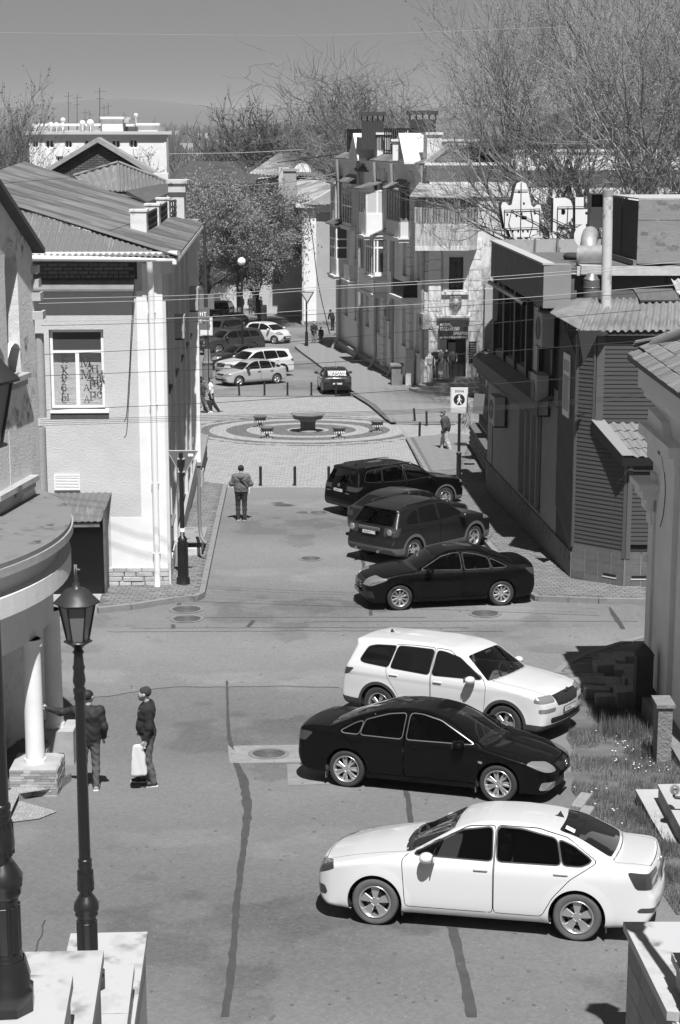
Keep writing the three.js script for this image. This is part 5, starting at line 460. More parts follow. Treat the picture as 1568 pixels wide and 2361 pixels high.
// ---------- near-left building with a bowed porch ----------
{ const W = wall(-6.9, 27, -5.75, 33.5), t = thing('arched_building', 'rendered building with narrow arched windows and a bowed columned porch at the left edge', 'building', [-6, 0, 31]); const A = (x, y, k) => W.at(x, y, k); const yb = .4, L = W.len; const gp1 = A(3, 412), gp2 = A(76, 582); const holes = []; const arch = (s0, s1, y0, y1) => { const r = (s1 - s0) / 2, P = [[s0, y0], [s1, y0]]; for (let k = 0; k <= 8; k++) P.push([(s0 + s1) / 2 + r * Math.cos(k / 8 * Math.PI), y1 - r + r * Math.sin(k / 8 * Math.PI) * 1.5]); return P; };
  const wins = [[A(20, 870), A(38, 575)], [A(-8, 870), A(6, 560)], [A(24, 1120), A(57, 815)], [A(-12, 1140), A(14, 820)]]; for (const [a, b] of wins) { if (a[0] < .1) continue; holes.push(arch(a[0], b[0], a[1], b[1])); }
  part('wall', W.shape([[0, yb], [L, yb], [L, A(90, 700)[1]], [L, gp2[1]], [gp1[0], gp1[1]], [0, gp1[1] + .3]], -.45, 0, holes), M(.66, .92, { map: T.stain, bumpMap: T.rough, bumpScale: .006 }), t); holes.forEach((h) => { const s0 = h[0][0], s1 = h[1][0], y0 = h[0][1], y1 = Math.max(...h.map((q) => q[1])); win(W, [s0 + .02, y0 + .02], [s1 - .02, y1 - .25], t, { n: -.34, fw: .06, mull: [.5], tr: [.75] }); part('sill', [W.box(s0 - .12, s1 + .12, y0 - .1, y0, -.3, .16), W.box(s0 - .08, s1 + .08, y0 - .22, y0 - .1, .0, .1)], M(.42, .85, { map: T.stone }), t); });
  part('verge', slabOf([W.p(gp1[0] - 2, gp1[1] + .75, .22), W.p(L + .1, gp2[1] - .02, .22), W.p(L + .1, gp2[1] - .02, -3), W.p(gp1[0] - 2, gp1[1] + .75, -3)], new THREE.Vector3(0, .1, 0)), mats.roofDark, t);
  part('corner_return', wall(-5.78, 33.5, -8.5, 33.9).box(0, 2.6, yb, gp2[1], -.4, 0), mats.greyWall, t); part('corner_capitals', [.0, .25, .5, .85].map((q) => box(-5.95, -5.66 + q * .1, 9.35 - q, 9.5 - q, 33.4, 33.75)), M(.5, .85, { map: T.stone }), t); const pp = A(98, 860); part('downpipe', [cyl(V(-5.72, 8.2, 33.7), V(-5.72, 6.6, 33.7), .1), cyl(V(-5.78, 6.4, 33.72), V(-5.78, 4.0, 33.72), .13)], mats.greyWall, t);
  // bowed entablature and porch roof: arc of radius 6 about (-10.6, 30.3)
  const c = [-10.78, 30.3], arcP = (r, a) => [c[0] + r * Math.cos(a), c[1] + r * Math.sin(a)], ring = (r0, r1, y0, y1, a0 = -.75, a1 = .6) => { const P = []; for (let k = 0; k <= 24; k++) { const q = arcP(r1, lerp(a0, a1, k / 24)); P.push([q[0], q[1]]); } for (let k = 24; k >= 0; k--) { const q = arcP(r0, lerp(a0, a1, k / 24)); P.push(q); } return shapeGeo(P, y1 - y0).rotateX(-Math.PI / 2).translate(0, y0, 0); };
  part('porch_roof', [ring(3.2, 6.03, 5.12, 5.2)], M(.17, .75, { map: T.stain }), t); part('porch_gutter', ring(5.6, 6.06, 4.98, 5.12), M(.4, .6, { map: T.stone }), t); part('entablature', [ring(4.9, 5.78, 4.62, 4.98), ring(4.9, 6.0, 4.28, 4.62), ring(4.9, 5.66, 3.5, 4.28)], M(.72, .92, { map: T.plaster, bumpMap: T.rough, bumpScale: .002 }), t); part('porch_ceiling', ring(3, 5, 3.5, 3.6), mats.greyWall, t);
  const col = (x, d, r) => part('column', [cyl(V(x, 1.3, d), V(x, 3.5, d), r, r * .94, 28), cyl(V(x, 3.38, d), V(x, 3.5, d), r * 1.15, r * 1.15, 24), cyl(V(x, 1.28, d), V(x, 1.36, d), r * 1.12, r * 1.1, 24)], mats.white, t); const c1 = atY(82, 1755, 1.3), c2 = atY(127, 1672, 1.3); col(c1[0], c1[2], .165); col(c2[0] + .0, c2[2], .16); 
  // tiled pier and low curved wall
  const tileM = [.3, .38, .46, .25, .5].map((v) => M(v, .8, { map: T.stone })); const pr = part('pier', [box(c1[0] - .38, c1[0] + .42, .6, 1.29, c1[2] - .42, c1[2] + .45)], M(.4, .85, { map: T.stone }), t); const sl = []; for (let r = 0; r < 10; r++) { for (let x = c1[0] - .38; x < c1[0] + .41;) { const w = Math.min(rr(.08, .3), c1[0] + .42 - x); sl.push(TR(x + w / 2, .83 + r * .047, c1[2] - .425, 0, w - .006, .041, rr(.012, .03))); x += w; } for (let d = c1[2] - .42; d < c1[2] + .44;) { const w = Math.min(rr(.08, .3), c1[2] + .45 - d); sl.push(TR(c1[0] + .425, .83 + r * .047, d + w / 2, 0, rr(.012, .03), .041, w - .006)); d += w; } }
  pieces('cladding_strip', new THREE.BoxGeometry(1, 1, 1), tileM, pr, sl);
  const lw = part('low_wall', [ring(5.15, 5.5, .3, 1.12, -.13, .2)].map((q) => q), M(.38, .85, { map: T.stone }), t); const sl2 = []; for (let r = 0; r < 12; r++) for (let a = -.12; a < .19;) { const w = rr(.015, .05), q = arcP(5.51, a + w / 2); sl2.push(TR(q[0], .55 + r * .047, q[1], a + w / 2, .025, .041, w * 5.5 - .006)); a += w; } for (let r = 0; r < 7; r++) for (let a = -.12; a < .19;) { const w = rr(.015, .05), q = arcP(5.19 + r * .045, a + w / 2); sl2.push(TR(q[0], 1.125, q[1], a + w / 2, .04, .02, w * 5.4 - .006)); a += w; } pieces('cladding_strip', new THREE.BoxGeometry(1, 1, 1), tileM, lw, sl2); const p2 = part('pier', box(c2[0] - .35, c2[0] + .38, .4, 1.29, c2[2] - .35, c2[2] + .35), M(.4, .85, { map: T.stone }), t);
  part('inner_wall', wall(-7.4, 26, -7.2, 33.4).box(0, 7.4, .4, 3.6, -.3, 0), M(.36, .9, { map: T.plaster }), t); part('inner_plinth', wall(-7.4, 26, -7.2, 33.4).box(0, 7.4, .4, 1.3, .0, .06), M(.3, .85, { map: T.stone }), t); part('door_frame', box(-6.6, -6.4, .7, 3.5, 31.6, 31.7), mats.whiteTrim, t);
  struct('porch_floor', [drape([[-9, 26], ...[[-.75], [-.5], [-.3], [-.1], [.1], [.3]].map(([a]) => arcP(5.4, a)), [-9, 33]], .16, .6)], M(.14, .8, { map: T.mosaic })); struct('porch_apron', [drape(gp([-20, 1990], [-20, 1800], [30, 1800], [120, 1836], [45, 1848]), .14), ...skirt(gp([-20, 1850], [45, 1848], [165, 1800], [120, 1836]), .14, .2, false), drape(gp([-20, 1850], [42, 1848], [132, 1873], [90, 1890], [10, 1900], [-20, 1899]), .02)], mats.mosaic); }
// ---------- dark-clad building on the right ----------
const v3 = (a) => V(a[0], a[1], a[2]);
function slats(W, s0, s1, y0, y1, n, step, mat, parent, nm = 'siding_board', clip) { const q = new THREE.BoxGeometry(1, 1, 1), L = []; for (let y = y0; y < y1 - step * .5; y += step) { let a = s0, b = s1; if (clip) { [a, b] = clip(y + step / 2); if (b - a < .03) continue; } L.push(new THREE.Matrix4().multiplyMatrices(W.m, new THREE.Matrix4().compose(new THREE.Vector3((a + b) / 2, y + step / 2, n), new THREE.Quaternion().setFromEuler(new THREE.Euler(-.16, 0, 0)), new THREE.Vector3(b - a, step * .9, .03)))); } pieces(nm, q, [mat], parent, L); }
{ const Wl = wall(5.1, 61.5, 6.34, 47.2), Wc = wall(6.34, 47.2, 7.6, 46.1), Wr = wall(7.6, 46.1, 12.5, 46.1); const A = (x, y, k) => Wl.at(x, y, k), L = Wl.len;
  const t = thing('flat_roofed_cafe', 'dark two-storey building with a panelled flat-roof parapet and tall windows on the right', 'building', [6, 0, 53]);
  const sm = A(1284, 1100)[0], rf = A(1254, 611, .7), yR = rf[1], yFb = A(1254, 710, .7)[1], sN = rf[0]; const h1 = A(1195, 1070), h2 = A(1245, 1175); const yW0 = A(1230, 905)[1], holes = [rc(h1[0], A(1240, 1180)[1], h2[0], yW0 - .4)];
  part('wall', Wl.shape(rc(.4, -1.2, sm, yW0 + .05), -.35, 0, holes), mats.darkWall, t); part('recess_back', Wl.box(h1[0], h2[0], holes[0][0][1], holes[0][2][1], -.33, -.3), mats.darkWall, t); for (let k = 0; k < 3; k++) { const s = lerp(h1[0], h2[0], (k + 1) / 4); part('pier', Wl.box(s - .08, s + .08, holes[0][0][1], holes[0][2][1], -.3, -.02), mats.darkWall, t); } part('plinth', Wl.box(.4, L, -1.3, A(1284, 1210)[1] - .3, 0, .05), M(.17, .9, { map: T.stain }), t);
  // upper storey: glazing between piers, ledge, fascia
  const yL = A(1230, 958)[1], yW = A(1230, 905)[1], yT2 = yFb + .05; part('upper_wall', Wl.box(.0, sN + .3, yW, yW + .5, -.4, -.06), mats.darkWall, t); const nW = 6; for (let k = 0; k <= nW; k++) part('window_pier', Wl.box(lerp(1.2, sN, k / nW) - .13, lerp(1.2, sN, k / nW) + .13, yW + .3, yT2, -.4, .02), mats.ironDark, t); for (let k = 0; k < nW; k++) { const s0 = lerp(1.2, sN, k / nW) + .13, s1 = lerp(1.2, sN, (k + 1) / nW) - .13; win(Wl, [s0, yW + .5], [s1, yT2], t, { n: -.16, fw: .07, mull: [.5], tr: [.8], mat: M(.12, .5), glass: k === 3 ? mats.opalWhite : k === 5 ? mats.glassGrey : mats.glass }); }
  part('ledge', [slabOf([Wl.p(-.3, yW + .3, 0), Wl.p(sm - .9, yW + .3, 0), Wl.p(sm - .9, yW + .08, .42), Wl.p(-.3, yW + .08, .42)], new THREE.Vector3(0, -.08, 0)), Wl.box(-.3, sm - .9, yW - .3, yW + .09, .38, .44)], M(.11, .7, { map: T.stain }), t); const ribs = []; for (let k = 0; k < 30; k++) part('ledge_slat', Wl.box(k * .3, k * .3 + .08, yW - .5, yW + .1, .05, .36), mats.darkWall, t);
  const fN = atY(1254, 611, yR), fF = atY(1133, 557, yR), WF = wall(fF[0], fF[2], fN[0], fN[2]); for (let k = 0; k < 9; k++) { const s0 = lerp(0, WF.len, k / 9) + .012, s1 = lerp(0, WF.len, (k + 1) / 9) - .012; part('fascia_panel', WF.box(s0, s1, yFb, yR, -.08, 0), M(.085, .6, { map: T.stone }), t); }
  const eR = A(1310, 640, .7)[0]; const wE = wall(fN[0], fN[2], fN[0] + .85, fN[2]); part('fascia_end', wE.box(.003, .75, yFb - .02, yR, -.7, .0), M(.24, .6, { map: T.plaster }), t); part('fascia_soffit', WF.box(0, WF.len, yFb - .01, yFb + .03, -.9, -.08), mats.darkWall, t); part('coping', [WF.box(-.05, WF.len + .02, yR, yR + .05, -.3, .03)], M(.42, .6), t);
  const X = (d) => Wl.p(0, 0, 0).x; part('flat_roof', box(fF[0] + .5, 13, yR - .55, yR - .4, 53, fF[2] + .85), M(.13, .85, { map: T.stone }), t); part('roof_edge', box(7.0, 13, yR - .62, yR - .36, 52.85, 53.0), M(.6, .6, { map: T.stone }), t); part('front_upper_wall', box(6.6, 13, 4, yR - .62, 53.1, 53.3), M(.12, .9, { map: T.stain }), t);
  const back = []; for (let k = 0; k <= 10; k++) { const a = -k / 10 * 1.57; back.push([fF[0] + 1.0 - .95 * Math.cos(a * 1), fF[2] - .1 + .95 * Math.sin(-a)]); } const bp = []; for (let k = 0; k < 10; k++) bp.push(wall(back[k + 1][0], back[k + 1][1], back[k][0], back[k][1]).box(0, Math.hypot(back[k + 1][0] - back[k][0], back[k + 1][1] - back[k][1]), yR - .6, yR + .02, -.1, .0)); part('back_parapet', [...bp, box(fF[0] + .95, 13, yR - .6, yR + .02, fF[2] + .83, fF[2] + .95)], M(.36, .8, { map: T.stain }), t); for (let k = 0; k < 6; k++) part('parapet_strut', box(6.5 + k * .75, 6.56 + k * .75, yR - .6, yR + .05, fF[2] + .72, fF[2] + .83), mats.rust, t);
  part('light_strip', tube([WF.p(-.1, yFb - .2, .02), WF.p(WF.len * .72, yFb - .18, .04)], .08, 6), M(.4, .6, { map: T.stone }), t); part('far_panel', Wl.box(-.35, .0, yW + .3, yFb - .6, -.3, .1), mats.greyWall, t);
  { const g0 = A(1137, 1148); const q = G(1137, 1148); const bpst = thing('black_post', 'square black post at the far corner of the dark building', 'post', q); part('post', box(q[0] - .07, q[0] + .07, q[1] - .1, atD(1137, 935, q[2])[1], q[2] - .07, q[2] + .07), mats.black, bpst); part('base_plate', box(q[0] - .11, q[0] + .11, q[1] + .1, q[1] + .14, q[2] - .11, q[2] + .11), mats.black, bpst); }
  acUnit(Wl, 1250, 762, .42, .9, .95, .34, 'air conditioner highest on the dark building, below the panelled parapet', -1); acUnit(Wl, 1237, 912, .42, .9, 1.15, .34, 'air conditioner on the ledge of the dark building, middle one of three', -1); acUnit(Wl, 1140, 950, .45, .95, .95, .34, 'lowest air conditioner, beside the black post of the dark building', -1);
  // --- clad annexe
  const c = thing('clad_annexe', 'annexe clad in dark horizontal siding with a tiled plinth and corrugated roof', 'building', [7, 0, 47]); const C = (x, y, k) => Wc.at(x, y, k); const y0 = C(1318, 1256)[1], yTop = C(1318, 757)[1], s1 = C(1374, 900)[0], cl0 = Wc.p(s1, 0), yPent = C(1374, 975)[1], yEv = atD(1440, 1050, 46.1)[1];
  part('core', [slabOf([V(6.36, -.2, 47.25), V(7.6, -.2, 46.14), V(12.4, -.2, 46.14), V(12.4, -.2, 52.8), V(6.0, -.2, 52.8)], new THREE.Vector3(0, yEv + .15, 0)), slabOf([V(6.36, yEv - .2, 47.25), V(cl0.x + .01, yEv - .2, -cl0.z + .05), V(12.4, yEv - .2, -cl0.z + .05), V(12.4, yEv - .2, 52.8), V(6.0, yEv - .2, 52.8)], new THREE.Vector3(0, yTop - yEv + .2, 0))], M(.03, .9), c);
  slats(Wc, .05, Wc.len - .06, y0, yTop, .012, .115, mats.siding, c, 'siding_board', (y) => [.05, y < yEv ? Wc.len - .08 : y < yPent ? lerp(Wc.len - .08, s1, (y - yEv) / (yPent - yEv)) : s1 - .05]);
  const Wu = wall(cl0.x, -cl0.z, 12.4, -cl0.z); slats(Wu, .2, 4.6, yPent, yTop, .012, .115, mats.siding, c); slats(Wr, .1, 4.6, atD(1440, 1256, 46.1)[1], yEv, .012, .115, mats.siding, c);
  part('corner_trim', [Wc.box(-.02, .06, y0 - .05, yTop, 0, .045), Wl.box(L - .08, L, y0 - .05, yTop, 0, .045), Wc.box(s1 - .06, s1, yPent, yTop, 0, .05), Wu.box(0, .2, yPent, yTop, 0, .05), Wc.box(Wc.len - .09, Wc.len + .005, y0 - .12, yEv, 0, .05), Wr.box(0, .12, y0 - .12, yEv, 0, .05)], mats.sidingTrim, c);
  // wood cladding on the street side, diagonal planks, narrow notice
  const bs0 = sm, bs1 = L - .08, pk = []; for (let y = -.6; y < yTop + 1; y += .14) { const m = new THREE.Matrix4().compose(new THREE.Vector3((bs0 + bs1) / 2, y, .02), new THREE.Quaternion().setFromEuler(new THREE.Euler(0, 0, -.42)), new THREE.Vector3((bs1 - bs0) * 1.06, .125, .03)); if (y - .42 * (bs1 - bs0) / 2 < y0 - .3 || y > yTop - .2) continue; pk.push(new THREE.Matrix4().multiplyMatrices(Wl.m, m)); } pieces('cladding_plank', new THREE.BoxGeometry(1, 1, 1), [M(.085, .75, { map: T.plankH }), M(.1, .75, { map: T.plankH })], c, pk); part('cladding_backing', Wl.box(bs0, L, -.3, yTop, -.3, .0), mats.woodDark, c);
  const nt = [A(1306, 811), A(1317, 965)]; const bd = part('notice_board', Wl.box(nt[0][0], nt[1][0] - .0, nt[1][1], nt[0][1], .05, .08), mats.whiteTrim, c); part('dark_panel', [Wl.box(nt[0][0] + .08, nt[1][0] - .08, lerp(nt[1][1], nt[0][1], .72), lerp(nt[1][1], nt[0][1], .9), .08, .085), Wl.box(nt[0][0] + .08, nt[1][0] - .08, lerp(nt[1][1], nt[0][1], .1), lerp(nt[1][1], nt[0][1], .66), .08, .085)], M(.3, .4), bd);
  // tiled plinth
  const tl = [], yb = -.25; for (const [W, len] of [[Wc, Wc.len], [Wr, 4.4]]) for (let r = 0; r < 3; r++) for (let s = 0; s < len - .02; s += .42) { const w = Math.min(.42, len - s), yy = yb + .12 + r * .385; tl.push(new THREE.Matrix4().multiplyMatrices(W.m, new THREE.Matrix4().makeTranslation(s + w / 2, yy + .19, .02).scale(new THREE.Vector3(w - .012, .373, .03)))); } const pp = part('plinth', [Wc.box(0, Wc.len, yb - .1, y0 - .02, -.1, .03), Wr.box(0, 4.6, yb - .1, y0 - .02, -.1, .03)], M(.32, .9), c); pieces('plinth_tile', rbox(1, 1, 1, .01, 1), mats.tile, pp, tl); part('vent_slot', [Wc.box(1.02, 1.42, .28, .36, .036, .042), Wr.box(.18, .6, .3, .38, .036, .042)], mats.black, pp); for (const q of [Wc.box(1.0, 1.44, .25, .28, .036, .05), Wr.box(.16, .62, .27, .3, .036, .05)]) part('vent_rim', q, M(.55, .9), pp);
  // pent roof of pressed metal tiles
  const pa = Wc.p(Wc.len + .05, yEv, .12), pbt = Wc.p(s1 - .05, yPent + .02, .1); const q0 = V(pa.x - .12, yEv - .02, 45.85), q1 = V(12.4, yEv - .02, 45.85), q2 = V(12.4, yPent, -cl0.z - .02), q3 = V(cl0.x, yPent, -cl0.z - .02); for (let r = 0; r < 4; r++) { const m = (a, b, k) => a.clone().lerp(b, k), u = r / 4, v = (r + 1) / 4 + .02, up = new THREE.Vector3(0, .03, 0); part('roof_tile_course', corrugated(m(q0, q3, u).add(up), m(q1, q2, u).add(up), m(q1, q2, v).add(up.clone().multiplyScalar(.1)), m(q0, q3, v).add(up.clone().multiplyScalar(.1)), .24, .028, 8), M(.2, .65, { map: T.stone }), c); } part('barge_board', [slabOf([q0.clone().add(new THREE.Vector3(-.06, .06, .03)), q3.clone().add(new THREE.Vector3(-.1, .08, 0)), q3.clone().add(new THREE.Vector3(-.1, -.2, 0)), q0.clone().add(new THREE.Vector3(-.06, -.2, .03))], new THREE.Vector3(.04, 0, 0)), box(q0.x - .06, 12.4, yEv - .22, yEv - .02, 45.78, 45.85)], MP(.02, .3), c); part('flashing', slabOf([q0.clone().add(new THREE.Vector3(-.05, .07, .02)), q3.clone().add(new THREE.Vector3(-.1, .09, 0)), q3.clone().add(new THREE.Vector3(.25, .09, 0)), q0.clone().add(new THREE.Vector3(.25, .07, .02))], new THREE.Vector3(0, -.01, 0)), M(.18, .6), c);
  // asbestos roof sheets, timber under them
  const r0 = atD(1345, 752, 46.0), r1 = atD(1700, 748, 45.9); const rD = -cl0.z - .22, ra = V(r0[0] - .1, yTop + .0, rD), rb = V(12.4, yTop + .05, rD), rcc = V(12.4, yTop + .72, 48.4), rd = V(r0[0] + .5, yTop + .7, 48.4); part('roof_sheet', corrugated(ra, rb, rcc, rd, .2, .035, 8), M(.21, .85, { map: T.soil }), c); part('roof_sheet', slabOf([v3(atD(1268, 722, 47.3)), ra.clone().add(new THREE.Vector3(.1, .03, 0)), rd.clone(), v3(atD(1330, 690, 50.5)), v3(atD(1290, 703, 49))], new THREE.Vector3(0, .02, 0)), M(.2, .85, { map: T.soil }), c); part('eave_timber', [box(ra.x + .15, 12.4, yTop - .12, yTop - .01, rD + .05, rD + .5), Wc.box(-.25, s1 + .3, yTop - .1, yTop + .0, -.2, .25)], mats.woodDark, c); part('patch_board', [rbox(1.1, .06, .8, .01).rotateX(.3).rotateY(.1).translate(8.6, yTop + .78, -48.5), rbox(1.3, .3, .4, .02).translate(10.0, yTop + .8, -49)], M(.12, .8, { map: T.plank }), c);
  part('loose_sheet', corrugated(V(9.2, yTop + .8, 48.7), V(11.2, yTop + .85, 48.7), V(11.2, yTop + 1.2, 49.7), V(9.2, yTop + 1.1, 49.7), .2, .035, 8), M(.5, .85, { map: T.soil }), c);
  { const a = atD(1320, 765, 46.4), b = atD(1390, 768, 46), d1 = atD(1352, 834, 46.1), f = thing('pennant', 'black pointed pennant hanging under the corrugated roof corner', 'pennant', a); part('cloth', [slabOf([v3(atD(1333, 762, 45.9)), v3(atD(1382, 764, 45.7)), v3(atD(1345, 838, 45.6))], new THREE.Vector3(0, 0, .01)), slabOf([v3(atD(1312, 760, 46.5)), v3(atD(1332, 762, 46)), v3(atD(1318, 788, 46.4))], new THREE.Vector3(0, 0, .01))], mats.cloth, f); part('cord', tube([v3(atD(1308, 760, 46.5)), v3(atD(1345, 763, 46)), v3(atD(1388, 763, 45.7))], .01, 4), mats.black, f); }
  // things on the roof
  { const p0 = atD(1397, 735, 48), p1 = atD(1402, 440, 48.2), s = thing('stove_pipe', 'tall pale metal stove pipe rising from the corrugated roof', 'pipe', p0); part('pipe', cyl(v3(p0), v3(p1), .135, .135, 20), M(.52, .6, { map: T.stain }), s); part('collar', [cyl(v3(atD(1397, 742, 48)), v3(atD(1397, 712, 48)), .17, .145, 18)], M(.2, .7, { map: T.stone }), s); part('rim', cyl(v3(atD(1402, 452, 48.2)), v3(atD(1402, 438, 48.2)), .15, .15, 20), mats.galv, s); }
  { const D = 53.3, P = (x, y, d = D) => v3(atD(x, y, d)), s = thing('ventilation_duct', 'grey metal ventilation duct with an open square mouth on the flat roof', 'duct', atD(1362, 690, D)); part('lower_drum', [cyl(P(1364, 690, 52.6), P(1364, 645, 52.6), .24, .24, 20), cyl(P(1364, 645, 52.6), P(1366, 631, 52.6), .24, .12, 20), cyl(P(1364, 698, 52.6), P(1364, 690, 52.6), .14, .24, 20)], M(.2, .45, { metalness: .5 }), s); part('strap', new THREE.TorusGeometry(.245, .008, 4, 24).rotateX(1.57).translate(...P(1364, 662, 52.6).toArray()), mats.alu, s); part('cross_drum', [cyl(P(1338, 590, 53.6), P(1400, 588, 53.2), .3, .3, 24), cyl(P(1336, 590, 53.62), P(1340, 590, 53.6), .33, .33, 24)], mats.galv, s); part('elbow', [tube([P(1360, 588, 53.6), P(1358, 560, 53.8), P(1360, 545, 54.3), P(1362, 538, 55.2)], .25, 16)], mats.galv, s); part('flange', new THREE.CylinderGeometry(.38, .38, .03, 26).rotateX(1.35).translate(...P(1352, 545, 55).toArray()), M(.6, .4, { metalness: .3 }), s); const a = atD(1358, 470, 55), b = atD(1389, 524, 55); part('mouth', [box(a[0], b[0], b[1], b[1] + .62, 54.7, 55.3), box(a[0], b[0], b[1] + .62, b[1] + 1.0, 55.2, 55.25), box(a[0], a[0] + .02, b[1] + .62, b[1] + 1, 54.6, 55.2), box(b[0] - .02, b[0], b[1] + .62, b[1] + 1, 54.6, 55.2), box(a[0] - .02, b[0] + .02, b[1] + 1, b[1] + 1.02, 54.6, 55.3)], M(.09, .5, { metalness: .5 }), s); part('box', box(...[atD(1339, 634, 52.8)[0], atD(1388, 634, 52.8)[0], atD(1339, 632, 52.8)[1], atD(1339, 612, 52.8)[1], 52.7, 53.4]), M(.5, .5, { map: T.stone }), s); }
  { const q = atD(1326, 596, 56.5); const s = thing('tyre', 'old black tyre lying on the flat roof beside the duct', 'tyre', [q[0], yR - .4, 56.5]); part('rubber', new THREE.TorusGeometry(.25, .11, 10, 26).rotateX(Math.PI / 2).translate(0, .1, 0), mats.rubber, s, { world: false }); part('tread', new THREE.TorusGeometry(.3, .085, 6, 26).rotateX(Math.PI / 2).scale(1, 1.2, 1).translate(0, .1, 0), mats.rubber, s, { world: false }); }
  { const D = 53.4, a = atD(1468, 608, D), b = atD(1590, 460, D), l = atD(1417, 606, 56), s = thing('plywood_box', 'large weathered plywood box on the flat roof at the right', 'box', [a[0], a[1], D]); const hh = b[1] - a[1]; part('front_panel', [box(a[0], 13, a[1], a[1] + hh * .68, D, D + .03), box(a[0], 13, a[1] + hh * .685, b[1], D - .01, D + .03)], mats.wood, s); const Wb = wall(l[0], 57.2, a[0], D + .03); part('side_panel', [Wb.box(0, Wb.len, a[1] + .1, b[1] - .05, -.05, 0), Wb.box(0, Wb.len * .45, a[1] + .1, b[1] - .02, -.03, .02)], mats.woodDark, s); part('lid', slabOf([V(a[0], b[1], D), V(13, b[1], D), V(13, b[1], 57), V(l[0], b[1] - .02, 57.2)], new THREE.Vector3(0, .04, 0)), M(.5, .8, { map: T.plank }), s); part('base_rail', Wb.box(0, Wb.len, a[1] - .05, a[1] + .1, .0, .1), mats.rust, s); }
  // roof sign seen from behind: tower-shaped panel and big letters on a frame
  { const D = 63.2, P = (x, y) => { const q = atD(x, y, D); return [q[0], q[1]]; }, pts = (l) => l.map(([x, y]) => P(1094 + .302 * x, 376 + .302 * y)); const s = thing('roof_sign', 'white roof sign with a tower-shaped panel and big letters on an iron frame', 'sign', atD(1200, 550, D));
    const sq = (x, y, w = 14, h = 20) => [[x, y], [x + w, y], [x + w, y + h], [x, y + h]]; const out = [[230, 495], [205, 330], [215, 300], [240, 300], [265, 325], [285, 320], [310, 200], [325, 155], [360, 140], [395, 155], [410, 200], [435, 320], [455, 340], [480, 318], [505, 320], [512, 350], [495, 500], [430, 565], [280, 565], [262, 515]];
    part('tower_panel', shapeGeo(pts(out), .06, [sq(335, 212), sq(372, 300), sq(245, 385), sq(315, 395), sq(355, 378), sq(456, 375), sq(360, 405, 40, 28), sq(287, 512), sq(328, 512), sq(365, 512), sq(402, 512)].map(pts), .0).translate(0, 0, -D - .12), mats.white, s); part('tower_edge', shapeGeo(pts(out.map(([x, y]) => [x - 14, y + 2])), .3).translate(0, 0, -D - .5), M(.03, .6), s);
    const L1 = [[605, 268], [700, 265], [735, 285], [752, 330], [752, 410], [725, 450], [680, 470], [640, 480], [630, 530], [600, 530]], L2 = [[772, 262], [836, 262], [836, 470], [800, 470], [790, 520], [772, 520]], L3 = [[836, 352], [885, 352], [885, 470], [836, 470]], L4 = [[1052, 262], [1115, 262], [1115, 530], [1052, 530]], L5 = [[1175, 258], [1260, 258], [1260, 300], [1175, 300]]; const LT = { L1: [[[665, 352], [690, 352], [697, 372], [690, 395], [665, 395]]], L3: [[[848, 372], [872, 372], [872, 395], [848, 395]]] }; [[L1, LT.L1], [L2, []], [L3, LT.L3], [L4, []], [L5, []]].forEach(([l, h]) => { const q = part('letter', shapeGeo(pts(l), .06, h.map(pts)).translate(0, 0, -D - .12), mats.white, s); part('letter_edge', shapeGeo(pts(l.map(([x, y]) => [x - 9, y + 2])), .25).translate(0, 0, -D - .45), M(.03, .6), q); });
    const bar = (a, b) => { const p = P(1094 + .302 * a[0], 376 + .302 * a[1]), q = P(1094 + .302 * b[0], 376 + .302 * b[1]); part('frame_bar', tube([V(p[0], p[1], D + .02), V(q[0], q[1], D + .02)], .013, 4, 2), mats.ironDark, s); }; for (const [a, b] of [[[358, 145], [352, 640]], [[305, 206], [410, 206]], [[225, 360], [500, 350]], [[230, 360], [230, 640]], [[500, 350], [500, 560]], [[285, 356], [262, 460]], [[262, 460], [300, 560]], [[430, 350], [448, 460]], [[448, 460], [420, 560]], [[225, 500], [500, 490]], [[636, 335], [1000, 330]], [[636, 335], [630, 620]], [[715, 335], [705, 560]], [[640, 478], [1000, 465]], [[640, 470], [790, 520]], [[285, 360], [780, 610]], [[450, 355], [800, 520]], [[640, 560], [600, 650]], [[420, 560], [470, 650]], [[740, 560], [740, 640]]]) bar(a, b); }
  // stone wall with dark fence and dry straw
  { const a = G(1082, 1035), b = G(1133, 1119), Ww = wall(a[0], a[2], b[0], b[2]), yA = Ww.at(1083, 980)[1], yB = Ww.at(1131, 1052)[1], w = thing('stone_wall', 'rough dark stone wall with a coping and slat fence beside the zone sign', 'wall', a); part('core', Ww.shape([[0, -1.4], [Ww.len, -1.4], [Ww.len, yB], [0, yA]], -.5, -.04), mats.rubble[2], w); const L = []; for (let r = 0; r < 6; r++) for (let s = 0; s < Ww.len;) { const wd = rr(.2, .45), h = .21, yy = lerp(a[1], b[1], s / Ww.len) + r * .2; if (yy < lerp(yA, yB, s / Ww.len) - .12) L.push(new THREE.Matrix4().multiplyMatrices(Ww.m, new THREE.Matrix4().compose(new THREE.Vector3(s + wd / 2, yy + .1, -.06), new THREE.Quaternion().setFromEuler(new THREE.Euler(0, 0, rr(-.15, .15))), new THREE.Vector3(wd - .02, h * rr(.8, 1), rr(.12, .22))))); s += wd; } pieces('stone', new THREE.DodecahedronGeometry(.58, 0), mats.rubble, w, L); part('coping', slabOf([Ww.p(-.05, yA, .05), Ww.p(Ww.len, yB, .05), Ww.p(Ww.len, yB, -.5), Ww.p(-.05, yA, -.5)], new THREE.Vector3(0, .08, 0)), M(.13, .85, { map: T.stone }), w);
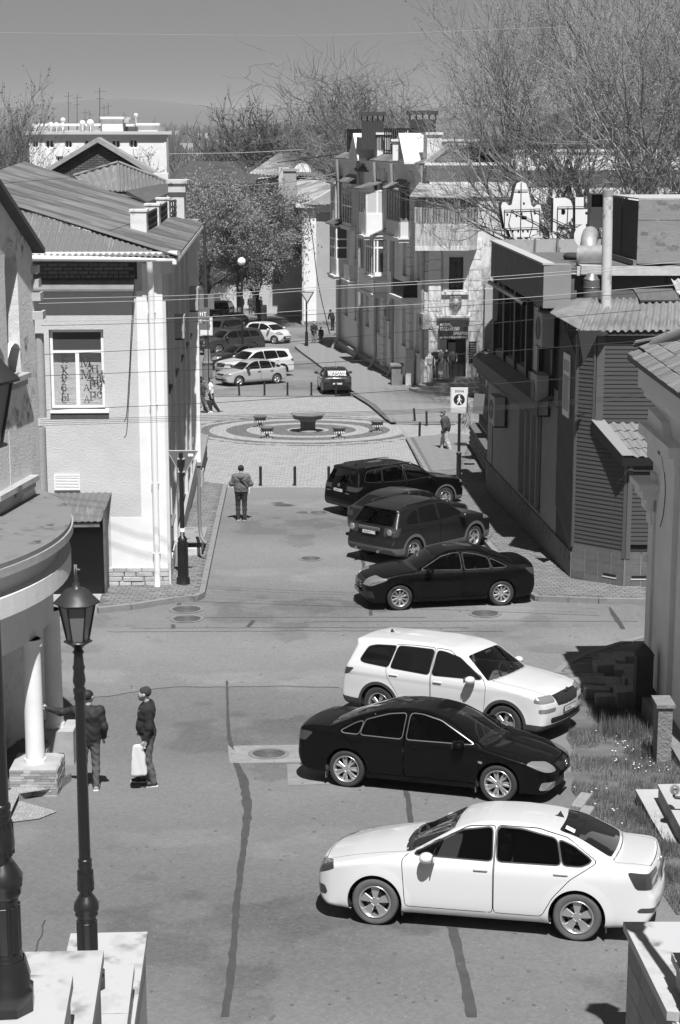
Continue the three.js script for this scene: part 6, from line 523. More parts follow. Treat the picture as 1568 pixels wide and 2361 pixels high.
    for (let k = 0; k < 16; k++) { const s = .2 + k * Ww.len / 16.5; part('fence_slat', Ww.box(s, s + rr(.05, .12), lerp(yA, yB, s / Ww.len), lerp(yA, yB, s / Ww.len) + rr(1.7, 2.2), -.42, -.36), mats.black, w); } part('fence_rail', [.5, 1.5].map((h) => tube([Ww.p(0, yA + h, -.36), Ww.p(Ww.len, yB + h, -.36)], .03, 4, 2)), mats.black, w); part('fence_panel', Ww.box(.0, Ww.len * .6, yA - .2, yA + 2.3, -.8, -.7), M(.012, .8), w);
    const st = new Soup(), c = Ww.p(.1, yA + .55, .05); for (let i = 0; i < 500; i++) { const p = c.clone().add(new THREE.Vector3(rr(-.25, .15), rr(-.5, .5), rr(-.3, .3))), q = p.clone().add(new THREE.Vector3(rr(-.35, .1), rr(-.5, .05), rr(-.1, .3))); st.stick(p, q, .006, .003); } single('dry_straw', st.geo(), M(.35, .9), 'bundle of dry straw hanging over the end of the stone wall', 'straw'); const g2 = [atD(1076, 918, 66), atD(1100, 955, 66)]; part('leaning_board', rbox(.4, .75, .03, .005).rotateZ(-.1).translate(g2[0][0] + .42, (g2[0][1] + g2[1][1]) / 2 + .15, -65.6), M(.16, .7), w); }
}
// ---------- pavilion at the right edge ----------
{ const W = wall(6.5, 36.3, 6.62, 29.6), A = (x, y, k) => W.at(x, y, k), t = thing('rendered_pavilion', 'grey rendered pavilion with a stepped pillar and slate roof at the right edge', 'building', [6.3, .5, 34]); const yT = A(1498, 850)[1] + .25, yP = A(1510, 1572)[1], sp1 = A(1521, 1200, .1)[0]; const gw = M(.78, .9, { map: T.plaster, bumpMap: T.rough, bumpScale: .003 }), Y = (y) => A(1500, y)[1];
  part('wall', [W.box(0, W.len, yP, yT, -.5, 0), wall(6.5, 36.3, 12, 36.6).box(0, 5.8, yP, yT, 0, .4)], gw, t); part('pilaster', [W.box(sp1, sp1 + 1.3, yP, Y(1010), 0, .11), W.box(sp1 + 1.9, sp1 + 3, yP, Y(1010), 0, .11), W.box(.02, .5, yP, Y(1080), 0, .06)], gw, t);
  part('capital', [W.box(-.1, sp1 + 1.5, Y(1010), Y(992), 0, .18), W.box(-.2, sp1 + 1.6, Y(992), Y(968), 0, .3), W.box(-.05, sp1 + 1.4, Y(1045), Y(1010), 0, .13), W.box(-.15, W.len, Y(905), Y(880), 0, .22), W.box(0, W.len, Y(880), yT, 0, .38)], gw, t); part('cove', [W.put(new THREE.CylinderGeometry(.3, .3, W.len, 20, 1, true, Math.PI, Math.PI / 2).rotateZ(Math.PI / 2).translate(W.len / 2, Y(905), .3))].slice(0, 0).concat(W.shape([[0, Y(968)], [sp1 + .4, Y(968)], [sp1 + .1, Y(940)], [.1, Y(930)]], 0, .16)), gw, t);
  part('corner_ledge', [W.box(-.35, .75, Y(1112), Y(1098), -.1, .42), W.box(-.25, .65, Y(1135), Y(1112), -.1, .32), W.box(-.12, .5, Y(1165), Y(1135), -.1, .2), W.box(-.05, .4, Y(1200), Y(1165), -.1, .1)], gw, t); part('round_boss', new THREE.SphereGeometry(.1, 14, 10).translate(...W.p(.02, Y(1290), .02).toArray()), gw, t); part('plinth_band', [W.box(-.06, W.len, yP - .42, yP, -.4, .46), W.box(sp1 - .03, sp1 + 1.4, yP - .02, yP + .0, .1, .2)], mats.rubble[1], t);
  const e1 = v3(atD(1447, 820, 35.4)), e2 = V(e1.x + .05, e1.y, 29.5), up = new THREE.Vector3(2.9, 1.45, 0), rb = new THREE.Vector3(2.9, 1.45, -.2); part('eave_board', slabOf([e1, e2, e2.clone().add(new THREE.Vector3(1.2, .0, 0)), e1.clone().add(new THREE.Vector3(1.2, .0, -.3))], new THREE.Vector3(0, -.09, 0)), M(.13, .8, { map: T.plank }), t); part('roof_slope', slabOf([e1, e2, e2.clone().add(up), e1.clone().add(rb)], new THREE.Vector3(0, .05, 0)), M(.17, .8, { map: T.soil, bumpMap: T.soil, bumpScale: .02 }), t); const sh = [], an = Math.atan2(1.45, 2.9); for (let r = 0; r < 11; r++) for (let k = 0; k < 17; k++) { const q = e1.clone().addScaledVector(up, (r + .4) / 11); if (r === 0 && k < 3) continue; sh.push(TR(q.x, q.y + .08 + rr(0, .012), -q.z - (k + (r % 2) * .5) * .34 - .1, rr(-.02, .02), .36, .016, .325, 0, an - .05 + rr(-.01, .01))); } pieces('slate', new THREE.BoxGeometry(1, 1, 1), [M(.2, .75, { map: T.soil, bumpMap: T.soil, bumpScale: .02 }), M(.16, .75, { map: T.soil, bumpMap: T.soil, bumpScale: .02 }), M(.24, .75, { map: T.soil })], t, sh); part('ridge_roll', cyl(v3(atD(1510, 800, 35)), v3(atD(1660, 740, 33)), .15, .15, 12), M(.16, .7), t); part('loose_timber', [0, 1, 2].map((k) => rbox(1.3, .05, .12, .01).rotateZ(.2).rotateY(-.1 * k).translate(e1.x + .75, e1.y + .32 + k * .05, e1.z - .05 + k * .15)), M(.2, .8, { map: T.plank }), t); const lp = A(1524, 1042, .15); part('wall_lamp', new THREE.SphereGeometry(.07, 12, 8).scale(1, 1, 1.3).translate(...W.p(lp[0], lp[1], .15).toArray()), mats.rust, t); part('cable', tube([[1526, 1050], [1534, 1120], [1530, 1180], [1522, 1215]].map(([x, y]) => { const q = A(x, y, .13); return W.p(q[0], q[1], .13); }), .009, 4), mats.black, t);
  const pl = thing('stone_plinth_wall', 'dark stone base of the pavilion with a lit corner pier above the weeds', 'wall', [6.3, .5, 33]); part('core', W.box(-.1, W.len, -.3, yP - .42, -.5, .42), mats.rubble[1], pl); const L = []; for (let r = 0; r < 6; r++) for (let s = -.1; s < W.len;) { const w = rr(.25, .5); L.push(new THREE.Matrix4().multiplyMatrices(W.m, new THREE.Matrix4().makeTranslation(s + w / 2, yP - .52 - r * .2, .42).scale(new THREE.Vector3(w - .02, .185, .1)))); s += w; } pieces('stone', rbox(1, 1, 1, .12, 1), mats.rubble, pl, L); const cpr = [A(1515, 1700, .55), A(1545, 1640, .5)]; const c0 = G(1530, 1765), cy = atD(1530, 1632, c0[2])[1]; part('corner_pier', [box(c0[0] - .13, c0[0] + .13, c0[1] - .1, cy, c0[2], c0[2] + .5), box(c0[0] - .17, c0[0] + .17, cy, cy + .06, c0[2] - .04, c0[2] + .55)], mats.rubble[1], pl);
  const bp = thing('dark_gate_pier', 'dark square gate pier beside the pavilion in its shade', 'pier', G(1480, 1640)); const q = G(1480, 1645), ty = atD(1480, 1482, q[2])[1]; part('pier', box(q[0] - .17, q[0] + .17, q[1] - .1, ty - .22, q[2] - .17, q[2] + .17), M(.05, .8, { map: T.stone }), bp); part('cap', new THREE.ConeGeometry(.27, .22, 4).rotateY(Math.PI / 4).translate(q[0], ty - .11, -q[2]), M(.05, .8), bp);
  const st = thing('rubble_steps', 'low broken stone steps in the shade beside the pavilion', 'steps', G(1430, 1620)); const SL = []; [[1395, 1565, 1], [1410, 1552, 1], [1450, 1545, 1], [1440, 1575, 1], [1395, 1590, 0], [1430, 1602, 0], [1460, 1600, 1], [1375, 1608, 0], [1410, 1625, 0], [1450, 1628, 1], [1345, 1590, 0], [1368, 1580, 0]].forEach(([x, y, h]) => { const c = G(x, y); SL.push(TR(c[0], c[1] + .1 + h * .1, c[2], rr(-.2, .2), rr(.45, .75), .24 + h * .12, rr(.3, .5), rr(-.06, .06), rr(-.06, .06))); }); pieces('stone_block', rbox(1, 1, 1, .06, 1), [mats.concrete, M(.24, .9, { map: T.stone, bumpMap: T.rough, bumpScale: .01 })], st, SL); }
{ const p1 = [[1465, 1820], [1640, 1818], [1760, 2300], [1660, 2180], [1568, 2003]], p2 = [[1516, 1808], [1700, 1805], [1800, 2200], [1568, 1906]]; const slab = (pts, y, h, nm, l) => { const q = pts.map(([x, yy]) => v3(atY(x, yy, y))); const t = thing(nm, l, 'slab', [q[0].x, y, -q[0].z]); part('top_slab', slabOf(q, new THREE.Vector3(0, -.05, 0)), M(.4, .8, { map: T.plaster }), t); part('side', slabOf(q.map((v) => v.clone().add(new THREE.Vector3(.02, -.05, -.01))), new THREE.Vector3(0, -h, 0)), M(.3, .85, { map: T.stone }), t); return q; }; slab(p1, 1.12, .6, 'concrete_slab', 'lower pale concrete slab bordering the grass at the right edge'); slab(p2, 1.42, .5, 'concrete_slab', 'upper pale concrete slab at the right edge under the round floodlight');
  const q = atD(1556, 1822, 26.5), f = thing('floodlight', 'small round floodlight on a bracket at the right edge', 'lamp', q); part('housing', [new THREE.CylinderGeometry(.085, .06, .12, 20).rotateX(Math.PI / 2 - .25).translate(q[0], q[1], -q[2] - .05)], mats.galv, f); part('lens', [new THREE.TorusGeometry(.04, .012, 6, 18).translate(q[0], q[1] + .01, -q[2] + .025), new THREE.CylinderGeometry(.07, .07, .02, 20).rotateX(Math.PI / 2 - .25).translate(q[0], q[1] + .01, -q[2] + .01)], M(.3, .3, { metalness: .5 }), f); part('bracket', [cyl(V(q[0] - .01, q[1] - .12, q[2]), V(q[0], q[1] - .03, q[2] + .05), .02), cyl(V(q[0] + .0, q[1] - .12, q[2]), V(q[0] + .7, q[1] - .2, q[2]), .025)], mats.iron, f); }
// ---------- ornate corner house with glazed balconies ----------
{ const nb = G(985, 905), fb = atD(782, 779, 122), Ws = wall(fb[0], fb[2], nb[0], nb[2]), Wf = wall(nb[0], nb[2], nb[0] + 4.4, nb[2] + .2), Wr = wall(nb[0] + 4.4, nb[2] + .2, nb[0] + 24, nb[2] + 2.2); const S = (x, y, k) => Ws.at(x, y, k), Fp = (x, y, k) => Wf.at(x, y, k);
  const t = thing('corner_house', 'ornate pale corner house with glazed balconies and a shop entrance, right of the street', 'building', nb); const yE = Fp(985, 384)[1], yP = Fp(985, 868)[1], L = Ws.len;
  const mA = M(.74, .92, { map: T.plaster, bumpMap: T.rough, bumpScale: .003 }), mB = M(.66, .92, { map: T.plaster }), mW = M(.74, .9, { map: T.plaster });
  // street facade with openings
  const holes = [], yF = [yP + 1.0, yP + 5.0, yP + 8.6]; const cols = []; for (let q = 2; q < L - 2; q += 3.6) cols.push(q); for (const q of cols) yF.forEach((y, i) => { if (y + 2.2 < yE - .6) holes.push(rc(q, y, q + 1.15, y + 2.2)); }); part('side_wall', Ws.shape(rc(0, yP - 4, L, yE), -.4, 0, holes), mA, t); holes.forEach((h) => win(Ws, h[0], h[2], t, { n: -.22, fw: .09, mull: [.5], tr: [.68], sill: true, sillMat: mA })); part('side_plinth', [Ws.box(0, L, yP - 5, yP - .9, 0, .3), Ws.box(0, L, yP - .95, yP - .8, .0, .4)], M(.28, .92, { map: T.stain }), t);
  // rusticated pilasters of separate blocks
  const bl = []; for (const q of [.4, 7.8, 15.2, 22.4, 29.6, 36.8, L - .5]) { if (q > L) continue; for (let y = yP - 1.6; y < yE - .5; y += .52) bl.push(new THREE.Matrix4().multiplyMatrices(Ws.m, new THREE.Matrix4().makeTranslation(q, y + .25, .1).scale(new THREE.Vector3(.95, .49, .24)))); } const pil = part('pilaster_core', [.4, 7.8, 15.2, 22.4].map((q) => Ws.box(q - .4, q + .4, yP - 1.6, yE - .4, 0, .12)), mA, t); pieces('pilaster_block', new THREE.BoxGeometry(1, 1, 1), [mB], pil, bl);
  part('cornice', [Ws.box(0, L + .1, yE - .5, yE - .3, 0, .12), Ws.box(-.1, L + .15, yE - .3, yE - .1, 0, .2), Ws.box(-.2, L + .2, yE - .1, yE + .08, 0, .3)], mB, t);
  const dn = []; for (let k = 0; k < 60; k++) dn.push(Ws.box(k * L / 60, k * L / 60 + .25, yE + .02, yE + .14, .2, .34)); part('eave_teeth', dn, mW, t); part('roof_slope', slabOf([Ws.p(-.3, yE + .1, .34), Ws.p(L + .1, yE + .1, .34), Ws.p(L + .3, yE + 1.0, -1.6), Ws.p(-.3, yE + 1.0, -1.6)], new THREE.Vector3(0, .05, 0)), M(.2, .7, { map: T.peel }), t);
  // little street pediments with white posts, iron railing between
  const ped = (xl, xr, yt, yb, px2, pxr) => { const s = S((xl + xr) / 2, yb, .7)[0], w = 1.5, a = yE + .1; const tri = [[s - w, a], [s + w, a], [s, a + 1.5]]; part('gablet', [Ws.shape(tri, -.6, .55)], mA, t); part('gablet_verge', [[tri[0], tri[2]], [tri[2], tri[1]]].map(([p, q]) => slabOf([Ws.p(p[0], p[1], .9), Ws.p(q[0], q[1], .9), Ws.p(q[0], q[1], -.8), Ws.p(p[0], p[1], -.8)], new THREE.Vector3(0, .14, 0))), mW, t); part('parapet_post', [Ws.box(s + w + .2, s + w + 1.1, yE + .1, a + 1.55, -.9, -.1), Ws.box(s + w + .1, s + w + 1.2, a + 1.55, a + 1.68, -1, 0)], mW, t); return s; }; const sA = ped(812, 830, 326, 390), sB = ped(905, 948, 326, 392);
  for (const [a, b] of [[sA - 9, sA - 2], [sA + 3, sB - 2]]) { const n = 16; for (let k = 0; k <= n; k++) part('railing_bar', Ws.box(lerp(a, b, k / n) - .03, lerp(a, b, k / n) + .03, yE + .5, yE + 2.0, -.5, -.44), mats.black, t); part('railing_rail', [.7, 1.95].map((h) => Ws.box(a, b, yE + h, yE + h + .06, -.51, -.43)), mats.black, t); }
  // downpipes
  for (const [x, k] of [[781, .3], [828, .3], [866, .3], [905, .3], [974, .32]]) { const s = S(x, 600, k)[0]; part('downpipe', tube([Ws.p(s, yE + .05, .42), Ws.p(s, yE - .5, .4), Ws.p(s, yE - 1.3, .32), Ws.p(s, yE - 2, .3), Ws.p(s, yP + 1, .3), Ws.p(s, yP - .6, .34), Ws.p(s, yP - 1.4, .75), Ws.p(s, yP - 2.0, .6)], .11, 7, 60), mats.galv, t); }
  // glazed balconies
  const balcony = (xf, xn, xw, yt, ys, yb, o = {}) => { const sn = S(xw, (yt + yb) / 2)[0]; let lo = .1, hi = 3; for (let i = 0; i < 40; i++) { const m = (lo + hi) / 2; if (S(xn, (yt + yb) / 2, m)[0] > sn) hi = m; else lo = m; } const k = lo, sf = Math.max(S(xf, (yt + yb) / 2, k)[0], sn - 7), Y = (y) => S(xn, y, k)[1], y0 = Y(yb), y1 = Y(ys), y2 = Y(yt); const E = wall(Ws.p(sn, 0, k).x, -Ws.p(sn, 0, k).z, Ws.p(sn, 0, 0).x, -Ws.p(sn, 0, 0).z), F = wall(Ws.p(sf, 0, k).x, -Ws.p(sf, 0, k).z, Ws.p(sn, 0, k).x, -Ws.p(sn, 0, k).z), mat = o.mat ?? mats.whiteTrim, fr = o.fr ?? mats.whiteTrim;
    const b = part(o.open ? 'open_balcony' : 'glazed_balcony', [Ws.box(sf - .1, sn + .1, y0 - .18, y0, 0, k + .1), Ws.box(sf - .18, sn + .18, y0, y0 + .08, 0, k + .16)], o.slab ?? mB, t);
    if (o.corr) { part('parapet_sheet', corrugated(E.p(0, y0, .02), E.p(E.len, y0, .02), E.p(E.len, y1, .02), E.p(0, y1, .02), .14, .02, 6), mat, b); part('parapet_sheet', corrugated(F.p(0, y0, .02), F.p(F.len, y0, .02), F.p(F.len, y1, .02), F.p(0, y1, .02), .14, .02, 6), mat, b); } else part('parapet', [E.box(0, E.len, y0 + .08, y1, -.06, 0), F.box(0, F.len, y0 + .08, y1, -.06, 0)], mat, b);
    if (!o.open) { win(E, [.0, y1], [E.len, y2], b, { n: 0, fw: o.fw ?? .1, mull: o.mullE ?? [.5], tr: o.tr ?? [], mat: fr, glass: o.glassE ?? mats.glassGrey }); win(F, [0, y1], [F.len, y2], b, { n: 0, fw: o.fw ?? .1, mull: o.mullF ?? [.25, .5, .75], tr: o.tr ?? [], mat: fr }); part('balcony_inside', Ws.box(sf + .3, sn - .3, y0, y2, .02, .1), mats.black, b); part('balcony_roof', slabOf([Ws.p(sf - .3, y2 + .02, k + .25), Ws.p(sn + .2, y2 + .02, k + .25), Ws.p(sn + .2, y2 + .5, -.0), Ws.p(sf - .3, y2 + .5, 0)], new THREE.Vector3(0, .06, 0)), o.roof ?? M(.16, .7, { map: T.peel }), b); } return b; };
  balcony(762, 773, 789, 424, 508, 513, { tr: [.5], mullE: [.5] }); balcony(789, 811, 829, 424, 520, 526, { mullE: [.4], tr: [.45], glassE: mats.opalWhite }); balcony(760, 774, 803, 520, 599, 638, { mullE: [], tr: [.35, .6], mat: mB }); balcony(793, 806, 829, 612, 612, 650, { open: true, mat: mats.white }); balcony(827, 843, 892, 438, 495, 546, { mullE: [.55], mat: mats.white, glassE: M(.5, .5) }); balcony(843, 861, 892, 546, 636, 640, { tr: [.72], mullE: [.3] }); balcony(827, 862, 892, 628, 628, 680, { open: true, mat: mats.white });
  balcony(892, 923, 953, 440, 512, 552, { fr: mats.plankGrey, corr: true, mat: M(.6, .7), mullE: [.45], mullF: [.2, .4, .6, .8], tr: [.7], fw: .08, roof: M(.28, .8, { map: T.peel }) });
  { const b = balcony(905, 962 - 32, 962, 650, 650, 690, { open: true, mat: mats.black, slab: mB }); }
  // street-side boxes, low gate piers, sills
  acUnit(Ws, 975, 742, .5, .9, .8, .35, 'air conditioner low on the shaded side of the corner house', -1); acUnit(Ws, 893, 722, .4, .8, .8, .3, 'old air conditioner in a frame halfway along the corner house', -1);
  { const q = G(944, 893), g1 = thing('gate_pier', 'weathered white gate pier and metal box at the side of the corner house', 'pier', q); part('post', box(q[0] - .22, q[0] + .22, q[1], q[1] + 2.15, q[2] - .2, q[2] + .3), M(.5, .85, { map: T.stain }), g1); part('second_post', [box(q[0] + .55, q[0] + .95, q[1], q[1] + 1.0, q[2] - .4, q[2]), box(q[0] + .5, q[0] + 1.0, q[1] + 1, q[1] + 1.12, q[2] - .45, q[2] + .05)], M(.3, .9, { map: T.stain }), g1); part('metal_box', [box(q[0] - 1.0, q[0] - .4, q[1], q[1] + 1.2, q[2] - .2, q[2] + .5), box(q[0] - 1.08, q[0] - .32, q[1] + 1.2, q[1] + 1.3, q[2] - .28, q[2] + .58)], M(.2, .85, { map: T.stain }), g1); }
  // entrance front
  const W1 = Wf.len, w0 = Fp(1036, 593), w1 = Fp(1068, 668), d0 = Fp(1030, 782), d1 = Fp(1073, 905); part('front_wall', Wf.shape(rc(0, yP - 3, W1, yE + .2), -.4, 0, [rc(w0[0], w1[1], w1[0], w0[1]), rc(d0[0], d1[1], d1[0], d0[1])]), mB, t); win(Wf, w0, w1, t, { n: -.2, fw: .1, mull: [.5], tr: [.8], mat: M(.04, .6), sill: true, sillMat: mB }); part('window_surround', [Wf.box(w0[0] - .32, w0[0] - .02, w1[1] - .1, w0[1] + .15, 0, .07), Wf.box(w1[0] + .02, w1[0] + .32, w1[1] - .1, w0[1] + .15, 0, .07), Wf.box(w0[0] - .4, w1[0] + .4, w0[1] + .15, w0[1] + .45, 0, .12), Wf.box(w0[0] - .5, w1[0] + .5, w0[1] + .45, w0[1] + .55, 0, .22), Wf.box(w0[0] - .4, w1[0] + .4, w1[1] - .25, w1[1] - .1, 0, .15)], mW, t);
  const bl2 = [], pc0 = Fp(1016, 700)[0], pr0 = Fp(1079, 700)[0], pr1 = Fp(1108, 700)[0]; for (let y = Fp(985, 880)[1], i = 0; y < Fp(985, 560)[1]; y += .55, i++) { bl2.push(new THREE.Matrix4().multiplyMatrices(Wf.m, new THREE.Matrix4().makeTranslation(pc0 / 2, y + .26, .08).scale(new THREE.Vector3(pc0 - .02, .52, .2)))); bl2.push(new THREE.Matrix4().multiplyMatrices(Wf.m, new THREE.Matrix4().makeTranslation((pr0 + pr1) / 2, y + .26, .08).scale(new THREE.Vector3(pr1 - pr0, .52, .2)))); } const pf = part('quoin_core', [Wf.box(0, pc0 - .05, yP - 1.5, yE - 2, 0, .1), Wf.box(pr0 + .05, pr1 - .05, yP - 1.5, yE - 2, 0, .1)], mB, t); pieces('quoin_block', new THREE.BoxGeometry(1, 1, 1), [mW], pf, bl2);
  // coat-of-arms relief, canopy moulding, shop sign, door
  const em = Fp(1050, 698); part('wall_emblem', [Wf.put(shapeGeo([[-.28, .35], [.28, .35], [.3, -.05], [0, -.5], [-.3, -.05]], .1, [], .03)).translate(0, 0, 0)].map((q) => q.translate(Wf.p(em[0], em[1], 0).x - Wf.A.x, em[1], Wf.p(em[0], em[1], .02).z - Wf.A.z)), M(.2, .8), t); part('emblem_crown', [-.2, 0, .2].map((x) => new THREE.SphereGeometry(.1, 8, 6).translate(...Wf.p(em[0] + x, em[1] + .48, .06).toArray())), M(.22, .8), t); part('emblem_charge', new THREE.SphereGeometry(.16, 8, 6).scale(1, 1.2, .5).translate(...Wf.p(em[0], em[1] + .05, .14).toArray()), M(.5, .8), t);
  const mo = [Fp(1010, 727), Fp(1080, 739)]; part('moulding', [Wf.box(mo[0][0], mo[1][0], mo[1][1], mo[0][1] - .1, .05, .3), Wf.box(mo[0][0] - .08, mo[1][0] + .05, mo[0][1] - .1, mo[0][1], .05, .42)], mW, t);
  const sg = [Fp(1010, 738), Fp(1076, 780)], sw = sg[1][0] - sg[0][0], shh = sg[0][1] - sg[1][1]; const fitW = (q, w) => { q.computeBoundingBox(); return q.scale(w / q.boundingBox.max.x, 1, 1); }; const sgn = thing('shop_sign', 'dark shop sign with white lettering over the corner house entrance', 'sign', Wf.p((sg[0][0] + sg[1][0]) / 2, sg[1][1], .45).toArray().map((v, i) => i === 2 ? -v : v)); part('board', Wf.box(sg[0][0], sg[1][0], sg[1][1], sg[0][1], .44, .52), M(.045, .6), sgn); [["МАГАЗИН", .03, .74, .15, .36], ["РОССИЙСКАЯ", .03, .48, .2, .68], ["ЯРМАРКА", .5, .24, .18, .47], ["ОДЕЖДА И ОБУВЬ ДЛЯ ВСЕЙ СЕМЬИ", .03, .07, .095, .94]].forEach(([l, x, y, h, f]) => part('lettering', Wf.put(fitW(letter(l, h, .012), sw * f).translate(sg[0][0] + sw * x, sg[1][1] + shh * y, .522)), M(.7, .7), sgn));
  part('door_leaf', [Wf.box(lerp(d0[0], d1[0], .5), d1[0] - .05, d1[1], d0[1] - .1, -.32, -.26)], M(.045, .6), t); part('door_poster', Wf.box(d0[0] + .1, d0[0] + .5, d0[1] - 1.1, d0[1] - .2, -.2, -.17), M(.35, .6), t); part('door_inside', Wf.box(d0[0], d1[0], d1[1], d0[1], -.6, -.5), mats.black, t); part('door_surround', [Wf.box(d1[0], d1[0] + .12, d1[1], d0[1] + .1, 0, .1), Wf.box(d0[0], d1[0] + .12, d0[1], d0[1] + .12, 0, .12)], mW, t);
  const bd = [Fp(1080, 787), Fp(1097, 836)], board = thing('price_board', 'narrow dark notice board beside the shop entrance', 'sign', Wf.p(bd[0][0], bd[1][1], .2).toArray().map((v, i) => i === 2 ? -v : v)); part('board', Wf.box(bd[0][0], bd[1][0], bd[1][1], bd[0][1], .19, .24), M(.03, .6), board); for (let k = 0; k < 7; k++) part('text_line', Wf.box(bd[0][0] + .05 + (k % 2) * .04, bd[1][0] - .05, lerp(bd[0][1], bd[1][1], .08 + k * .11) - .035, lerp(bd[0][1], bd[1][1], .08 + k * .11), .241, .246), M(.5, .7), board);
  // wooden glazed balcony round the corner
  const yB0 = Fp(1033, 565)[1], yB1 = Fp(1033, 512)[1], yB2 = Fp(1033, 455)[1]; const arcp = []; const xl = Fp(958, 500, 1.2)[0], xr = Fp(1098, 500, 1.2)[0]; for (let k = 0; k <= 22; k++) { const m = k / 22, s = lerp(xl, xr, m), n = m < .75 ? 1.2 : 1.2 - 1.2 * Math.pow((m - .75) / .25, 2); arcp.push([s + (m > .75 ? .25 * (m - .75) * 4 : 0), n]); } const P = (i, y, dn = 0) => Wf.p(arcp[i][0], y, arcp[i][1] + dn); const wb = part('corner_balcony', [slabOf([Wf.p(xl, yB0, 0), ...arcp.map((_, i) => P(i, yB0, .05)), Wf.p(xr + .2, yB0, 0)], new THREE.Vector3(0, -.22, 0))], mB, t); const pk = new THREE.BoxGeometry(1, 1, 1), pm = []; for (let i = 0; i < 22; i++) for (let h = 0; h < 2; h++) { const m = (h + .5) / 2, a = P(i, 0), b = P(i + 1, 0), q = a.clone().lerp(b, m); pm.push(TR(q.x, (yB0 + yB1) / 2, -q.z, Math.atan2(-(b.z - a.z), b.x - a.x), a.distanceTo(b) / 2 - .012, yB1 - yB0 + (h % 2) * .06, .05)); } pieces('parapet_plank', pk, [M(.72, .75, { map: T.plank }), M(.6, .75, { map: T.plank })], wb, pm);
  for (let i = 0; i <= 22; i += 1) { const q = P(i, 0); part('post', box(q.x - .05, q.x + .05, yB1, yB2, -q.z - .04, -q.z + .04), i % 2 ? mats.plankGrey : M(.42, .85, { map: T.plank }), wb); if (i < 22) { const b = P(i + 1, 0); const c = q.clone().add(b).multiplyScalar(.5), an = Math.atan2(-(b.z - q.z), b.x - q.x), ln = q.distanceTo(b); part('pane', new THREE.BoxGeometry(ln - .1, yB2 - yB1 - .5, .02).rotateY(an).translate(c.x, lerp(yB1, yB2, .38), c.z), i % 4 === 1 ? M(.3, .7) : mats.glassGrey, wb); part('upper_pane', new THREE.BoxGeometry(ln - .1, .42, .02).rotateY(an).translate(c.x, yB2 - .24, c.z), M(.16, .3), wb); part('transom', new THREE.BoxGeometry(ln, .07, .07).rotateY(an).translate(c.x, yB2 - .5, c.z), mats.plankGrey, wb); } }
  part('balcony_roof', slabOf([Wf.p(xl - .35, yB2 + .05, 1.5), Wf.p(lerp(xl, xr, .8), yB2 - .02, 1.6), Wf.p(xr + .3, yB2 + .1, .7), Wf.p(xr, yB2 + .75, 0), Wf.p(xl + .3, yB2 + .75, 0)], new THREE.Vector3(0, .05, 0)), M(.3, .85, { map: T.peel }), wb); part('balcony_dark', Wf.box(xl + .2, xr - .2, yB1 - .3, yB2, .02, .06), mats.black, wb);
  // attic front with blind arch and pediment
  const pe = [Fp(976, 380), Fp(1097, 380), Fp(1033, 330)]; part('attic_wall', Wf.box(0, W1, yE - 1.6, yE, .0, .12), mW, t); part('front_cornice', [Wf.box(-.2, W1 + .1, pe[0][1] - .3, pe[0][1] - .02, .0, .4), Wf.box(-.3, W1 + .2, pe[0][1] - .02, pe[0][1] + .12, 0, .6)], mW, t); part('pediment', [Wf.shape([[pe[0][0] + .4, pe[0][1] + .1], [pe[1][0] - .4, pe[0][1] + .1], [pe[2][0], pe[2][1] - .35]], -.3, .1)], mW, t); part('pediment_verge', [[pe[0], pe[2]], [pe[2], pe[1]]].map(([a, b]) => slabOf([Wf.p(a[0], a[1] + .1, .55), Wf.p(b[0], b[1], .55), Wf.p(b[0], b[1], -.6), Wf.p(a[0], a[1] + .1, -.6)], new THREE.Vector3(0, -.28, 0))), M(.4, .8, { map: T.stone }), t); const fa = Fp(1040, 468); part('fan_window', [Wf.put(new THREE.RingGeometry(.75, .95, 18, 1, .2, 2.74)).translate(0, 0, 0)].map((q) => q.translate(Wf.p(fa[0], 0, 0).x - Wf.A.x, fa[1] - .6, Wf.p(fa[0], 0, .14).z - Wf.A.z)), mW, t); part('console', [Fp(995, 455)[0]].map((s) => Wf.box(s - .3, s + .3, yE - 3.4, yE - 2.2, .1, .5)), mW, t);
  part('flat_top', [slabOf([Ws.p(0, yE + 1.0, -1.6), Ws.p(L, yE + 1, -1.6), V(nb[0] + 24, yE + 1.0, nb[2] + 6), V(nb[0] + 24, yE + 1, nb[2] + 40)], new THREE.Vector3(0, .1, 0))], mats.roofDark, t);
  // parapet blocks behind the pediment
  { const a = atD(905, 326, nb[2] + 4), b = atD(965, 370, nb[2] + 4); part('attic_parapet', [box(a[0], b[0] + 3.2, b[1], a[1], nb[2] + 3.5, nb[2] + 4.5), box(a[0] - .1, b[0] + 3.3, a[1], a[1] + .12, nb[2] + 3.4, nb[2] + 4.6)], mW, t); part('attic_panel', [0, 1.6, 3.2].map((k) => box(a[0] + .3 + k * .9, a[0] + 1.2 + k * .9, b[1] + .1, a[1] - .1, nb[2] + 3.44, nb[2] + 3.5)), M(.4, .85, { map: T.stain }), t); }
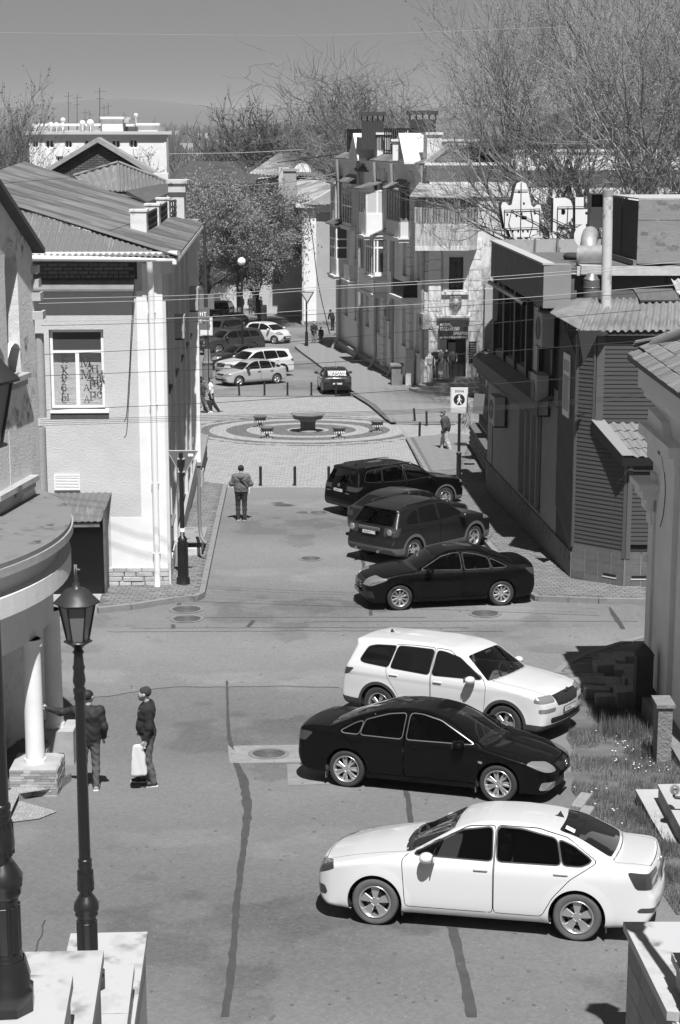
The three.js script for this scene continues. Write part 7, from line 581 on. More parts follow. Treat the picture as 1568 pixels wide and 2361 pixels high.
  // right wing along the other street
  const wing = thing('white_wing', 'long white wing with a dark roof behind the bare trees, right of the corner house', 'building', [nb[0] + 5, 0, nb[2] + 1]); const wy = (y) => Wr.at(1250, y)[1]; const hw = []; for (let k = 0; k < 7; k++) { hw.push(rc(1.6 + k * 2.6, yP + 1.2, 2.8 + k * 2.6, yP + 3.6), rc(1.6 + k * 2.6, yP + 5.2, 2.8 + k * 2.6, yP + 7.4)); } part('wall', Wr.shape(rc(.02, yP - 3, Wr.len, wy(390)), -.4, -.02, hw), mats.white, wing); hw.forEach((h) => win(Wr, h[0], h[2], wing, { n: -.2, fw: .1, mull: [.5], tr: [.7] })); part('cornice', [Wr.box(0, Wr.len, wy(402), wy(392), 0, .3), Wr.box(0, Wr.len, wy(392), wy(386), 0, .5), Wr.box(0, Wr.len, wy(470), wy(462), 0, .2)], mW, wing); part('parapet', [Wr.box(-.0, Wr.len, wy(386), wy(350), -.6, .0), Wr.box(0, Wr.len, wy(350), wy(345), -.7, .1)], mats.white, wing); for (const k of [7, 15]) part('gable', Wr.shape([[k - 2.4, wy(392)], [k + 2.4, wy(392)], [k, wy(352)]], .0, .45), M(.36, .85), wing); part('roof', slabOf([Wr.p(-3, wy(352), -1), Wr.p(Wr.len + 5, wy(352), -1), Wr.p(Wr.len + 5, wy(232), -9), Wr.p(6, wy(232), -9)], new THREE.Vector3(0, .1, 0)), M(.075, .85, { map: T.peelV }), wing); const qb = []; for (let y = yP; y < yP + 5; y += .55) for (const k of [.3, 4.2]) qb.push(new THREE.Matrix4().multiplyMatrices(Wr.m, new THREE.Matrix4().makeTranslation(k, y, .02).scale(new THREE.Vector3(1.2, .52, .12)))); pieces('quoin_block', new THREE.BoxGeometry(1, 1, 1), [mats.white], wing, qb);
  // timber-clad roof stacks and the dark gable roof behind
  const stack = (x0, x1, yt, yb, d, l) => { const a = atD(x0, yt, d), b = atD(x1, yb, d), s = thing('roof_stack', l, 'chimney', [(a[0] + b[0]) / 2, b[1], d]); const h = a[1] - b[1]; part('core', box(a[0] + .06, b[0] - .06, b[1], a[1] - h * .24, d + .05, d + 1.2), M(.03, .8), s); const n = 14; for (let k = 0; k < n; k++) part('sheet_rib', box(lerp(a[0], b[0], k / n) + .015, lerp(a[0], b[0], (k + 1) / n) - .015, b[1], a[1] - h * .22, d, d + .05), M(.05, .6), s); for (let k = 0; k < 5; k++) part('post', box(lerp(a[0], b[0] - .08, k / 4), lerp(a[0], b[0] - .08, k / 4) + .08, a[1] - h * .24, a[1] - h * .08, d, d + .08), mats.black, s); part('cap', [box(a[0] - .12, b[0] + .12, a[1] - h * .1, a[1], d - .15, d + 1.4)], M(.05, .6), s); }; stack(833, 885, 258, 345, nb[2] + 14, 'dark sheet-clad roof stack, left of the pair above the corner house'); stack(944, 1005, 255, 345, nb[2] + 12, 'dark sheet-clad roof stack, right of the pair above the corner house');
  const ra = [[820, 390], [970, 285], [1150, 285], [1150, 400]].map(([x, y], i) => v3(atD(x, y, nb[2] + (i === 1 || i === 2 ? 22 : 16)))); const rf = thing('boarded_roof', 'grey boarded roof slope with a pale verge between the two roof stacks', 'roof', [ra[0].x, ra[0].y, -ra[0].z]); part('slope', slabOf(ra, new THREE.Vector3(0, -.15, 0)), M(.13, .8, { map: T.plankH }), rf); part('verge', tube([ra[0], ra[1]], .12, 5, 2), M(.45, .7), rf);
  // entrance steps, handrails, mannequins
  { const c = G(1040, 915), cx0 = Wf.p((d0[0] + d1[0]) / 2, 0).x + .05, sd = thing('entrance_steps', 'curved concrete steps up to the shop door', 'steps', [cx0, c[1], nb[2] - 1]); [2.6, 2.1, 1.6, 1.15].forEach((r, i) => part('step', new THREE.CylinderGeometry(r, r, .19, 40, 1, false, -Math.PI / 2, Math.PI).rotateY(0).scale(1, 1, .85).translate(cx0, c[1] + .1 + i * .19, -nb[2] + .05), M(.3, .85, { map: T.stone, bumpMap: T.rough, bumpScale: .005 }), sd)); for (const x of [-1.35, 1.1]) { part('handrail', [tube([new THREE.Vector3(cx0 + x, g(91) + .8, -nb[2] + 1.6), new THREE.Vector3(cx0 + x, g(91) + 1.6, -nb[2] + 1.5), new THREE.Vector3(cx0 + x, g(91) + 1.95, -nb[2] + .3)], .025, 5), tube([new THREE.Vector3(cx0 + x, g(91) + .6, -nb[2] + 1.4), new THREE.Vector3(cx0 + x, g(91) + 1.4, -nb[2] + .4)], .02, 4)], mats.black, sd); }
    const yT = c[1] + .77; [[948, .62, .5, 'pale'], [991, .014, .03, 'black'], [1039, .16, .2, 'grey'], [1086, .03, .22, 'striped'], [1136, .12, .06, 'dark-skirted']].forEach(([px, v, v2, nm], i) => { const x = atD(735 + .2708 * px, 860, nb[2] - .9)[0]; const m = thing('mannequin', `shop mannequin in ${nm} clothes, number ${['one', 'two', 'three', 'four', 'five'][i]} from the left at the shop door`, 'mannequin', [x, yT - (i < 1 ? .2 : 0), nb[2] - .95], .1 * i - .2); const pf2 = [[.0, 0], [.1, .0], [.09, .45], [.13, .85], [.11, 1.0], [.17, 1.25], [.18, 1.42], [.06, 1.5], [.05, 1.58], [0, 1.6]]; const low = i === 2 ? [[.16, .35], [.2, .5], [.15, 1.0]] : [[.11, .02], [.1, .5], [.15, .85], [.13, 1.0]]; part('torso', lathe([[.001, .95], [.145, .95], [.125, 1.05], [.165, 1.25], [.18, 1.38], [.1, 1.47], [.001, 1.48]], 14).scale(1.15, 1, .7), M(v, .9), m, { world: false }); part('clothes', i === 2 ? lathe([[.2, .42], [.18, .7], [.15, 1.0]], 14).scale(1, 1, .75) : [-1, 1].map((s) => lathe([[.075, .05], [.07, .45], [.09, .9], [.06, .98]], 10).translate(s * .085, 0, 0)), M(v2, .9), m, { world: false }); part('arms', [-1, 1].map((s) => tube([new THREE.Vector3(s * .19, 1.4, 0), new THREE.Vector3(s * .25, 1.15, .02), new THREE.Vector3(s * .21, .92, .08)], .045, 7)), M(i < 2 ? v : .3, .8), m, { world: false }); part('stand', [new THREE.CylinderGeometry(.16, .16, .02, 16).translate(0, .01, 0), cyl(new THREE.Vector3(0, .01, 0), new THREE.Vector3(0, .5, -.05), .012)], mats.steel, m, { world: false }); if (i < 4) part('neck', lathe([[.06, 1.46], [.05, 1.56], [.001, 1.58]], 10), M(.5, .5), m, { world: false }); }); }
}
// ---------- house with a shallow sheet roof at the far end of the street ----------
{ const c = G(702, 750), t = thing('end_house', 'pale house with a shallow sheet roof and white corner at the street end', 'building', c); const W = wall(c[0], c[2], c[0] + 6, c[2] + .3), Wl = wall(c[0] - 1.4, c[2] + 40, c[0], c[2]), y = (p) => W.at(712, p)[1], k = W.at(729, 600)[0]; part('front_wall', W.box(0, W.len, -5, y(478), -.4, 0), M(.4, .92, { map: T.plaster }), t); part('corner_pilaster', [W.box(-.05, k, -5, y(486), 0, .12)], mats.white, t); part('stone_plinth', [W.box(-.05, W.len, -6, y(740), .12, .2)], M(.26, .9, { map: T.stone, bumpMap: T.rough, bumpScale: .02 }), t); const pl = []; for (let r = 0; r < 8; r++) for (let q = 0; q < 5; q += .5) pl.push(new THREE.Matrix4().multiplyMatrices(W.m, new THREE.Matrix4().makeTranslation(q + (r % 2) * .25, -4.6 + r * .24, .2).scale(new THREE.Vector3(.47, .22, .1)))); for (let r = 0; r < 8; r++) for (let q = 30; q < 40; q += .5) pl.push(new THREE.Matrix4().multiplyMatrices(Wl.m, new THREE.Matrix4().makeTranslation(q + (r % 2) * .25, -4.6 + r * .24 - (40 - q) * .03, .2).scale(new THREE.Vector3(.47, .22, .14)))); pieces('plinth_stone', rbox(1, 1, 1, .15, 1), [M(.26, .9, { map: T.stone }), M(.33, .9, { map: T.stone }), M(.18, .9, { map: T.stone })], t, pl);
  const hs = []; for (let q = 2; q < 39; q += 3.6) { hs.push(rc(q, -3.2, q + 1.3, -.6), rc(q, .9, q + 1.3, 3.6)); } part('street_wall', Wl.shape(rc(0, -6, Wl.len, y(478)), -.4, 0, hs), M(.27, .92, { map: T.plaster }), t); hs.forEach((h) => win(Wl, h[0], h[2], t, { n: -.2, fw: .1, mull: [.5], sill: true })); part('street_pilaster', [4.2, 11.4, 18.6, 25.8, 33, 39.4].map((q) => Wl.box(q, q + .7, -5, y(490), 0, .18)), mats.cream, t); part('cornice', [W.box(-.3, W.len, y(490), y(478), 0, .35), Wl.box(-.1, Wl.len + .3, y(490), y(478), 0, .4), W.box(-.5, W.len, y(478), y(472), 0, .6), Wl.box(0, Wl.len + .5, y(478), y(472), 0, .65)], M(.6, .9), t);
  const o = V(c[0] - .7, y(470), c[2] - .7), P = (x, yy, d) => v3(atD(x, yy, d)); const a = P(653, 470, c[2] + 9), b = P(705, 471, c[2] - .7), q2 = P(800, 418, c[2] + 8), q3 = P(660, 412, c[2] + 16), e2 = P(800, 470, c[2] - .7); part('roof_slope', [corrugated(a, b, q2, q3, .3, .04, 4)], M(.32, .75, { map: T.peel }), t); part('roof_slope', [corrugated(b, e2, q2.clone().add(new THREE.Vector3(.1, .02, 0)), q2, .22, .04, 5)], M(.3, .75, { map: T.peelV }), t); part('hip_cap', tube([b, q2], .1, 5, 2), M(.4, .7), t); const ch = atD(668, 420, c[2] + 8), ch2 = atD(652, 448, c[2] + 10); part('chimney', [box(ch[0] - .55, ch[0] + .55, ch[1] - 1.4, ch[1] + .9, c[2] + 8, c[2] + 9), box(ch[0] - .65, ch[0] + .65, ch[1] + .9, ch[1] + 1.1, c[2] + 7.9, c[2] + 9.1)], M(.33, .9, { map: T.stain }), t); part('vent_hood', [box(ch2[0] - .4, ch2[0] + .5, ch2[1], ch2[1] + 2.2, c[2] + 12, c[2] + 13)], M(.5, .85), t); const ds = atD(697, 383, c[2] + 14); part('round_dormer', [new THREE.CylinderGeometry(.75, .75, .6, 20, 1, false, 0, Math.PI).rotateX(Math.PI / 2).rotateZ(Math.PI / 2).translate(ds[0], ds[1] - .5, -ds[2])], mats.white, t); const gr = wall(c[0], c[2], c[0] + 6, c[2] + .3); }
// ---------- farther houses ----------
{ const P = (x, y, d) => v3(atD(x, y, d)); const simple = (nm, l, x0, x1, yt, yb, d, dep, m, o = {}) => { const a = atD(x0, yt, d), b = atD(x1, yb, d), t = thing(nm, l, 'building', [(a[0] + b[0]) / 2, b[1], d]); const W = wall(a[0], d, b[0], d); const hs = (o.win ?? []).map(([p, q, r, s]) => rc(W.at(p, s)[0], W.at(p, s)[1], W.at(r, q)[0], W.at(r, q)[1])); part('wall', [W.shape(rc(0, -14, W.len, a[1]), -.4, 0, hs), wall(b[0], d, b[0] - 2.2, d + dep).box(0, dep, -14, a[1], -.4, 0)], m, t); hs.forEach((h) => win(W, h[0], h[2], t, { n: -.2, fw: .12, mull: [.5] })); part('roof_slab', box(a[0] - .4, b[0] + .5, a[1], a[1] + .35, d - .5, d + 3), M(.5, .85), t); return [t, W, a, b]; };
  const [ap, W, a, b] = simple('apartment_block', 'white flat-roofed apartment block with aerials and dishes on its roof at the far left', 66, 389, 310, 420, 200, 14, mats.white, { win: [[257, 322, 277, 342], [298, 321, 317, 342], [195, 322, 214, 342], [150, 322, 166, 342], [105, 322, 124, 342], [130, 360, 146, 380], [195, 362, 214, 380], [298, 362, 317, 384], [75, 322, 88, 342]] }); const bx = (x0, x1, y0, y1, d0, d1, nm, m) => { const p = atD(x0, y0, 200), q = atD(x1, y1, 200); part(nm, [box(p[0], q[0], q[1], p[1], d0, d1), box(p[0] - .2, q[0] + .2, p[1], p[1] + .25, d0 - .3, d1 + .2)], m, ap); }; bx(230, 278, 274, 308, 202, 208, 'stair_head', mats.white); bx(315, 362, 289, 308, 201.5, 209, 'roof_house', mats.white); bx(70, 228, 290, 308, 203, 212, 'roof_house', mats.white); bx(285, 315, 291, 308, 204, 211, 'roof_house', mats.white);
  for (const [x, y0, y1, k] of [[178, 216, 300, 1], [230, 202, 295, 1.3], [158, 212, 300, 1], [240, 240, 280, .8], [250, 236, 275, .8], [313, 264, 300, 1], [196, 250, 300, .8], [207, 255, 300, .8], [285, 258, 300, .7], [124, 260, 295, .7], [113, 265, 295, .7]]) { const p = atD(x, y0, 203), q = atD(x, y1, 203); part('aerial', [cyl(v3(q), v3(p), .06 * k, .04 * k, 5), cyl(V(p[0] - .5 * k, p[1] - .5, 203), V(p[0] + .5 * k, p[1] - .4, 203), .03, .03, 4), cyl(V(p[0] - .35 * k, p[1] - 1.2, 203), V(p[0] + .35 * k, p[1] - 1.2, 203), .03, .03, 4)], M(.12, .6), ap); } for (const [x, y, r] of [[145, 276, .35], [117, 288, .45], [130, 288, .4], [190, 283, .42], [208, 282, .5], [272, 280, .35], [80, 292, .4], [144, 288, .35], [313, 265, .3]]) { const p = atD(x, y, 202.5); part('satellite_dish', [new THREE.SphereGeometry(r * 1.1, 14, 6, 0, 6.3, 0, .8).rotateX(1.7).translate(p[0], p[1], -p[2] - r), cyl(V(p[0], p[1] - 1, 202.6), V(p[0], p[1], 202.6), .05)], mats.white, ap); } const fb = []; for (let k = 0; k < 10; k++) part('roof_rail', box(...[atD(363 + k * 1.8, 291, 201)[0] - .02, atD(363 + k * 1.8, 291, 201)[0] + .02], atD(363, 308, 201)[1], atD(363, 291, 201)[1], 201, 201.05), mats.galv, ap); part('downpipe', cyl(P(386, 318, 199.7), P(388, 400, 199.7), .12), mats.galv, ap);
  { const t = thing('dark_hip_roof', 'dark hip-roofed house among the bare trees left of the end house', 'house', atD(480, 440, 170)); part('roof', [slabOf([P(385, 428, 170), P(660, 428, 170), P(640, 375, 178), P(440, 376, 178)], new THREE.Vector3(0, .2, 0)), slabOf([P(385, 428, 170), P(440, 376, 178), P(400, 400, 186)], new THREE.Vector3(0, .2, 0))], M(.075, .85, { map: T.peelV }), t); part('wall', box(P(395, 430, 170).x, P(650, 430, 170).x, -8, P(395, 428, 170).y, 171, 180), M(.5, .9), t); }
  { const t = thing('long_dark_roof', 'long low building with a wide dark roof and a white pedimented porch beyond the trees', 'building', atD(760, 370, 230)); part('roof', slabOf([P(590, 345, 230), P(900, 345, 230), P(900, 291, 255), P(615, 291, 255)], new THREE.Vector3(0, .3, 0)), M(.11, .85, { map: T.peelV }), t); part('wall', box(P(600, 345, 230).x, P(900, 345, 230).x, -12, P(600, 346, 230).y, 231, 245), mats.white, t); const D = 205, q = (x, y) => { const r = atD(x, y, D); return [r[0], r[1]]; }; part('porch_gable', [shapeGeo([q(700, 345), q(788, 345), q(744, 311)], 1).translate(0, 0, -D - 1)], mats.white, t); part('gable_verge', [[q(698, 346), q(744, 310)], [q(744, 310), q(790, 346)]].map(([u, w]) => slabOf([V(u[0], u[1], D - .5), V(w[0], w[1], D - .5), V(w[0], w[1], D + 18), V(u[0], u[1], D + 18)], new THREE.Vector3(0, .25, 0))), M(.4, .7), t); part('gable_moulding', shapeGeo([q(714, 343), q(774, 343), q(744, 321)], .15, [[q(724, 341), q(764, 341), q(744, 326)]]).translate(0, 0, -D + .02), M(.5, .8), t); part('porch_wall', [box(q(703, 350)[0], q(785, 350)[0], -12, q(703, 346)[1], D, D + 16), box(q(700, 350)[0], q(788, 350)[0], q(700, 352)[1], q(700, 347)[1], D - .3, D), box(q(700, 350)[0], q(788, 350)[0], q(700, 360)[1], q(700, 357)[1], D - .3, D)], mats.white, t); }
  { const t = thing('pale_shed_roof', 'pale ridged sheet roof behind the end house', 'roof', atD(640, 395, 165)); part('slope', [corrugated(P(575, 400, 160), P(690, 408, 158), P(652, 350, 172), P(645, 352, 172), .35, .05, 4)], M(.36, .75, { map: T.peel }), t); part('slope', [corrugated(P(655, 400, 160), P(760, 412, 160), P(665, 352, 172), P(650, 350, 172), .35, .05, 4)], M(.17, .8, { map: T.peelV }), t); part('wall', box(P(590, 420, 161).x, P(750, 420, 161).x, -8, P(590, 402, 160).y - .5, 161, 170), mats.cream, t); }
  const plain = (d) => lerp(-13.2, 26, cl((d - 1000) / 3000)); { const s = new Soup(), N = 90; const ridge = (i) => { const x = lerp(-3400, 3400, i / N), px = CX + x / 5200 * FL; let h = 268 - 10 * Math.exp(-(((px - 330) / 230) ** 2)) - 34 * Math.exp(-(((px - 260) / 280) ** 2)) - 20 * Math.exp(-(((px - 760) / 160) ** 2)) - 26 * Math.exp(-(((px - 1100) / 300) ** 2)) + 5 * fbm(i / N, .3, 12, 4); return atD(CX, h, 5200)[1]; }; for (let i = 0; i < N; i++) { const x0 = lerp(-3400, 3400, i / N), x1 = lerp(-3400, 3400, (i + 1) / N), r0 = ridge(i), r1 = ridge(i + 1); const pr = [[1000, -1], [2400, -1], [4000, .0], [4500, .45], [4900, .8], [5200, 1], [6200, .9]]; for (let k = 0; k < 6; k++) { const q = (x, r, j) => V(x, pr[j][1] < 0 ? plain(pr[j][0]) : lerp(plain(4000), r, pr[j][1]) + (j > 2 && j < 5 ? 10 * fbm(x / 3000 + 2, j / 4, 9, 3) : 0), pr[j][0]); s.tri(q(x0, r0, k), q(x1, r1, k), q(x1, r1, k + 1)); s.tri(q(x0, r0, k), q(x1, r1, k + 1), q(x0, r0, k + 1)); } } struct('hills', s.geo(), M(.075, .95)); }
  { const p = atD(747, 308, 900), t = thing('pylon', 'thin lattice pylon far off on the plain', 'mast', p); const top = atD(747, 258, 900)[1]; part('mast', [cyl(V(p[0] - 1.2, p[1] - 8, 900), V(p[0], top, 900), .35, .12, 4), cyl(V(p[0] + 1.2, p[1] - 8, 900), V(p[0], top, 900), .35, .12, 4)], mats.ironDark, t); for (const h of [.4, .6, .8]) part('cross_arm', box(p[0] - 1.6, p[0] + 1.6, lerp(p[1], top, h), lerp(p[1], top, h) + .4, 899.8, 900.2), mats.ironDark, t); }
  { const L = []; for (let i = 0; i < 26; i++) { const d = rr(1300, 3400), p = atD(rr(380, 1000), 300, d), w = rr(6, 16), y = plain(d); L.push(box(p[0] - w, p[0] + w, y - 2, y + rr(6, 12), d, d + 10)); } single('far_houses', L, M(.35, .9), 'scatter of tiny pale houses on the far plain', 'houses', null, { kind: 'stuff' }); const s = new Soup(); for (let i = 0; i < 4200; i++) { const d = rr(900, 3600), px = rr(-100, 1650), p = atD(px, 310, d), y = plain(d), h = rr(7, 15) * (hash(i, 2) > .92 ? 1.8 : 1); const b = V(p[0], y, d); for (let k = 0; k < 6; k++) { const a = b.clone().add(new THREE.Vector3(rr(-.5, .5), h * rr(.1, .5), 0)), q = a.clone().add(new THREE.Vector3(rr(-4, 4), h * rr(.3, .6), rr(-1, 1))); s.stick(a, q, .9, .3); } } single('far_thicket', s.geo(), M(.1, .95), 'distant grey-brown thicket of bare trees across the plain', 'trees', null, { kind: 'stuff' }); }
}
// ---------- other parked cars ----------
const far = { cell: .055, inside: false };
makeCar('suv2', 'dark dusty SUV with silver roof rails and round rear lamps, seen from behind', [948, 1297], [1087, 1264], 1, { paint: CM.dusty, rwGlass: CM.smoke, extra: [['roof_rail', rail(-1.4, 1.63, .1, 1.66, .62), CM.chrome], ['exhaust', [-.42, .42].map((z) => cyl(new THREE.Vector3(-2.38, .42, z), new THREE.Vector3(-2.2, .42, z), .045, .045, 14)), CM.chrome], ['plate_trim', rbox(.05, .1, .8, .02).translate(-2.27, 1.04, 0), CM.cladGrey], ['rear_lamp_lens', [-.72, .72].map((z) => new THREE.SphereGeometry(.1, 14, 10).scale(.4, 1, 1).translate(-2.21, .98, z)), CM.lamp], ['spare_wiper', wiper(-2.17, 1.16, -1).slice(0, 1), CM.trim]] });
makeCar('suv', 'black SUV with bright window line seen from behind, farthest in the right row', [866, 1191], [1022, 1171], 1, { paint: CM.black, trim: CM.chrome, glass: CM.smoke, rwGlass: CM.smoke, cladMat: CM.cladGrey, extra: [['roof_rail', rail(-1.6, 1.58, .1, 1.6, .63), CM.chrome], ['roof_fin', fin(-1.5, 1.62), CM.trim], ['emblem', new THREE.TorusGeometry(.05, .01, 6, 16).rotateY(1.57).translate(-2.29, 1.02, 0), CM.chrome], ['badge', [-.55, .5].map((z) => rbox(.01, .03, .22, .003).translate(-2.31, .8, z)), CM.chrome]], spokes: { n: 5, w0: .014, w1: .022, pair: .25 } });
makeCar('hatch', 'dark grey car almost hidden behind the dusty SUV, only its roof showing', 43, [1044, 1220], 1, { paint: CM.dark, ...far, pf: null, pr: null });
makeCar('hatch', 'silver hatchback with a white letter on its rear side window, nearest of the left row', -146, [550, 890.5], -1, { paint: CM.silver, cell: .045, spokes: { n: 10, w0: .01, w1: .022 }, extra: [['white_letter', [new THREE.PlaneGeometry(.13, .025).translate(0, .08, 0), new THREE.PlaneGeometry(.13, .025).translate(0, -.08, 0), new THREE.PlaneGeometry(.025, .18).rotateZ(-.6)].map((q) => q.rotateY(Math.PI).translate(-1.2, 1.06, -.77)), mats.whiteTrim]] });
makeCar('suv', 'white estate-like SUV parked just behind the silver hatchback', -146, [649, 868], -1, { byRear: true, paint: CM.white, cell: .05, inside: false, clad: [[-2.5, .32], [2.4, .32]], cladArch: .03, pf: [2.345, .62, 'О053ЕК|82'], trim: CM.trim, extra: [['grille_bar', [.78, .86].map((y) => rbox(.03, .02, .8, .005).translate(2.31, y, 0)), CM.chrome]] });
makeCar('sedan2', 'dark low car hidden behind the white SUV of the left row', -148, [522, 853], -1, { paint: CM.dark, ...far });
makeCar('suv', 'dark grey compact SUV with bright wheels in the left row', -148, [503, 819], -1, { paint: CM.grey, ...far, clad: [[-2.5, .34], [2.4, .34]], xf: 1.3, xr: -1.3 });
makeCar('mini', 'small white hatchback with a round front facing right at the end of the left row', -36, [634, 793], 1, { paint: CM.white, cell: .045, inside: false, wsGlass: CM.tint });
makeCar('sedan2', 'black hatchback facing us head on behind the compact SUV', -92, [515, 768], 1, { paint: CM.black, ...far, pf: [2.29, .44, 'М431ХК|82'], clad: null, wsGlass: CM.tint });
makeCar('suv', 'tall black off-road car with its back in the shade behind the zone pole', -95, [480, 742], 1, { paint: CM.black, ...far });
makeCar('suv', 'dark grey car half hidden beside the fluted lamp pole', -120, [500, 792], -1, { paint: CM.grey, ...far });
{ const t = makeCar('hatch', 'dark hatchback with white advertising letters on its rear window, parked along the far kerb', 95, [745, 908], -1, { byRear: true, paint: CM.dark, cell: .04, rwGlass: CM.tint, extra: [['rear_aerial', cyl(new THREE.Vector3(-.9, 1.38, 0), new THREE.Vector3(-1.1, 1.8, 0), .008), CM.trim]] }); const ad = [["ТИПОГРАФИЯ", .115, .34], ["ВИЗИТКИ", .13, .22], ["1000 шт.-500 руб.", .085, .12], ["+7978-207-37-58", .085, .02]].map(([s, h, v]) => { const q = letter(s, h, .004); q.computeBoundingBox(); const w = q.boundingBox.max.x; return q.scale(Math.min(1.0 / w, 1.15), 1, 1).translate(-Math.min(1.0, w * 1.15) / 2, 0, 0).translate(0, v, 0).rotateX(-.96).rotateY(-Math.PI / 2).translate(-1.86, 1.0, 0); }); part('window_lettering', ad, mats.whiteTrim, t, { world: false }); }
// ---------- bollards, bowls, signs, poles ----------
const bollard = (x, y, l, tiltZ = 0, grp) => { const q = G(x, y), t = thing('bollard', l, 'bollard', q, 0, grp); part('post', lathe([[.001, -.05], [.052, -.05], [.052, .62], [.056, .63], [.056, .66], [.05, .67], [.05, .7], [.035, .735], [.001, .745]], 16), mats.iron, t, { world: false }); part('base_ring', lathe([[.05, 0], [.08, 0], [.08, .02], [.05, .03]], 16), mats.iron, t, { world: false }); t.rotation.z = tiltZ; t.rotation.x = rr(-.02, .02); };
bollard(601, 1121, 'black bollard at the near edge of the square, left of three'); bollard(680, 1121, 'black bollard at the near edge of the square, middle of three'); bollard(758, 1121, 'black bollard at the near edge of the square, beside the black SUV'); [[552, 912, .05, 'leaning, first from left'], [610, 912, 0, 'second from the left'], [663, 912, 0, 'below the white SUV'], [718, 912, 0, 'fourth from the left'], [775, 914, 0, 'in front of the lettered hatchback']].forEach(([x, y, r, s]) => bollard(x, y, 'black bollard of the far row across the square, ' + s, r)); bollard(957, 977, 'black bollard leaning left on the far right corner of the square', .08); bollard(984, 984, 'black bollard behind the walking person in the cap, rightmost of three', .03); bollard(967, 1011, 'black bollard of the right corner standing nearest to us', -.02);
const flute = (r0, y0, r1, y1, n, k) => { const q = []; for (let i = 0; i < n; i++) q.push(cyl(new THREE.Vector3(Math.cos(i / n * 6.283) * r0, y0, Math.sin(i / n * 6.283) * r0), new THREE.Vector3(Math.cos(i / n * 6.283) * r1, y1, Math.sin(i / n * 6.283) * r1), k * .8, k, 7)); return q; };
{ const q = G(710, 996), t = thing('fountain_bowl', 'large fluted stone bowl in the middle of the ringed paving', 'bowl', q), m = M(.24, .85, { map: T.stone, bumpMap: T.rough, bumpScale: .006 }), p = (n, ge, mt) => part(n, ge, mt ?? m, t, { world: false }); p('base', lathe([[.001, 0], [.46, 0], [.44, .08], [.36, .14], [.33, .17]], 32)); p('column', [lathe([[.29, .15], [.27, .4], [.3, .5]], 28), ...flute(.3, .16, .31, .5, 20, .035)]); p('bowl', lathe([[.3, .48], [.38, .52], [.4, .56], [.6, .64], [.68, .68], [.64, .72], [.7, .76], [.76, .8], [.76, .84], [.68, .84], [.6, .76], [.001, .74]], 44)); p('gadroon', Array.from({ length: 26 }, (_, i) => new THREE.SphereGeometry(.075, 8, 6).scale(.8, .9, .7).translate(0, .66, .6).rotateY(i / 26 * 6.283))); }
const urn = (x, y, l) => { const q = G(x, y), t = thing('stone_urn', l, 'urn', q), m = M(.3, .85, { map: T.stone, bumpMap: T.rough, bumpScale: .006 }), p = (n, ge, mt) => part(n, ge, mt ?? m, t, { world: false }); p('base', rbox(.42, .08, .42, .015).translate(0, .03, 0)); p('stem', lathe([[.001, .06], [.17, .07], [.15, .1], [.08, .15], [.075, .19], [.12, .22]], 22)); p('bowl', [lathe([[.1, .2], [.2, .3], [.25, .4], [.27, .46], [.31, .49], [.31, .53], [.26, .53], [.22, .47], [.001, .46]], 30)], M(.13, .85, { map: T.stone })); p('gadroon', Array.from({ length: 14 }, (_, i) => new THREE.CapsuleGeometry(.036, .14, 3, 7).rotateX(-.5).translate(0, .34, .215).rotateY(i / 14 * 6.283)), M(.5, .85, { map: T.stone })); p('soil', lathe([[.001, .475], [.24, .475]], 20), mats.soil); };
urn(600, 986, 'fluted stone urn at the far left of the ringed paving'); urn(616, 1012, 'fluted stone urn left in front of the large bowl'); urn(782, 1012, 'fluted stone urn right in front of the large bowl'); urn(870, 997, 'fluted stone urn at the right end of the ringed paving');
const flutedBase = (t, h, r) => { part('base', [lathe([[.001, -.1], [r * 2.6, -.1], [r * 2.6, .1], [r * 1.8, .16], [r * 1.8, .3], [r * 1.35, .36], [r * 1.2, h], [r * 1.35, h + .02], [r * .8, h + .1]], 20), ...flute(r * 1.3, .36, r * 1.2, h - .06, 14, r * .22)], mats.iron, t, { world: false }); };
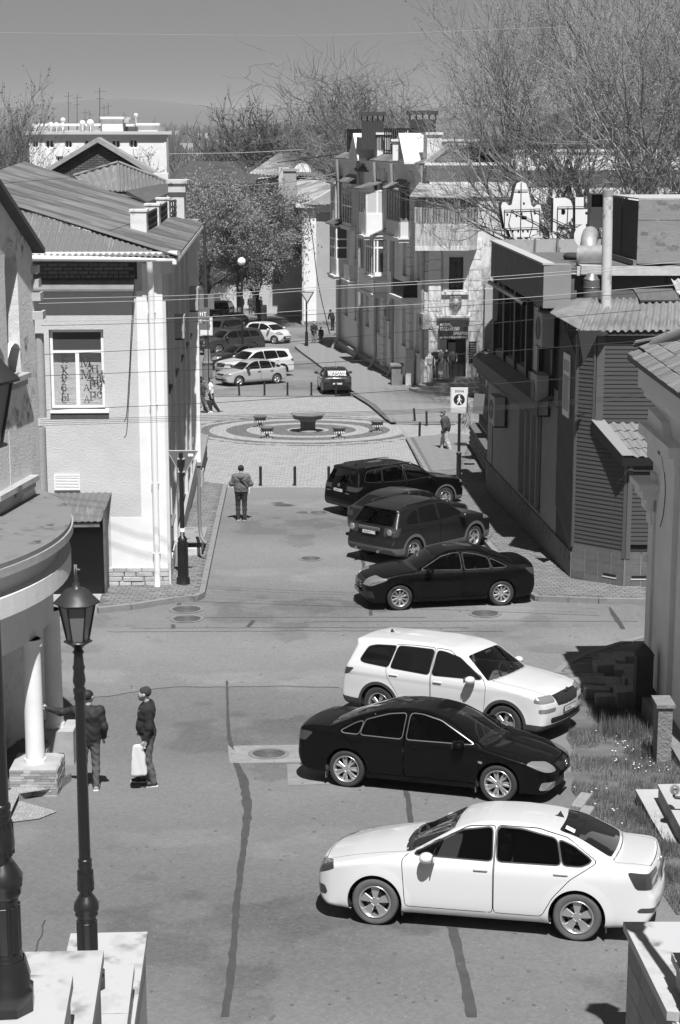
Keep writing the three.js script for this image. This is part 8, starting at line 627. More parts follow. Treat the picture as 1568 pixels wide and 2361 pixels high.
{ const q = G(423, 1358), t = thing('yield_sign', 'yield sign seen from behind on a fluted iron post at the left pavement corner', 'sign', q); flutedBase(t, 1.35, .1); part('pole', [cyl(new THREE.Vector3(0, 1.4, 0), new THREE.Vector3(0, 3.72, 0), .062, .055, 14)], mats.iron, t, { world: false }); part('sign_plate', [shapeGeo([[-.39, .36], [.39, .36], [.36, .3], [.03, -.33], [-.03, -.33], [-.36, .3]], .025, [], .008).translate(.03, 3.38, -.12)], M(.17, .5, { metalness: .3 }), t, { world: false }); part('plate_frame', [[[-.4, .37], [.4, .37]], [[.4, .37], [0, -.36]], [[0, -.36], [-.4, .37]]].map(([a, b]) => tube([new THREE.Vector3(a[0] + .03, a[1] + 3.38, -.1), new THREE.Vector3(b[0] + .03, b[1] + 3.38, -.1)], .02, 6, 2)), M(.35, .5), t, { world: false }); part('clamp', [3.2, 3.55].map((y) => rbox(.2, .035, .15, .008).translate(.0, y, -.03)), mats.galv, t, { world: false }); part('maker_label', rbox(.14, .075, .004, .001).translate(.25, 3.64, -.082), mats.whiteTrim, t, { world: false }); part('paper_wrap', cyl(new THREE.Vector3(0, 1.58, 0), new THREE.Vector3(0, 1.68, 0), .08, .075, 12), mats.whiteTrim, t, { world: false }); part('scratch_label', [rbox(.04, .2, .004, .001).translate(-.01, 1.4 + .35 - .5 + .1, .14)].slice(0, 0).concat(rbox(.05, .16, .01, .003).translate(0, 1.48, .075)), M(.3, .8), t, { world: false }); const q2 = G(434, 1330), w = thing('white_downpipe', 'thin grey pipe rising beside the near yield sign post', 'pipe', [q[0] + .2, q[1], q[2] + 3]); part('pipe', tube([V(q[0] + .22, q[1] + 2.5, q[2] + 3), V(q[0] + .24, q[1] + .9, q[2] + 3), V(q[0] + .3, q[1] + .7, q[2] + 2.9), V(q[0] + .42, q[1] + .6, q[2] + 2.85)], .05, 8), M(.2, .7), w); }
const zoneFace = () => M(1, .5, { map: textTex(192, 280, (x, w, h) => { x.fillStyle = '#dadada'; x.fillRect(0, 0, w, h); x.strokeStyle = '#888'; x.lineWidth = 4; x.strokeRect(6, 6, w - 12, h - 12); x.fillStyle = '#1c1c1c'; x.font = 'bold 40px sans-serif'; x.textAlign = 'center'; x.fillText('ЗОНА', w / 2, 48); x.fillStyle = '#262626'; x.beginPath(); x.arc(w / 2, 130, 64, 0, 7); x.fill(); x.fillStyle = '#eee'; x.strokeStyle = '#eee'; x.lineCap = 'round'; x.lineWidth = 11; x.beginPath(); x.arc(96, 88, 10, 0, 7); x.fill(); const ln = (a, lw) => { x.lineWidth = lw; x.beginPath(); x.moveTo(a[0], a[1]); for (let i = 2; i < a.length; i += 2) x.lineTo(a[i], a[i + 1]); x.stroke(); }; ln([97, 106, 95, 138], 19); ln([95, 138, 84, 160, 74, 178], 11); ln([96, 138, 108, 156, 118, 178], 11); ln([94, 108, 80, 120, 78, 136], 8); ln([100, 108, 112, 122, 120, 134], 8); }) });
{ const q = G(1057, 1122), t = thing('zone_sign', 'white pedestrian zone sign on a slim iron post, right pavement', 'sign', q); part('pole', [lathe([[.001, -.05], [.16, -.05], [.14, .04], [.09, .07], [.085, 1.15], [.1, 1.17], [.1, 1.22], [.055, 1.26], [.05, 3.3]], 16), cyl(new THREE.Vector3(0, 3.2, 0), new THREE.Vector3(0, 3.45, 0), .05)], mats.iron, t, { world: false }); const pl = part('sign_plate', rbox(.62, .92, .03, .03).translate(-.02, 3.12, .07), mats.whiteTrim, t, { world: false }); part('sign_face', new THREE.PlaneGeometry(.6, .88).translate(-.02, 3.12, .0875), zoneFace(), pl, { world: false, keepUV: true }); part('collar', lathe([[.06, 1.22], [.07, 1.24], [.06, 1.28]], 14), mats.galv, t, { world: false }); }
{ const q = G(479, 890), D = q[2], t = thing('lamp_pole', 'tall fluted iron pole with cross-arms carrying a pedestrian zone sign at the far left corner', 'pole', q); const top = atD(475, 515, D)[1] - q[1]; part('base', [lathe([[.001, -.1], [.34, -.1], [.34, .1], [.28, .14], [.27, 1.25], [.33, 1.3], [.33, 1.38], [.2, 1.46], [.18, 2.0], [.12, 2.1]], 18), ...flute(.27, .16, .27, 1.22, 16, .03)], mats.rust, t, { world: false }); part('pole', [cyl(new THREE.Vector3(0, 2, 0), new THREE.Vector3(-.06, top, 0), .12, .08, 14), lathe([[.12, 4.1], [.17, 4.15], [.12, 4.25]], 12)], M(.035, .6), t, { world: false }); for (const [y, a, b] of [[528, -.5, .55], [545, -.5, .4], [568, -.55, 2.6]]) { const Y = atD(475, y, D)[1] - q[1]; part('cross_arm', rbox(b - a, .07, .07, .01).translate((a + b) / 2 - .05, Y, 0), M(.04, .6), t, { world: false }); } const yy = atD(477, 752, D)[1] - q[1]; const pl = part('sign_plate', rbox(.72, 1.0, .03, .03).translate(-.02, yy, .2), mats.whiteTrim, t, { world: false }); part('sign_face', new THREE.PlaneGeometry(.7, .96).translate(-.02, yy, .2175), zoneFace(), pl, { world: false, keepUV: true }); part('second_plate', rbox(.85, .85, .03, .02).translate(0, yy + 1.35, -.1), M(.16, .5), t, { world: false });
  const p2 = atD(470, 800, D), n2 = thing('direction_board', 'grey board with white letters and an arrow beside the far left pole', 'sign', atD(462, 735, 96)); const u = atD(462, 735, 96); part('board', rbox(1.1, 1.2, .05, .01).translate(u[0] - .05, u[1], -u[2]), M(.13, .6), n2); part('lettering', [letter('НТ', .22, .01).translate(u[0] - .05, u[1] + .15, -u[2] + .03), letter('Ж', .16, .01).translate(u[0] - .1, u[1] - .2, -u[2] + .03)], mats.whiteTrim, n2); part('arrow', [rbox(.3, .05, .01, .002).translate(u[0] + .32, u[1] - .12, -u[2] + .03), new THREE.ConeGeometry(.09, .14, 3).rotateZ(Math.PI / 2).translate(u[0] + .16, u[1] - .12, -u[2] + .03)], mats.whiteTrim, n2); part('legs', [-.4, .4].map((x) => cyl(V(u[0] + x, g(96), 96), V(u[0] + x, u[1], 96), .03)), mats.ironDark, n2); }
{ const D = 112, q = atD(557, 603, D), gy = g(D), t = thing('globe_lamp', 'white globe street lamp on a dark post against the leafy tree', 'lamp', [q[0], gy, D]); part('globe', new THREE.SphereGeometry(.26, 24, 16).translate(0, q[1] - gy, 0), mats.opalWhite, t, { world: false }); part('post', [lathe([[.001, 0], [.2, 0], [.18, .8], [.1, .9], [.07, 1.2], [.065, q[1] - gy - .4], [.14, q[1] - gy - .3], [.16, q[1] - gy - .24]], 14)], mats.iron, t, { world: false }); part('arm', [rbox(.5, .06, .06, .01).translate(0, q[1] - gy + .75, 0)].slice(0, 0).concat(lathe([[.12, q[1] - gy - .75], [.17, q[1] - gy - .6], [.1, q[1] - gy - .45]], 12)), mats.iron, t, { world: false }); }
{ const q = G(707, 802), t = thing('yield_sign', 'yield sign facing us on a slim post at the far pavement corner', 'sign', q); const top = atD(709, 672, q[2])[1] - q[1]; part('pole', [lathe([[.001, -.05], [.22, -.05], [.2, .1], [.12, .14], [.1, 1.1], [.06, 1.16], [.055, top - .1]], 14)], mats.iron, t, { world: false }); part('sign_plate', shapeGeo([[-.48, .0], [.48, .0], [.44, -.1], [.03, -.82], [-.03, -.82], [-.44, -.1]], .03).translate(.06, top, .1), M(.09, .5), t, { world: false }); part('sign_face', shapeGeo([[-.36, -.07], [.36, -.07], [0, -.68]], .004).translate(.06, top, .131), M(.5, .5), t, { world: false }); }
{ const q = G(628, 722), t = thing('kiosk_shelf', 'dark street stall shelf with rows of small goods under the leafy tree', 'stall', q); const D = q[2], a = atD(614, 680, D), b = atD(642, 733, D); part('case', [box(a[0], b[0], b[1], a[1], D, D + .5)], M(.02, .8), t); for (let r = 0; r < 5; r++) { const y = lerp(a[1], b[1], .1 + r * .19); part('shelf', box(a[0], b[0], y - .2, y - .17, D - .06, D), mats.steel, t); for (let k = 0; k < 8; k++) part('goods', rbox(.13, rr(.08, .15), .05, .01).translate(lerp(a[0], b[0], (k + .5) / 8), y - .09, -D + .04), M(rr(.15, .6), .7), t); } }
// ---------- stair walls and cast iron lamps in the foreground ----------
{ const quad = (pts, y) => pts.map(([x, yy]) => V(...atY(x, yy, y))); const block = (nm, l, y, bl, br, fr2, len, h, cat = 'stair wall') => { const [a, b, c] = quad([bl, br, fr2], y), dir = c.clone().sub(b).normalize(), pts = [a, b, b.clone().addScaledVector(dir, len), a.clone().addScaledVector(dir, len)]; const t = thing(nm, l, cat, [a.x, y, -a.z]); for (const [u, v] of [[0, .42], [.424, 1]]) part('coping', slabOf([pts[0].clone().lerp(pts[3], u), pts[1].clone().lerp(pts[2], u), pts[1].clone().lerp(pts[2], v), pts[0].clone().lerp(pts[3], v)], new THREE.Vector3(0, -.09, 0)), mats.marble, t); const ctr = pts.reduce((s, p) => s.add(p), new THREE.Vector3()).multiplyScalar(.25); part('body', slabOf(pts.map((p) => p.clone().lerp(ctr, .05).add(new THREE.Vector3(0, -.09, 0))), new THREE.Vector3(0, -h, 0)), mats.marble, t); return pts; };
  block('stair_block', 'lowest white marble slab of the left stair wall, under the farther lamp', 3.4, [163, 2152], [340, 2148], [315, 2325], 3.4, 2.2); block('stair_block', 'narrow white marble step carrying the farther cast iron lamp', 3.77, [150, 2226], [310, 2224], [293, 2361], 2.4, .45); block('stair_block', 'wide upper white marble slab at the bottom left corner', 6.3, [-60, 2197], [239, 2191], [213, 2361], 3.2, 2.6); block('stair_block', 'topmost white marble step beside the nearest lamp base', 6.68, [-60, 2247], [168, 2248], [148, 2361], 2.4, .45);
  const R = block('stair_block', 'white marble slab of the right stair wall with tile cladding below', 3.4, [1437, 2126], [1760, 2128], [1760, 2300], .01, .01); { const [a, b] = quad([[1437, 2126], [1521, 2298]], 3.4), dir = b.clone().sub(a).normalize(); const t = thing('stair_wall', 'right stair wall clad in large grey tiles under a marble slab', 'stair wall', [a.x, 3.3, -a.z]); const pts = [a, V(5.2, 3.4, -a.z), V(5.2, 3.4, -a.z).addScaledVector(dir, 4), a.clone().addScaledVector(dir, 3.6)]; part('coping', slabOf([a.clone().add(new THREE.Vector3(0, .004, 0)), V(5.2, 3.404, -a.z), V(5.2, 3.404, -a.z - 0).addScaledVector(dir, 2.5), a.clone().add(new THREE.Vector3(0, .004, 0)).addScaledVector(dir, 2.05)], new THREE.Vector3(0, -.1, 0)), mats.marble, t); const Wt = wall(a.x + .07, -a.z - .05, a.x + .07 + dir.x * 5, -a.z - dir.z * 5); part('core', [Wt.box(0, 5, .8, 3.3, -2, -.02)], mats.marble, t); const tm = []; for (let r = 0; r < 8; r++) for (let s = 0; s < 5; s += .62) tm.push(new THREE.Matrix4().multiplyMatrices(Wt.m, new THREE.Matrix4().makeTranslation(s + .31 + (r % 2) * .0, 3.29 - r * .32 - .16, .0).scale(new THREE.Vector3(.612, .312, .03)))); pieces('wall_tile', new THREE.BoxGeometry(1, 1, 1), [M(.24, .6, { map: T.stone }), M(.28, .6, { map: T.stone }), M(.21, .6, { map: T.stone })], t, tm); }
  block('stair_block', 'upper white marble step at the right edge over the tile-clad wall', 3.77, [1548, 2197], [1800, 2199], [1800, 2400], .01, .01); { const [a, b] = quad([[1548, 2197], [1632, 2369]], 3.77), dir = b.clone().sub(a).normalize(); const t = thing('stair_wall', 'tile-clad upper step of the right stair wall at the picture edge', 'stair wall', [a.x, 3.7, -a.z]); part('coping', slabOf([a.clone().add(new THREE.Vector3(0, .004, 0)), V(5.2, 3.774, -a.z), V(5.2, 3.774, -a.z).addScaledVector(dir, 3), a.clone().add(new THREE.Vector3(0, .004, 0)).addScaledVector(dir, 3)], new THREE.Vector3(0, -.09, 0)), mats.marble, t); const Wt = wall(a.x + .05, -a.z - .04, a.x + .05 + dir.x * 4, -a.z - dir.z * 4); part('body', Wt.box(0, 4, 2.4, 3.68, -1.5, 0), M(.26, .6, { map: T.stone }), t); }
  const lamp = (l, [x, y, d]) => { const t = thing('street_lamp', l, 'street lamp', [x, y, d], Math.PI / 8 * 0), p = (n, ge, m) => part(n, ge, m ?? mats.iron, t, { world: false }), oct = (pts, n = 8) => lathe(pts, n).rotateY(Math.PI / n); p('base', [oct([[.001, 0], [.17, 0], [.17, .13], [.15, .15], [.155, .2], [.13, .3], [.12, .33]])]); p('shaft', [oct([[.115, .33], [.1, .36], [.095, .72], [.1, .74]]), ...[0, 1, 2, 3, 4, 5, 6, 7].map((k) => rbox(.05, .3, .012, .005).translate(0, .53, .094).rotateY(k * Math.PI / 4))]); p('shaft_cap', oct([[.1, .73], [.118, .76], [.112, .79], [.128, .81], [.128, .85], [.1, .9], [.07, .95]])); p('vase', [lathe([[.07, .94], [.06, .97], [.085, 1.06], [.075, 1.16], [.058, 1.22], [.068, 1.24], [.068, 1.26], [.06, 1.27], [.068, 1.29], [.068, 1.31], [.058, 1.32]], 22), ...flute(.072, 1.0, .066, 1.2, 12, .012)]); p('post', lathe([[.057, 1.3], [.054, 2.0], [.045, 2.92]], 20)); p('neck', [lathe([[.045, 2.9], [.058, 2.93], [.05, 2.96], [.06, 2.99], [.06, 3.02], [.045, 3.04], [.062, 3.1], [.05, 3.2], [.06, 3.23], [.05, 3.26], [.042, 3.36], [.055, 3.38], [.03, 3.42]], 18)]);
    p('lantern_bottom', oct([[.03, 3.4], [.08, 3.46], [.13, 3.475], [.135, 3.49], [.1, 3.5]], 6)); const ct = [], gl = []; for (let k = 0; k < 6; k++) { const a = k / 6 * 6.283 + Math.PI / 6, b = (k + 1) / 6 * 6.283 + Math.PI / 6, P = (r, y, q) => new THREE.Vector3(Math.sin(q) * r, y, Math.cos(q) * r); ct.push(cyl(P(.1, 3.49, a), P(.168, 3.84, a), .009, .009, 6)); gl.push(poly3([P(.097, 3.5, a), P(.097, 3.5, b), P(.163, 3.84, b), P(.163, 3.84, a)])); } p('lantern_bar', ct); for (const q of gl) p('lantern_pane', q, mats.opal); p('lantern_roof', [oct([[.17, 3.835], [.215, 3.85], [.215, 3.865], [.15, 3.93], [.11, 3.98], [.05, 4.0]], 6), lathe([[.06, 3.99], [.03, 4.02], [.035, 4.04], [.018, 4.06], [.025, 4.09], [.015, 4.12], [.001, 4.2]], 12)], M(.03, .45)); t.rotation.y = .12; return t; };
  const q2 = atD(205, 2272, 16), q1 = atD(18, 2322, 10); lamp('dark cast iron street lamp with a whole hexagonal lantern on the left stair wall', q2); lamp('nearest dark cast iron street lamp cut by the left edge of the picture', q1); lamp('cast iron street lamp on the right stair wall just outside the picture', [3.55, 3.77, 16]); }
// ---------- overhead wires ----------
{ const W = (l, m, r, pts, d0, d1) => single('overhead_wire', tube(pts.map(([x, y], i) => V(...atD(x, y, lerp(d0, d1, i / (pts.length - 1))))), r, 4, 40), m, l, 'wire'); const Lc = mats.wireLight, Dk = mats.wire;
  W('pale overhead wire crossing the street just under the glazed balconies, upper of a close pair', Lc, .0065, [[90, 689], [453, 680], [735, 662], [1159, 637], [1568, 604]], 43, 40); W('pale overhead wire, lower of the close pair under the balconies', Lc, .0065, [[90, 700], [453, 689], [735, 668], [1159, 644], [1568, 611]], 43, 40); W('pale overhead wire crossing above the shop sign', Lc, .0065, [[95, 742], [467, 731], [735, 714], [1159, 690], [1568, 656]], 43, 40); W('thin dark wire just below the wire above the shop sign', Dk, .006, [[95, 751], [467, 741], [735, 724], [1159, 699], [1568, 668]], 43, 40); W('dark wire crossing over the lettered window top', Dk, .0065, [[87, 818], [467, 800], [735, 783], [1163, 743], [1480, 715]], 43, 40); W('dark wire crossing the lettered window and the far white cars', Dk, .0065, [[87, 867], [467, 852], [735, 837], [1159, 810], [1540, 781]], 43, 40); W('dark wire crossing below the lettered window and over the far bollards', Dk, .0065, [[90, 946], [467, 930], [735, 913], [1159, 884], [1500, 857]], 43, 40); for (let k = 0; k < 4; k++) W(['topmost', 'second', 'third', 'lowest'][k] + ' dark wire of the bundle crossing above the fountain bowl', Dk, .0045, [[92, 968 + k * 4.5], [333, 962 + k * 4], [735, 952 + k * 3], [1159, 935 + k * 3], [1500, 905 + k * 4]], 43, 40);
  W('thin pale cable high across the sky', M(.3, .6), .0035, [[-20, 75], [400, 80], [760, 81], [1000, 74], [1300, 62]], 30, 30); W('pale cable from the far roofs up to the roof stacks', Lc, .03, [[500, 434], [700, 415], [850, 378], [1000, 325], [1130, 285]], 150, 95); W('dark sagging cable on the end house corner', Dk, .03, [[712, 490], [722, 560], [733, 650], [760, 770]], 126, 125); W('dark cable looped between the end house and the corner house', Dk, .03, [[728, 478], [745, 490], [765, 489], [790, 480]], 125, 124); W('drooping cable on the front of the pale building', Dk, .012, [[310, 655], [303, 760], [297, 880], [289, 970], [286, 972]], 45.9, 45.9); W('thin wire across the distant trees', Dk, .04, [[640, 375], [780, 355], [900, 340]], 160, 150); W('pale line across the distant trees at roof height', Lc, .03, [[390, 355], [560, 352], [700, 345]], 170, 160); }
// ---------- trees ----------
function tree(label, base, H, o = {}) { seed = o.seed ?? 11; const t = thing('tree', label, 'tree', base), bigS = new Soup(), twig = new Soup(), leaf = new Soup(); const up = new THREE.Vector3(0, 1, 0), lv = o.levels ?? 4, root = new THREE.Vector3(0, -.2, 0);
  const leafAt = (p, s) => { const a = new THREE.Vector3(rr(-1, 1), rr(-1, 1), rr(-1, 1)).normalize().multiplyScalar(s), b = new THREE.Vector3(rr(-1, 1), rr(-1, .3), rr(-1, 1)).normalize().multiplyScalar(s * .7); leaf.tri(p, p.clone().add(a), p.clone().add(b)); leaf.tri(p.clone().add(a), p.clone().add(a).add(b), p.clone().add(b)); };
  const grow = (p, dir, len, rad, L) => { const n = L >= lv - 1 ? 3 : 5; let q = p.clone(), d = dir.clone(); const S = L < 2 ? bigS : twig, nodes = [[q.clone(), d.clone(), rad]]; for (let i = 0; i < n; i++) { d.add(new THREE.Vector3(rr(-1, 1), rr(-1, 1), rr(-1, 1)).multiplyScalar(o.crook ?? .22)).addScaledVector(up, (o.rise ?? .1) * (L ? 1 : .4)).normalize(); const r1 = rad * (1 - .72 * (i + 1) / n), r0 = rad * (1 - .72 * i / n), e = q.clone().addScaledVector(d, len / n); S.stick(q, e, r0, r1, L < 2 ? 7 : 3); q = e; nodes.push([q.clone(), d.clone(), r1]); }
    if (L >= lv) { const k = o.leaf ?? 3; for (let i = 0; i < k; i++) { if (rnd() > (o.leafP ?? 1)) continue; const m = nodes[1 + Math.floor(rnd() * n)]; leafAt(m[0].clone().add(new THREE.Vector3(rr(-1, 1), rr(-1, 1), rr(-1, 1)).multiplyScalar(o.leafR ?? .06)), (o.leafS ?? .06) * rr(.6, 1.3)); } return; }
    const c = (o.kids ?? [6, 6, 6, 5, 5])[L]; for (let i = 0; i < c; i++) { const f = L === 0 ? lerp(o.clear ?? .35, 1, (i + rnd()) / c) : lerp(.22, 1, (i + rnd()) / c), m = nodes[Math.min(n, Math.max(1, Math.round(f * n)))], az = rnd() * 6.283 + i * 2.4, side = new THREE.Vector3(Math.cos(az), 0, Math.sin(az)), sd = side.addScaledVector(m[1], -side.dot(m[1])).normalize(), nd = m[1].clone().multiplyScalar(o.straight ?? .75).addScaledVector(sd, rr(.5, 1) * (o.fan ?? .8)).normalize(); if (o.lean && L === 0) nd.addScaledVector(new THREE.Vector3(...o.lean), 1).normalize(); grow(m[0], nd, len * (o.ratio ?? .62) * rr(.75, 1.2) * (L === 0 ? 1 - .35 * Math.abs(f - .5) : 1), Math.max(m[2] * (L < 2 ? o.thick ?? .62 : .6), o.minR ?? .011), L + 1); } };
  const trunks = o.trunks ?? 1; for (let k = 0; k < trunks; k++) grow(root.clone().add(new THREE.Vector3(k * .5 - trunks * .2, 0, k * .3)), new THREE.Vector3(o.tilt?.[0] ?? rr(-.12, .12), 1, o.tilt?.[1] ?? rr(-.1, .1)).normalize(), H * (o.trunk ?? .5), o.rad ?? .28, 0);
  { let my = 0; for (const S of [bigS, twig]) for (let i = 1; i < S.p.length; i += 3) if (S.p[i] > my) my = S.p[i]; const kk = H / my; for (const S of [bigS, twig, leaf]) for (let i = 0; i < S.p.length; i++) S.p[i] *= kk; }
  part('trunk', bigS.geo(), o.bark ?? mats.bark, t, { world: false }); if (o.wash) part('whitewash', cyl(new THREE.Vector3(0, -.1, 0), new THREE.Vector3(.02, o.wash, 0), (o.rad ?? .28) * 1.06, (o.rad ?? .28) * .95, 10), M(.5, .9, { map: T.stain }), t, { world: false }); part('crown_twigs', twig.geo(), o.twigM ?? o.bark ?? mats.bark, t, { world: false }); if (leaf.p.length) part('crown', leaf.geo(), o.leafM ?? M(.14, .8), t, { world: false }); return t; }
const GD = (px, d) => { const q = atD(px, 500, d); return [q[0], g(d), d]; };
const grey1 = M(.32, .9, { map: T.bark }), budM = M(.2, .8), budD = M(.1, .85);
tree('big budding tree left of the three behind the roof sign', GD(1325, 84), 23, { seed: 31, thick: .66, kids: [10, 8, 8, 7], levels: 4, rad: .42, trunk: .5, fan: 1.0, rise: .14, clear: .55, ratio: .62, bark: M(.25, .9, { map: T.bark }), twigM: M(.22, .9), leafM: M(.2, .85), leaf: 2, leafS: .06, leafR: .08, minR: .009, tilt: [-.1, 0] });
tree('big budding tree in the middle of the three behind the roof sign', GD(1450, 86), 25, { seed: 58, thick: .66, kids: [10, 8, 8, 7], levels: 4, rad: .48, trunk: .46, fan: 1.0, rise: .12, clear: .42, bark: grey1, twigM: M(.23, .9), leafM: M(.22, .85), leaf: 2, leafS: .06, leafR: .08, minR: .009, tilt: [.05, 0] });
tree('big budding tree rightmost behind the plywood box', GD(1560, 80), 24, { seed: 77, thick: .66, kids: [10, 8, 7, 6], levels: 4, rad: .44, trunk: .46, fan: 1.0, rise: .12, clear: .4, bark: grey1, twigM: M(.23, .9), leafM: M(.22, .85), leaf: 2, leafS: .06, leafR: .08, minR: .009 });
tree('budding tree top rising behind the roof at the left edge', GD(10, 88), 17.6, { seed: 21, kids: [9, 7, 6, 5], levels: 4, rad: .26, trunk: .6, fan: .68, rise: .2, clear: .3, bark: M(.1, .9), twigM: M(.09, .9), leafM: M(.09, .85), leaf: 3, leafS: .085, leafR: .09, minR: .014, tilt: [.05, 0] });
tree('tangled low tree in front of the apartment block', GD(120, 112), 11.5, { seed: 24, kids: [8, 7, 6, 4], levels: 4, rad: .2, trunk: .5, fan: .95, rise: .08, bark: M(.14, .9), leafM: M(.2, .85), leaf: 4, leafS: .13, minR: .02 });
tree('bare round-crowned tree left behind the corner house roof', GD(800, 172), 26, { seed: 41, kids: [10, 8, 7, 6], levels: 4, rad: .42, trunk: .42, fan: 1.05, rise: .06, clear: .5, crook: .45, ratio: .68, straight: .65, bark: M(.16, .9, { map: T.bark }), twigM: M(.17, .9), leaf: 0, minR: .021 });
tree('bare round-crowned tree behind the left roof stack', GD(868, 170), 26, { seed: 43, kids: [10, 8, 7, 6], levels: 4, rad: .42, trunk: .42, fan: 1.05, rise: .06, clear: .5, crook: .45, ratio: .68, straight: .65, bark: M(.13, .9, { map: T.bark }), twigM: M(.15, .9), leaf: 0, minR: .021 });
tree('bare tree between the two roof stacks', GD(940, 168), 25, { seed: 47, kids: [10, 8, 7, 6], levels: 4, rad: .38, trunk: .42, fan: 1.05, rise: .06, clear: .5, crook: .45, ratio: .68, straight: .65, bark: M(.13, .9, { map: T.bark }), twigM: M(.15, .9), leaf: 0, minR: .021 });
tree('dark bare tree above the dark hip roof, taller of the pair', GD(545, 185), 22, { seed: 51, kids: [11, 8, 7, 5], levels: 4, rad: .32, trunk: .5, fan: .85, rise: .12, clear: .3, crook: .36, bark: M(.06, .9), twigM: M(.06, .9), leaf: 1, leafS: .16, leafM: M(.07, .9), minR: .028 });
tree('dark bare tree left of the taller one above the dark hip roof', GD(472, 188), 18.5, { seed: 53, kids: [10, 7, 7, 5], levels: 4, rad: .3, trunk: .5, fan: .9, rise: .12, clear: .25, crook: .36, bark: M(.07, .9), twigM: M(.07, .9), leaf: 2, leafS: .16, leafM: M(.1, .9), minR: .028 });
tree('small bare tree in front of the right corner of the apartment block', GD(352, 150), 10.5, { seed: 61, kids: [7, 6, 6, 4], levels: 4, rad: .16, trunk: .6, fan: .6, rise: .2, clear: .4, bark: M(.1, .9), leaf: 0, minR: .022 });
tree('scrubby bare tree in front of the white pediment', GD(772, 160), 10.5, { seed: 63, kids: [8, 6, 6, 4], levels: 4, rad: .18, trunk: .55, fan: .9, rise: .08, bark: M(.1, .9), leaf: 1, leafS: .13, minR: .022 });
const lf = MP(.27, .9, { transmission: .4, thickness: 0 }), lf2 = MP(.3, .9, { transmission: .4, thickness: 0 }); const leafy = { kids: [9, 8, 7, 4], levels: 4, rad: .26, trunk: .55, fan: .95, rise: .05, clear: .28, bark: M(.05, .95), twigM: M(.06, .95), leaf: 13, leafS: .115, leafR: .26, leafM: lf, minR: .015, wash: 1.5 };
tree('leafy street tree, leftmost of the row beyond the parked cars', GD(486, 150), 12.4, { ...leafy, seed: 71 }); tree('leafy street tree with the densest crown beyond the globe lamp', GD(552, 142), 13, { ...leafy, seed: 73, leafM: lf2 }); tree('leafy street tree, right of the row beside the end house', GD(606, 146), 11.4, { ...leafy, seed: 75 }); tree('leafy street tree at the back of the row, half hidden by the others', GD(585, 172), 13, { ...leafy, seed: 79 }); tree('leafy street tree left at the back near the chimney', GD(456, 172), 12.4, { ...leafy, seed: 83, kids: [8, 7, 6, 4] });
const denim = M(.1, .9, { map: T.stain }), denimD = M(.05, .9, { map: T.stain });
{ // man leaning on the column with a straight left arm, legs crossed, seen from behind
  const p = G(209, 1822), t = person('man in a dark jacket leaning one arm against the white column, behind the lamp post', p, Math.PI, { h: 1.8, fat: 1.0, top: M(.014, .75), bottom: denim, shoe: M(.25, .7), sole: M(.7, .6), topE: .016, legE: .008, look: -.35, hem: .9,
    j: { shL: [-.2, 1.42, -.01], elL: [-.27, 1.14, -.06], wrL: [-.24, .92, .06], shR: [.2, 1.42, 0], elR: [.47, 1.37, .05], wrR: [.7, 1.42, .1], kneeL: [-.1, .5, .03], ankL: [-.1, .085, -.02], toeL: [-.1, .035, .15], kneeR: [.1, .53, -.02], ankR: [.09, .2, -.3], toeR: [.14, .04, -.22] }, curlR: .1, palmR: [0, 1, 0] }); }
{ const p = G(345, 1810), t = person('man in a dark jumper and jeans carrying a white plastic bag, facing left', p, -Math.PI / 2 + .05, { h: 1.78, fat: 1.1, top: M(.016, .95), bottom: denim, shoe: M(.02, .6), sole: M(.7, .6), bald: true, look: -.15, hem: .9, hairMat: M(.03, .9),
    j: { head: [0, 1.63, .05], neck: [0, 1.47, 0], chest: [0, 1.3, .02], waist: [0, 1.1, .06], elL: [-.25, 1.13, .02], wrL: [-.26, .92, .14], elR: [.24, 1.13, -.04], wrR: [.24, .88, .04], kneeL: [-.1, .5, .06], ankL: [-.12, .085, .12], toeL: [-.14, .035, .29], ankR: [.1, .085, -.08], toeR: [.13, .035, .1] }, curlL: .9 });
  const stripe = part('chest_panel', [rbox(.3, .1, .05, .02).translate(0, 1.37, .128), rbox(.26, .03, .04, .01).translate(0, 1.27, .15)], M(.2, .9), t, { world: false });
  const q = V(...p), b = new Soup(), bagY = p[1] + .28, bx = p[0] - .16, bz = q.z + .24; const s = march((X, Y, Z) => { const tt = cl((Y - .05) / .55), wx = lerp(.135, .06, tt * tt), wz = lerp(.12, .03, tt); return smax(smax(Math.abs(X + .004 * Math.sin(Y * 30 + Z * 20)) - wx - .012 * pn(Y * 14, Z * 14 + 5, 64), Math.abs(Z + .006 * Math.sin(Y * 9 + X * 40)) - wz, .04), Math.abs(Y - .28) - .28, .05); }, [-.26, -.06, -.22], [.26, .64, .22], .016);
  single('carrier_bag', soupGeo(s).rotateY(.2).translate(bx, bagY, bz), MP(.5, .5, {}), 'white plastic carrier bag held by the man in the dark jumper', 'bag'); }
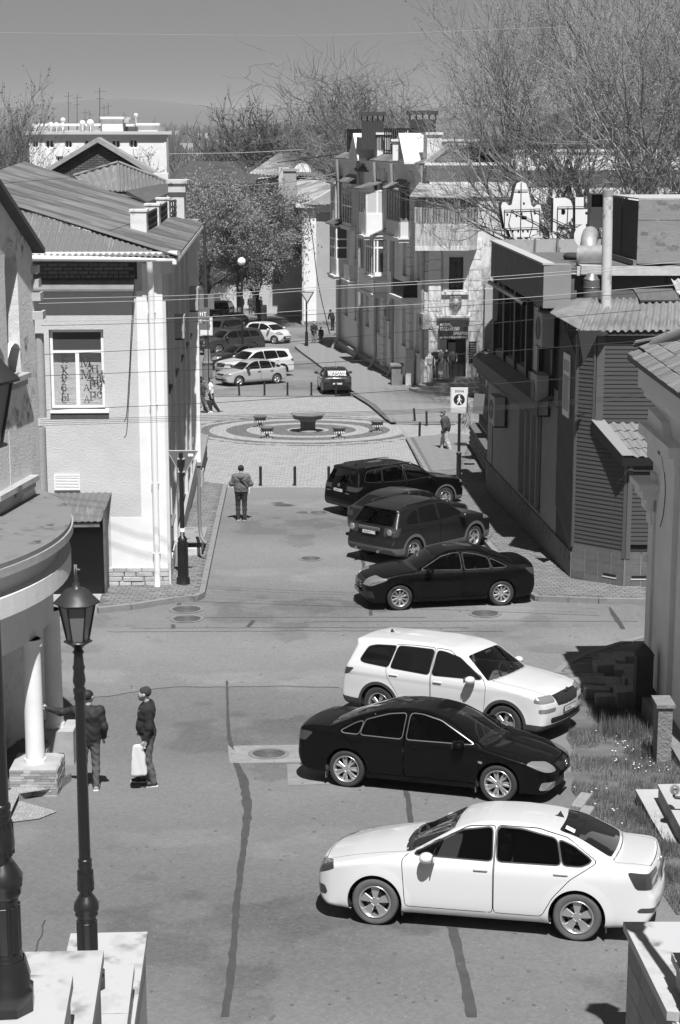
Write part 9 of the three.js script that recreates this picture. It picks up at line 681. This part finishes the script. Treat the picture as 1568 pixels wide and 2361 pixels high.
{ const p = G(557, 1200), t = person('man in a grey hooded top with a bag strap, walking away up the street', p, Math.PI, { h: 1.8, fat: 1.12, top: M(.12, .95), bottom: M(.03, .9), shoe: mats.black, sole: M(.5, .7), hairMat: M(.02, .9), hem: .93, topE: .026, j: { elL: [-.31, 1.17, .0], wrL: [-.2, 1.12, .2], elR: [.31, 1.17, 0], wrR: [.2, 1.12, .2], head: [0, 1.62, .05], kneeR: [.11, .5, .05], ankL: [-.1, .085, -.05] } });
  part('bag_strap', tube([new THREE.Vector3(.13, 1.5, -.06), new THREE.Vector3(.05, 1.4, -.165), new THREE.Vector3(-.1, 1.24, -.168), new THREE.Vector3(-.2, 1.1, -.11)], .016, 5), mats.black, t, { world: false }); part('hood', new THREE.SphereGeometry(.11, 14, 10).scale(1.2, .8, .75).translate(0, 1.45, -.12), M(.12, .95), t, { world: false });
  single('shoulder_bag', rbox(.05, .2, .14, .02).translate(p[0] + .27, p[1] + .97, -p[2] + .05), M(.5, .7), 'small light bag at the hip of the man in the hooded top', 'bag'); }
{ const p = G(1028, 1041), t = person('person in a cap, patterned dark jacket and light trousers walking past the zone sign', p, -Math.PI / 2 - .25, { h: 1.68, fat: 1.2, top: M(.055, .95, { map: T.stain }), topE: .045, bottom: M(.4, .9), shoe: M(.5, .8), hair: true, hairMat: M(.15, .9), hem: .82, legE: .03, j: { chest: [0, 1.28, .05], neck: [0, 1.44, .09], head: [0, 1.58, .16], shL: [-.19, 1.38, .06], shR: [.19, 1.38, .06], kneeL: [-.1, .5, .16], ankL: [-.1, .085, .2], toeL: [-.1, .04, .37], kneeR: [.1, .5, -.05], ankR: [.1, .1, -.22], toeR: [.1, .03, -.06], elL: [-.26, 1.1, .0], wrL: [-.25, .9, .14], elR: [.26, 1.1, 0], wrR: [.25, .9, .1] } }); part('cap', [new THREE.SphereGeometry(.108, 14, 8, 0, 6.3, 0, 1.6).translate(0, 1.63, .14), rbox(.15, .02, .12, .01).translate(0, 1.64, .26)], M(.16, .9), t, { world: false }); }
const strolling = (q) => ({ kneeL: [-.09, .5, .12], ankL: [-.09, .085, .3 * q], toeL: [-.09, .05, .46 * q], kneeR: [.09, .5, .02], ankR: [.09, .12, -.28], toeR: [.09, .03, -.13] });
{ const p = G(468, 953); person('woman with long dark hair in a dark jacket and light trousers walking beside the bag', p, Math.PI / 2 + .3, { h: 1.68, top: M(.05, .9), bottom: M(.22, .9), shoe: M(.75, .6), hairLen: .34, hairMat: M(.008, .5), hem: .82, cell: .024, j: strolling(1) });
  const q = G(487, 951); person('woman in a white shirt and black trousers with her hair tied back, striding right', q, Math.PI / 2, { h: 1.7, top: M(.7, .9), bottom: M(.014, .9), short: true, hem: .95, shoe: M(.1, .6), sole: M(.6, .6), hairMat: M(.015, .6), cell: .024, legE: .03, j: strolling(1.3) });
  const b = part('travel_bag', rbox(.44, .5, .24, .05).translate(q[0] - .14, q[1] + .4, -q[2] + .28), M(.012, .7), null); tag(b, 'black travel bag carried between the two walking women', 'bag'); part('handle', new THREE.TorusGeometry(.1, .015, 5, 14, Math.PI).translate(q[0] - .14, q[1] + .64, -q[2] + .28), mats.black, b); }
{ const p = G(724, 796); person('woman with long dark hair in a dark top standing by the far yield sign', p, .4, { h: 1.68, top: M(.02, .9), bottom: M(.2, .9), shoe: M(.5, .7), hairLen: .26, hem: .93, cell: .03, j: { elR: [.25, 1.14, .06], wrR: [.14, 1.1, .26], elL: [-.25, 1.14, .06], wrL: [-.14, 1.1, .26] } });
  const q = G(740, 796); person('child with a dark rucksack standing beside the long-haired woman', q, -.5, { h: 1.28, top: M(.035, .9), bottom: M(.07, .9), shoe: M(.4, .7), cell: .034, fat: 1.1 }); }
{ const p = G(767, 762); person('person in dark clothes bending with a broom in the shade of the far doorway', [p[0], p[1], p[2]], -2.4, { h: 1.7, top: M(.02, .9), bottom: M(.02, .9), cell: .034, j: { chest: [0, 1.25, .12], neck: [0, 1.38, .2], head: [0, 1.52, .27], shL: [-.18, 1.33, .16], shR: [.18, 1.33, .16], elL: [-.2, 1.08, .25], elR: [.2, 1.08, .25], wrL: [-.1, .95, .4], wrR: [.1, .9, .4] } }); }
[[558, 735, 1.8, 'person in black standing nearest the tree trunk under the leafy tree', .012], [578, 733, 1.72, 'person in a patterned dark top in the middle of the group under the leafy tree', .05], [590, 735, 1.68, 'person in dark clothes standing second from the kiosk shelf', .02], [602, 736, 1.72, 'person in a dark jacket standing next to the kiosk shelf', .016]].forEach(([x, y, h, l, v], i) => { const p = G(x, y - 7); person(l, p, i * .9 - .8, { h, top: M(v, .9), bottom: M(v * 1.5, .9), cell: .04 }); });
renderer.render(scene, camera);
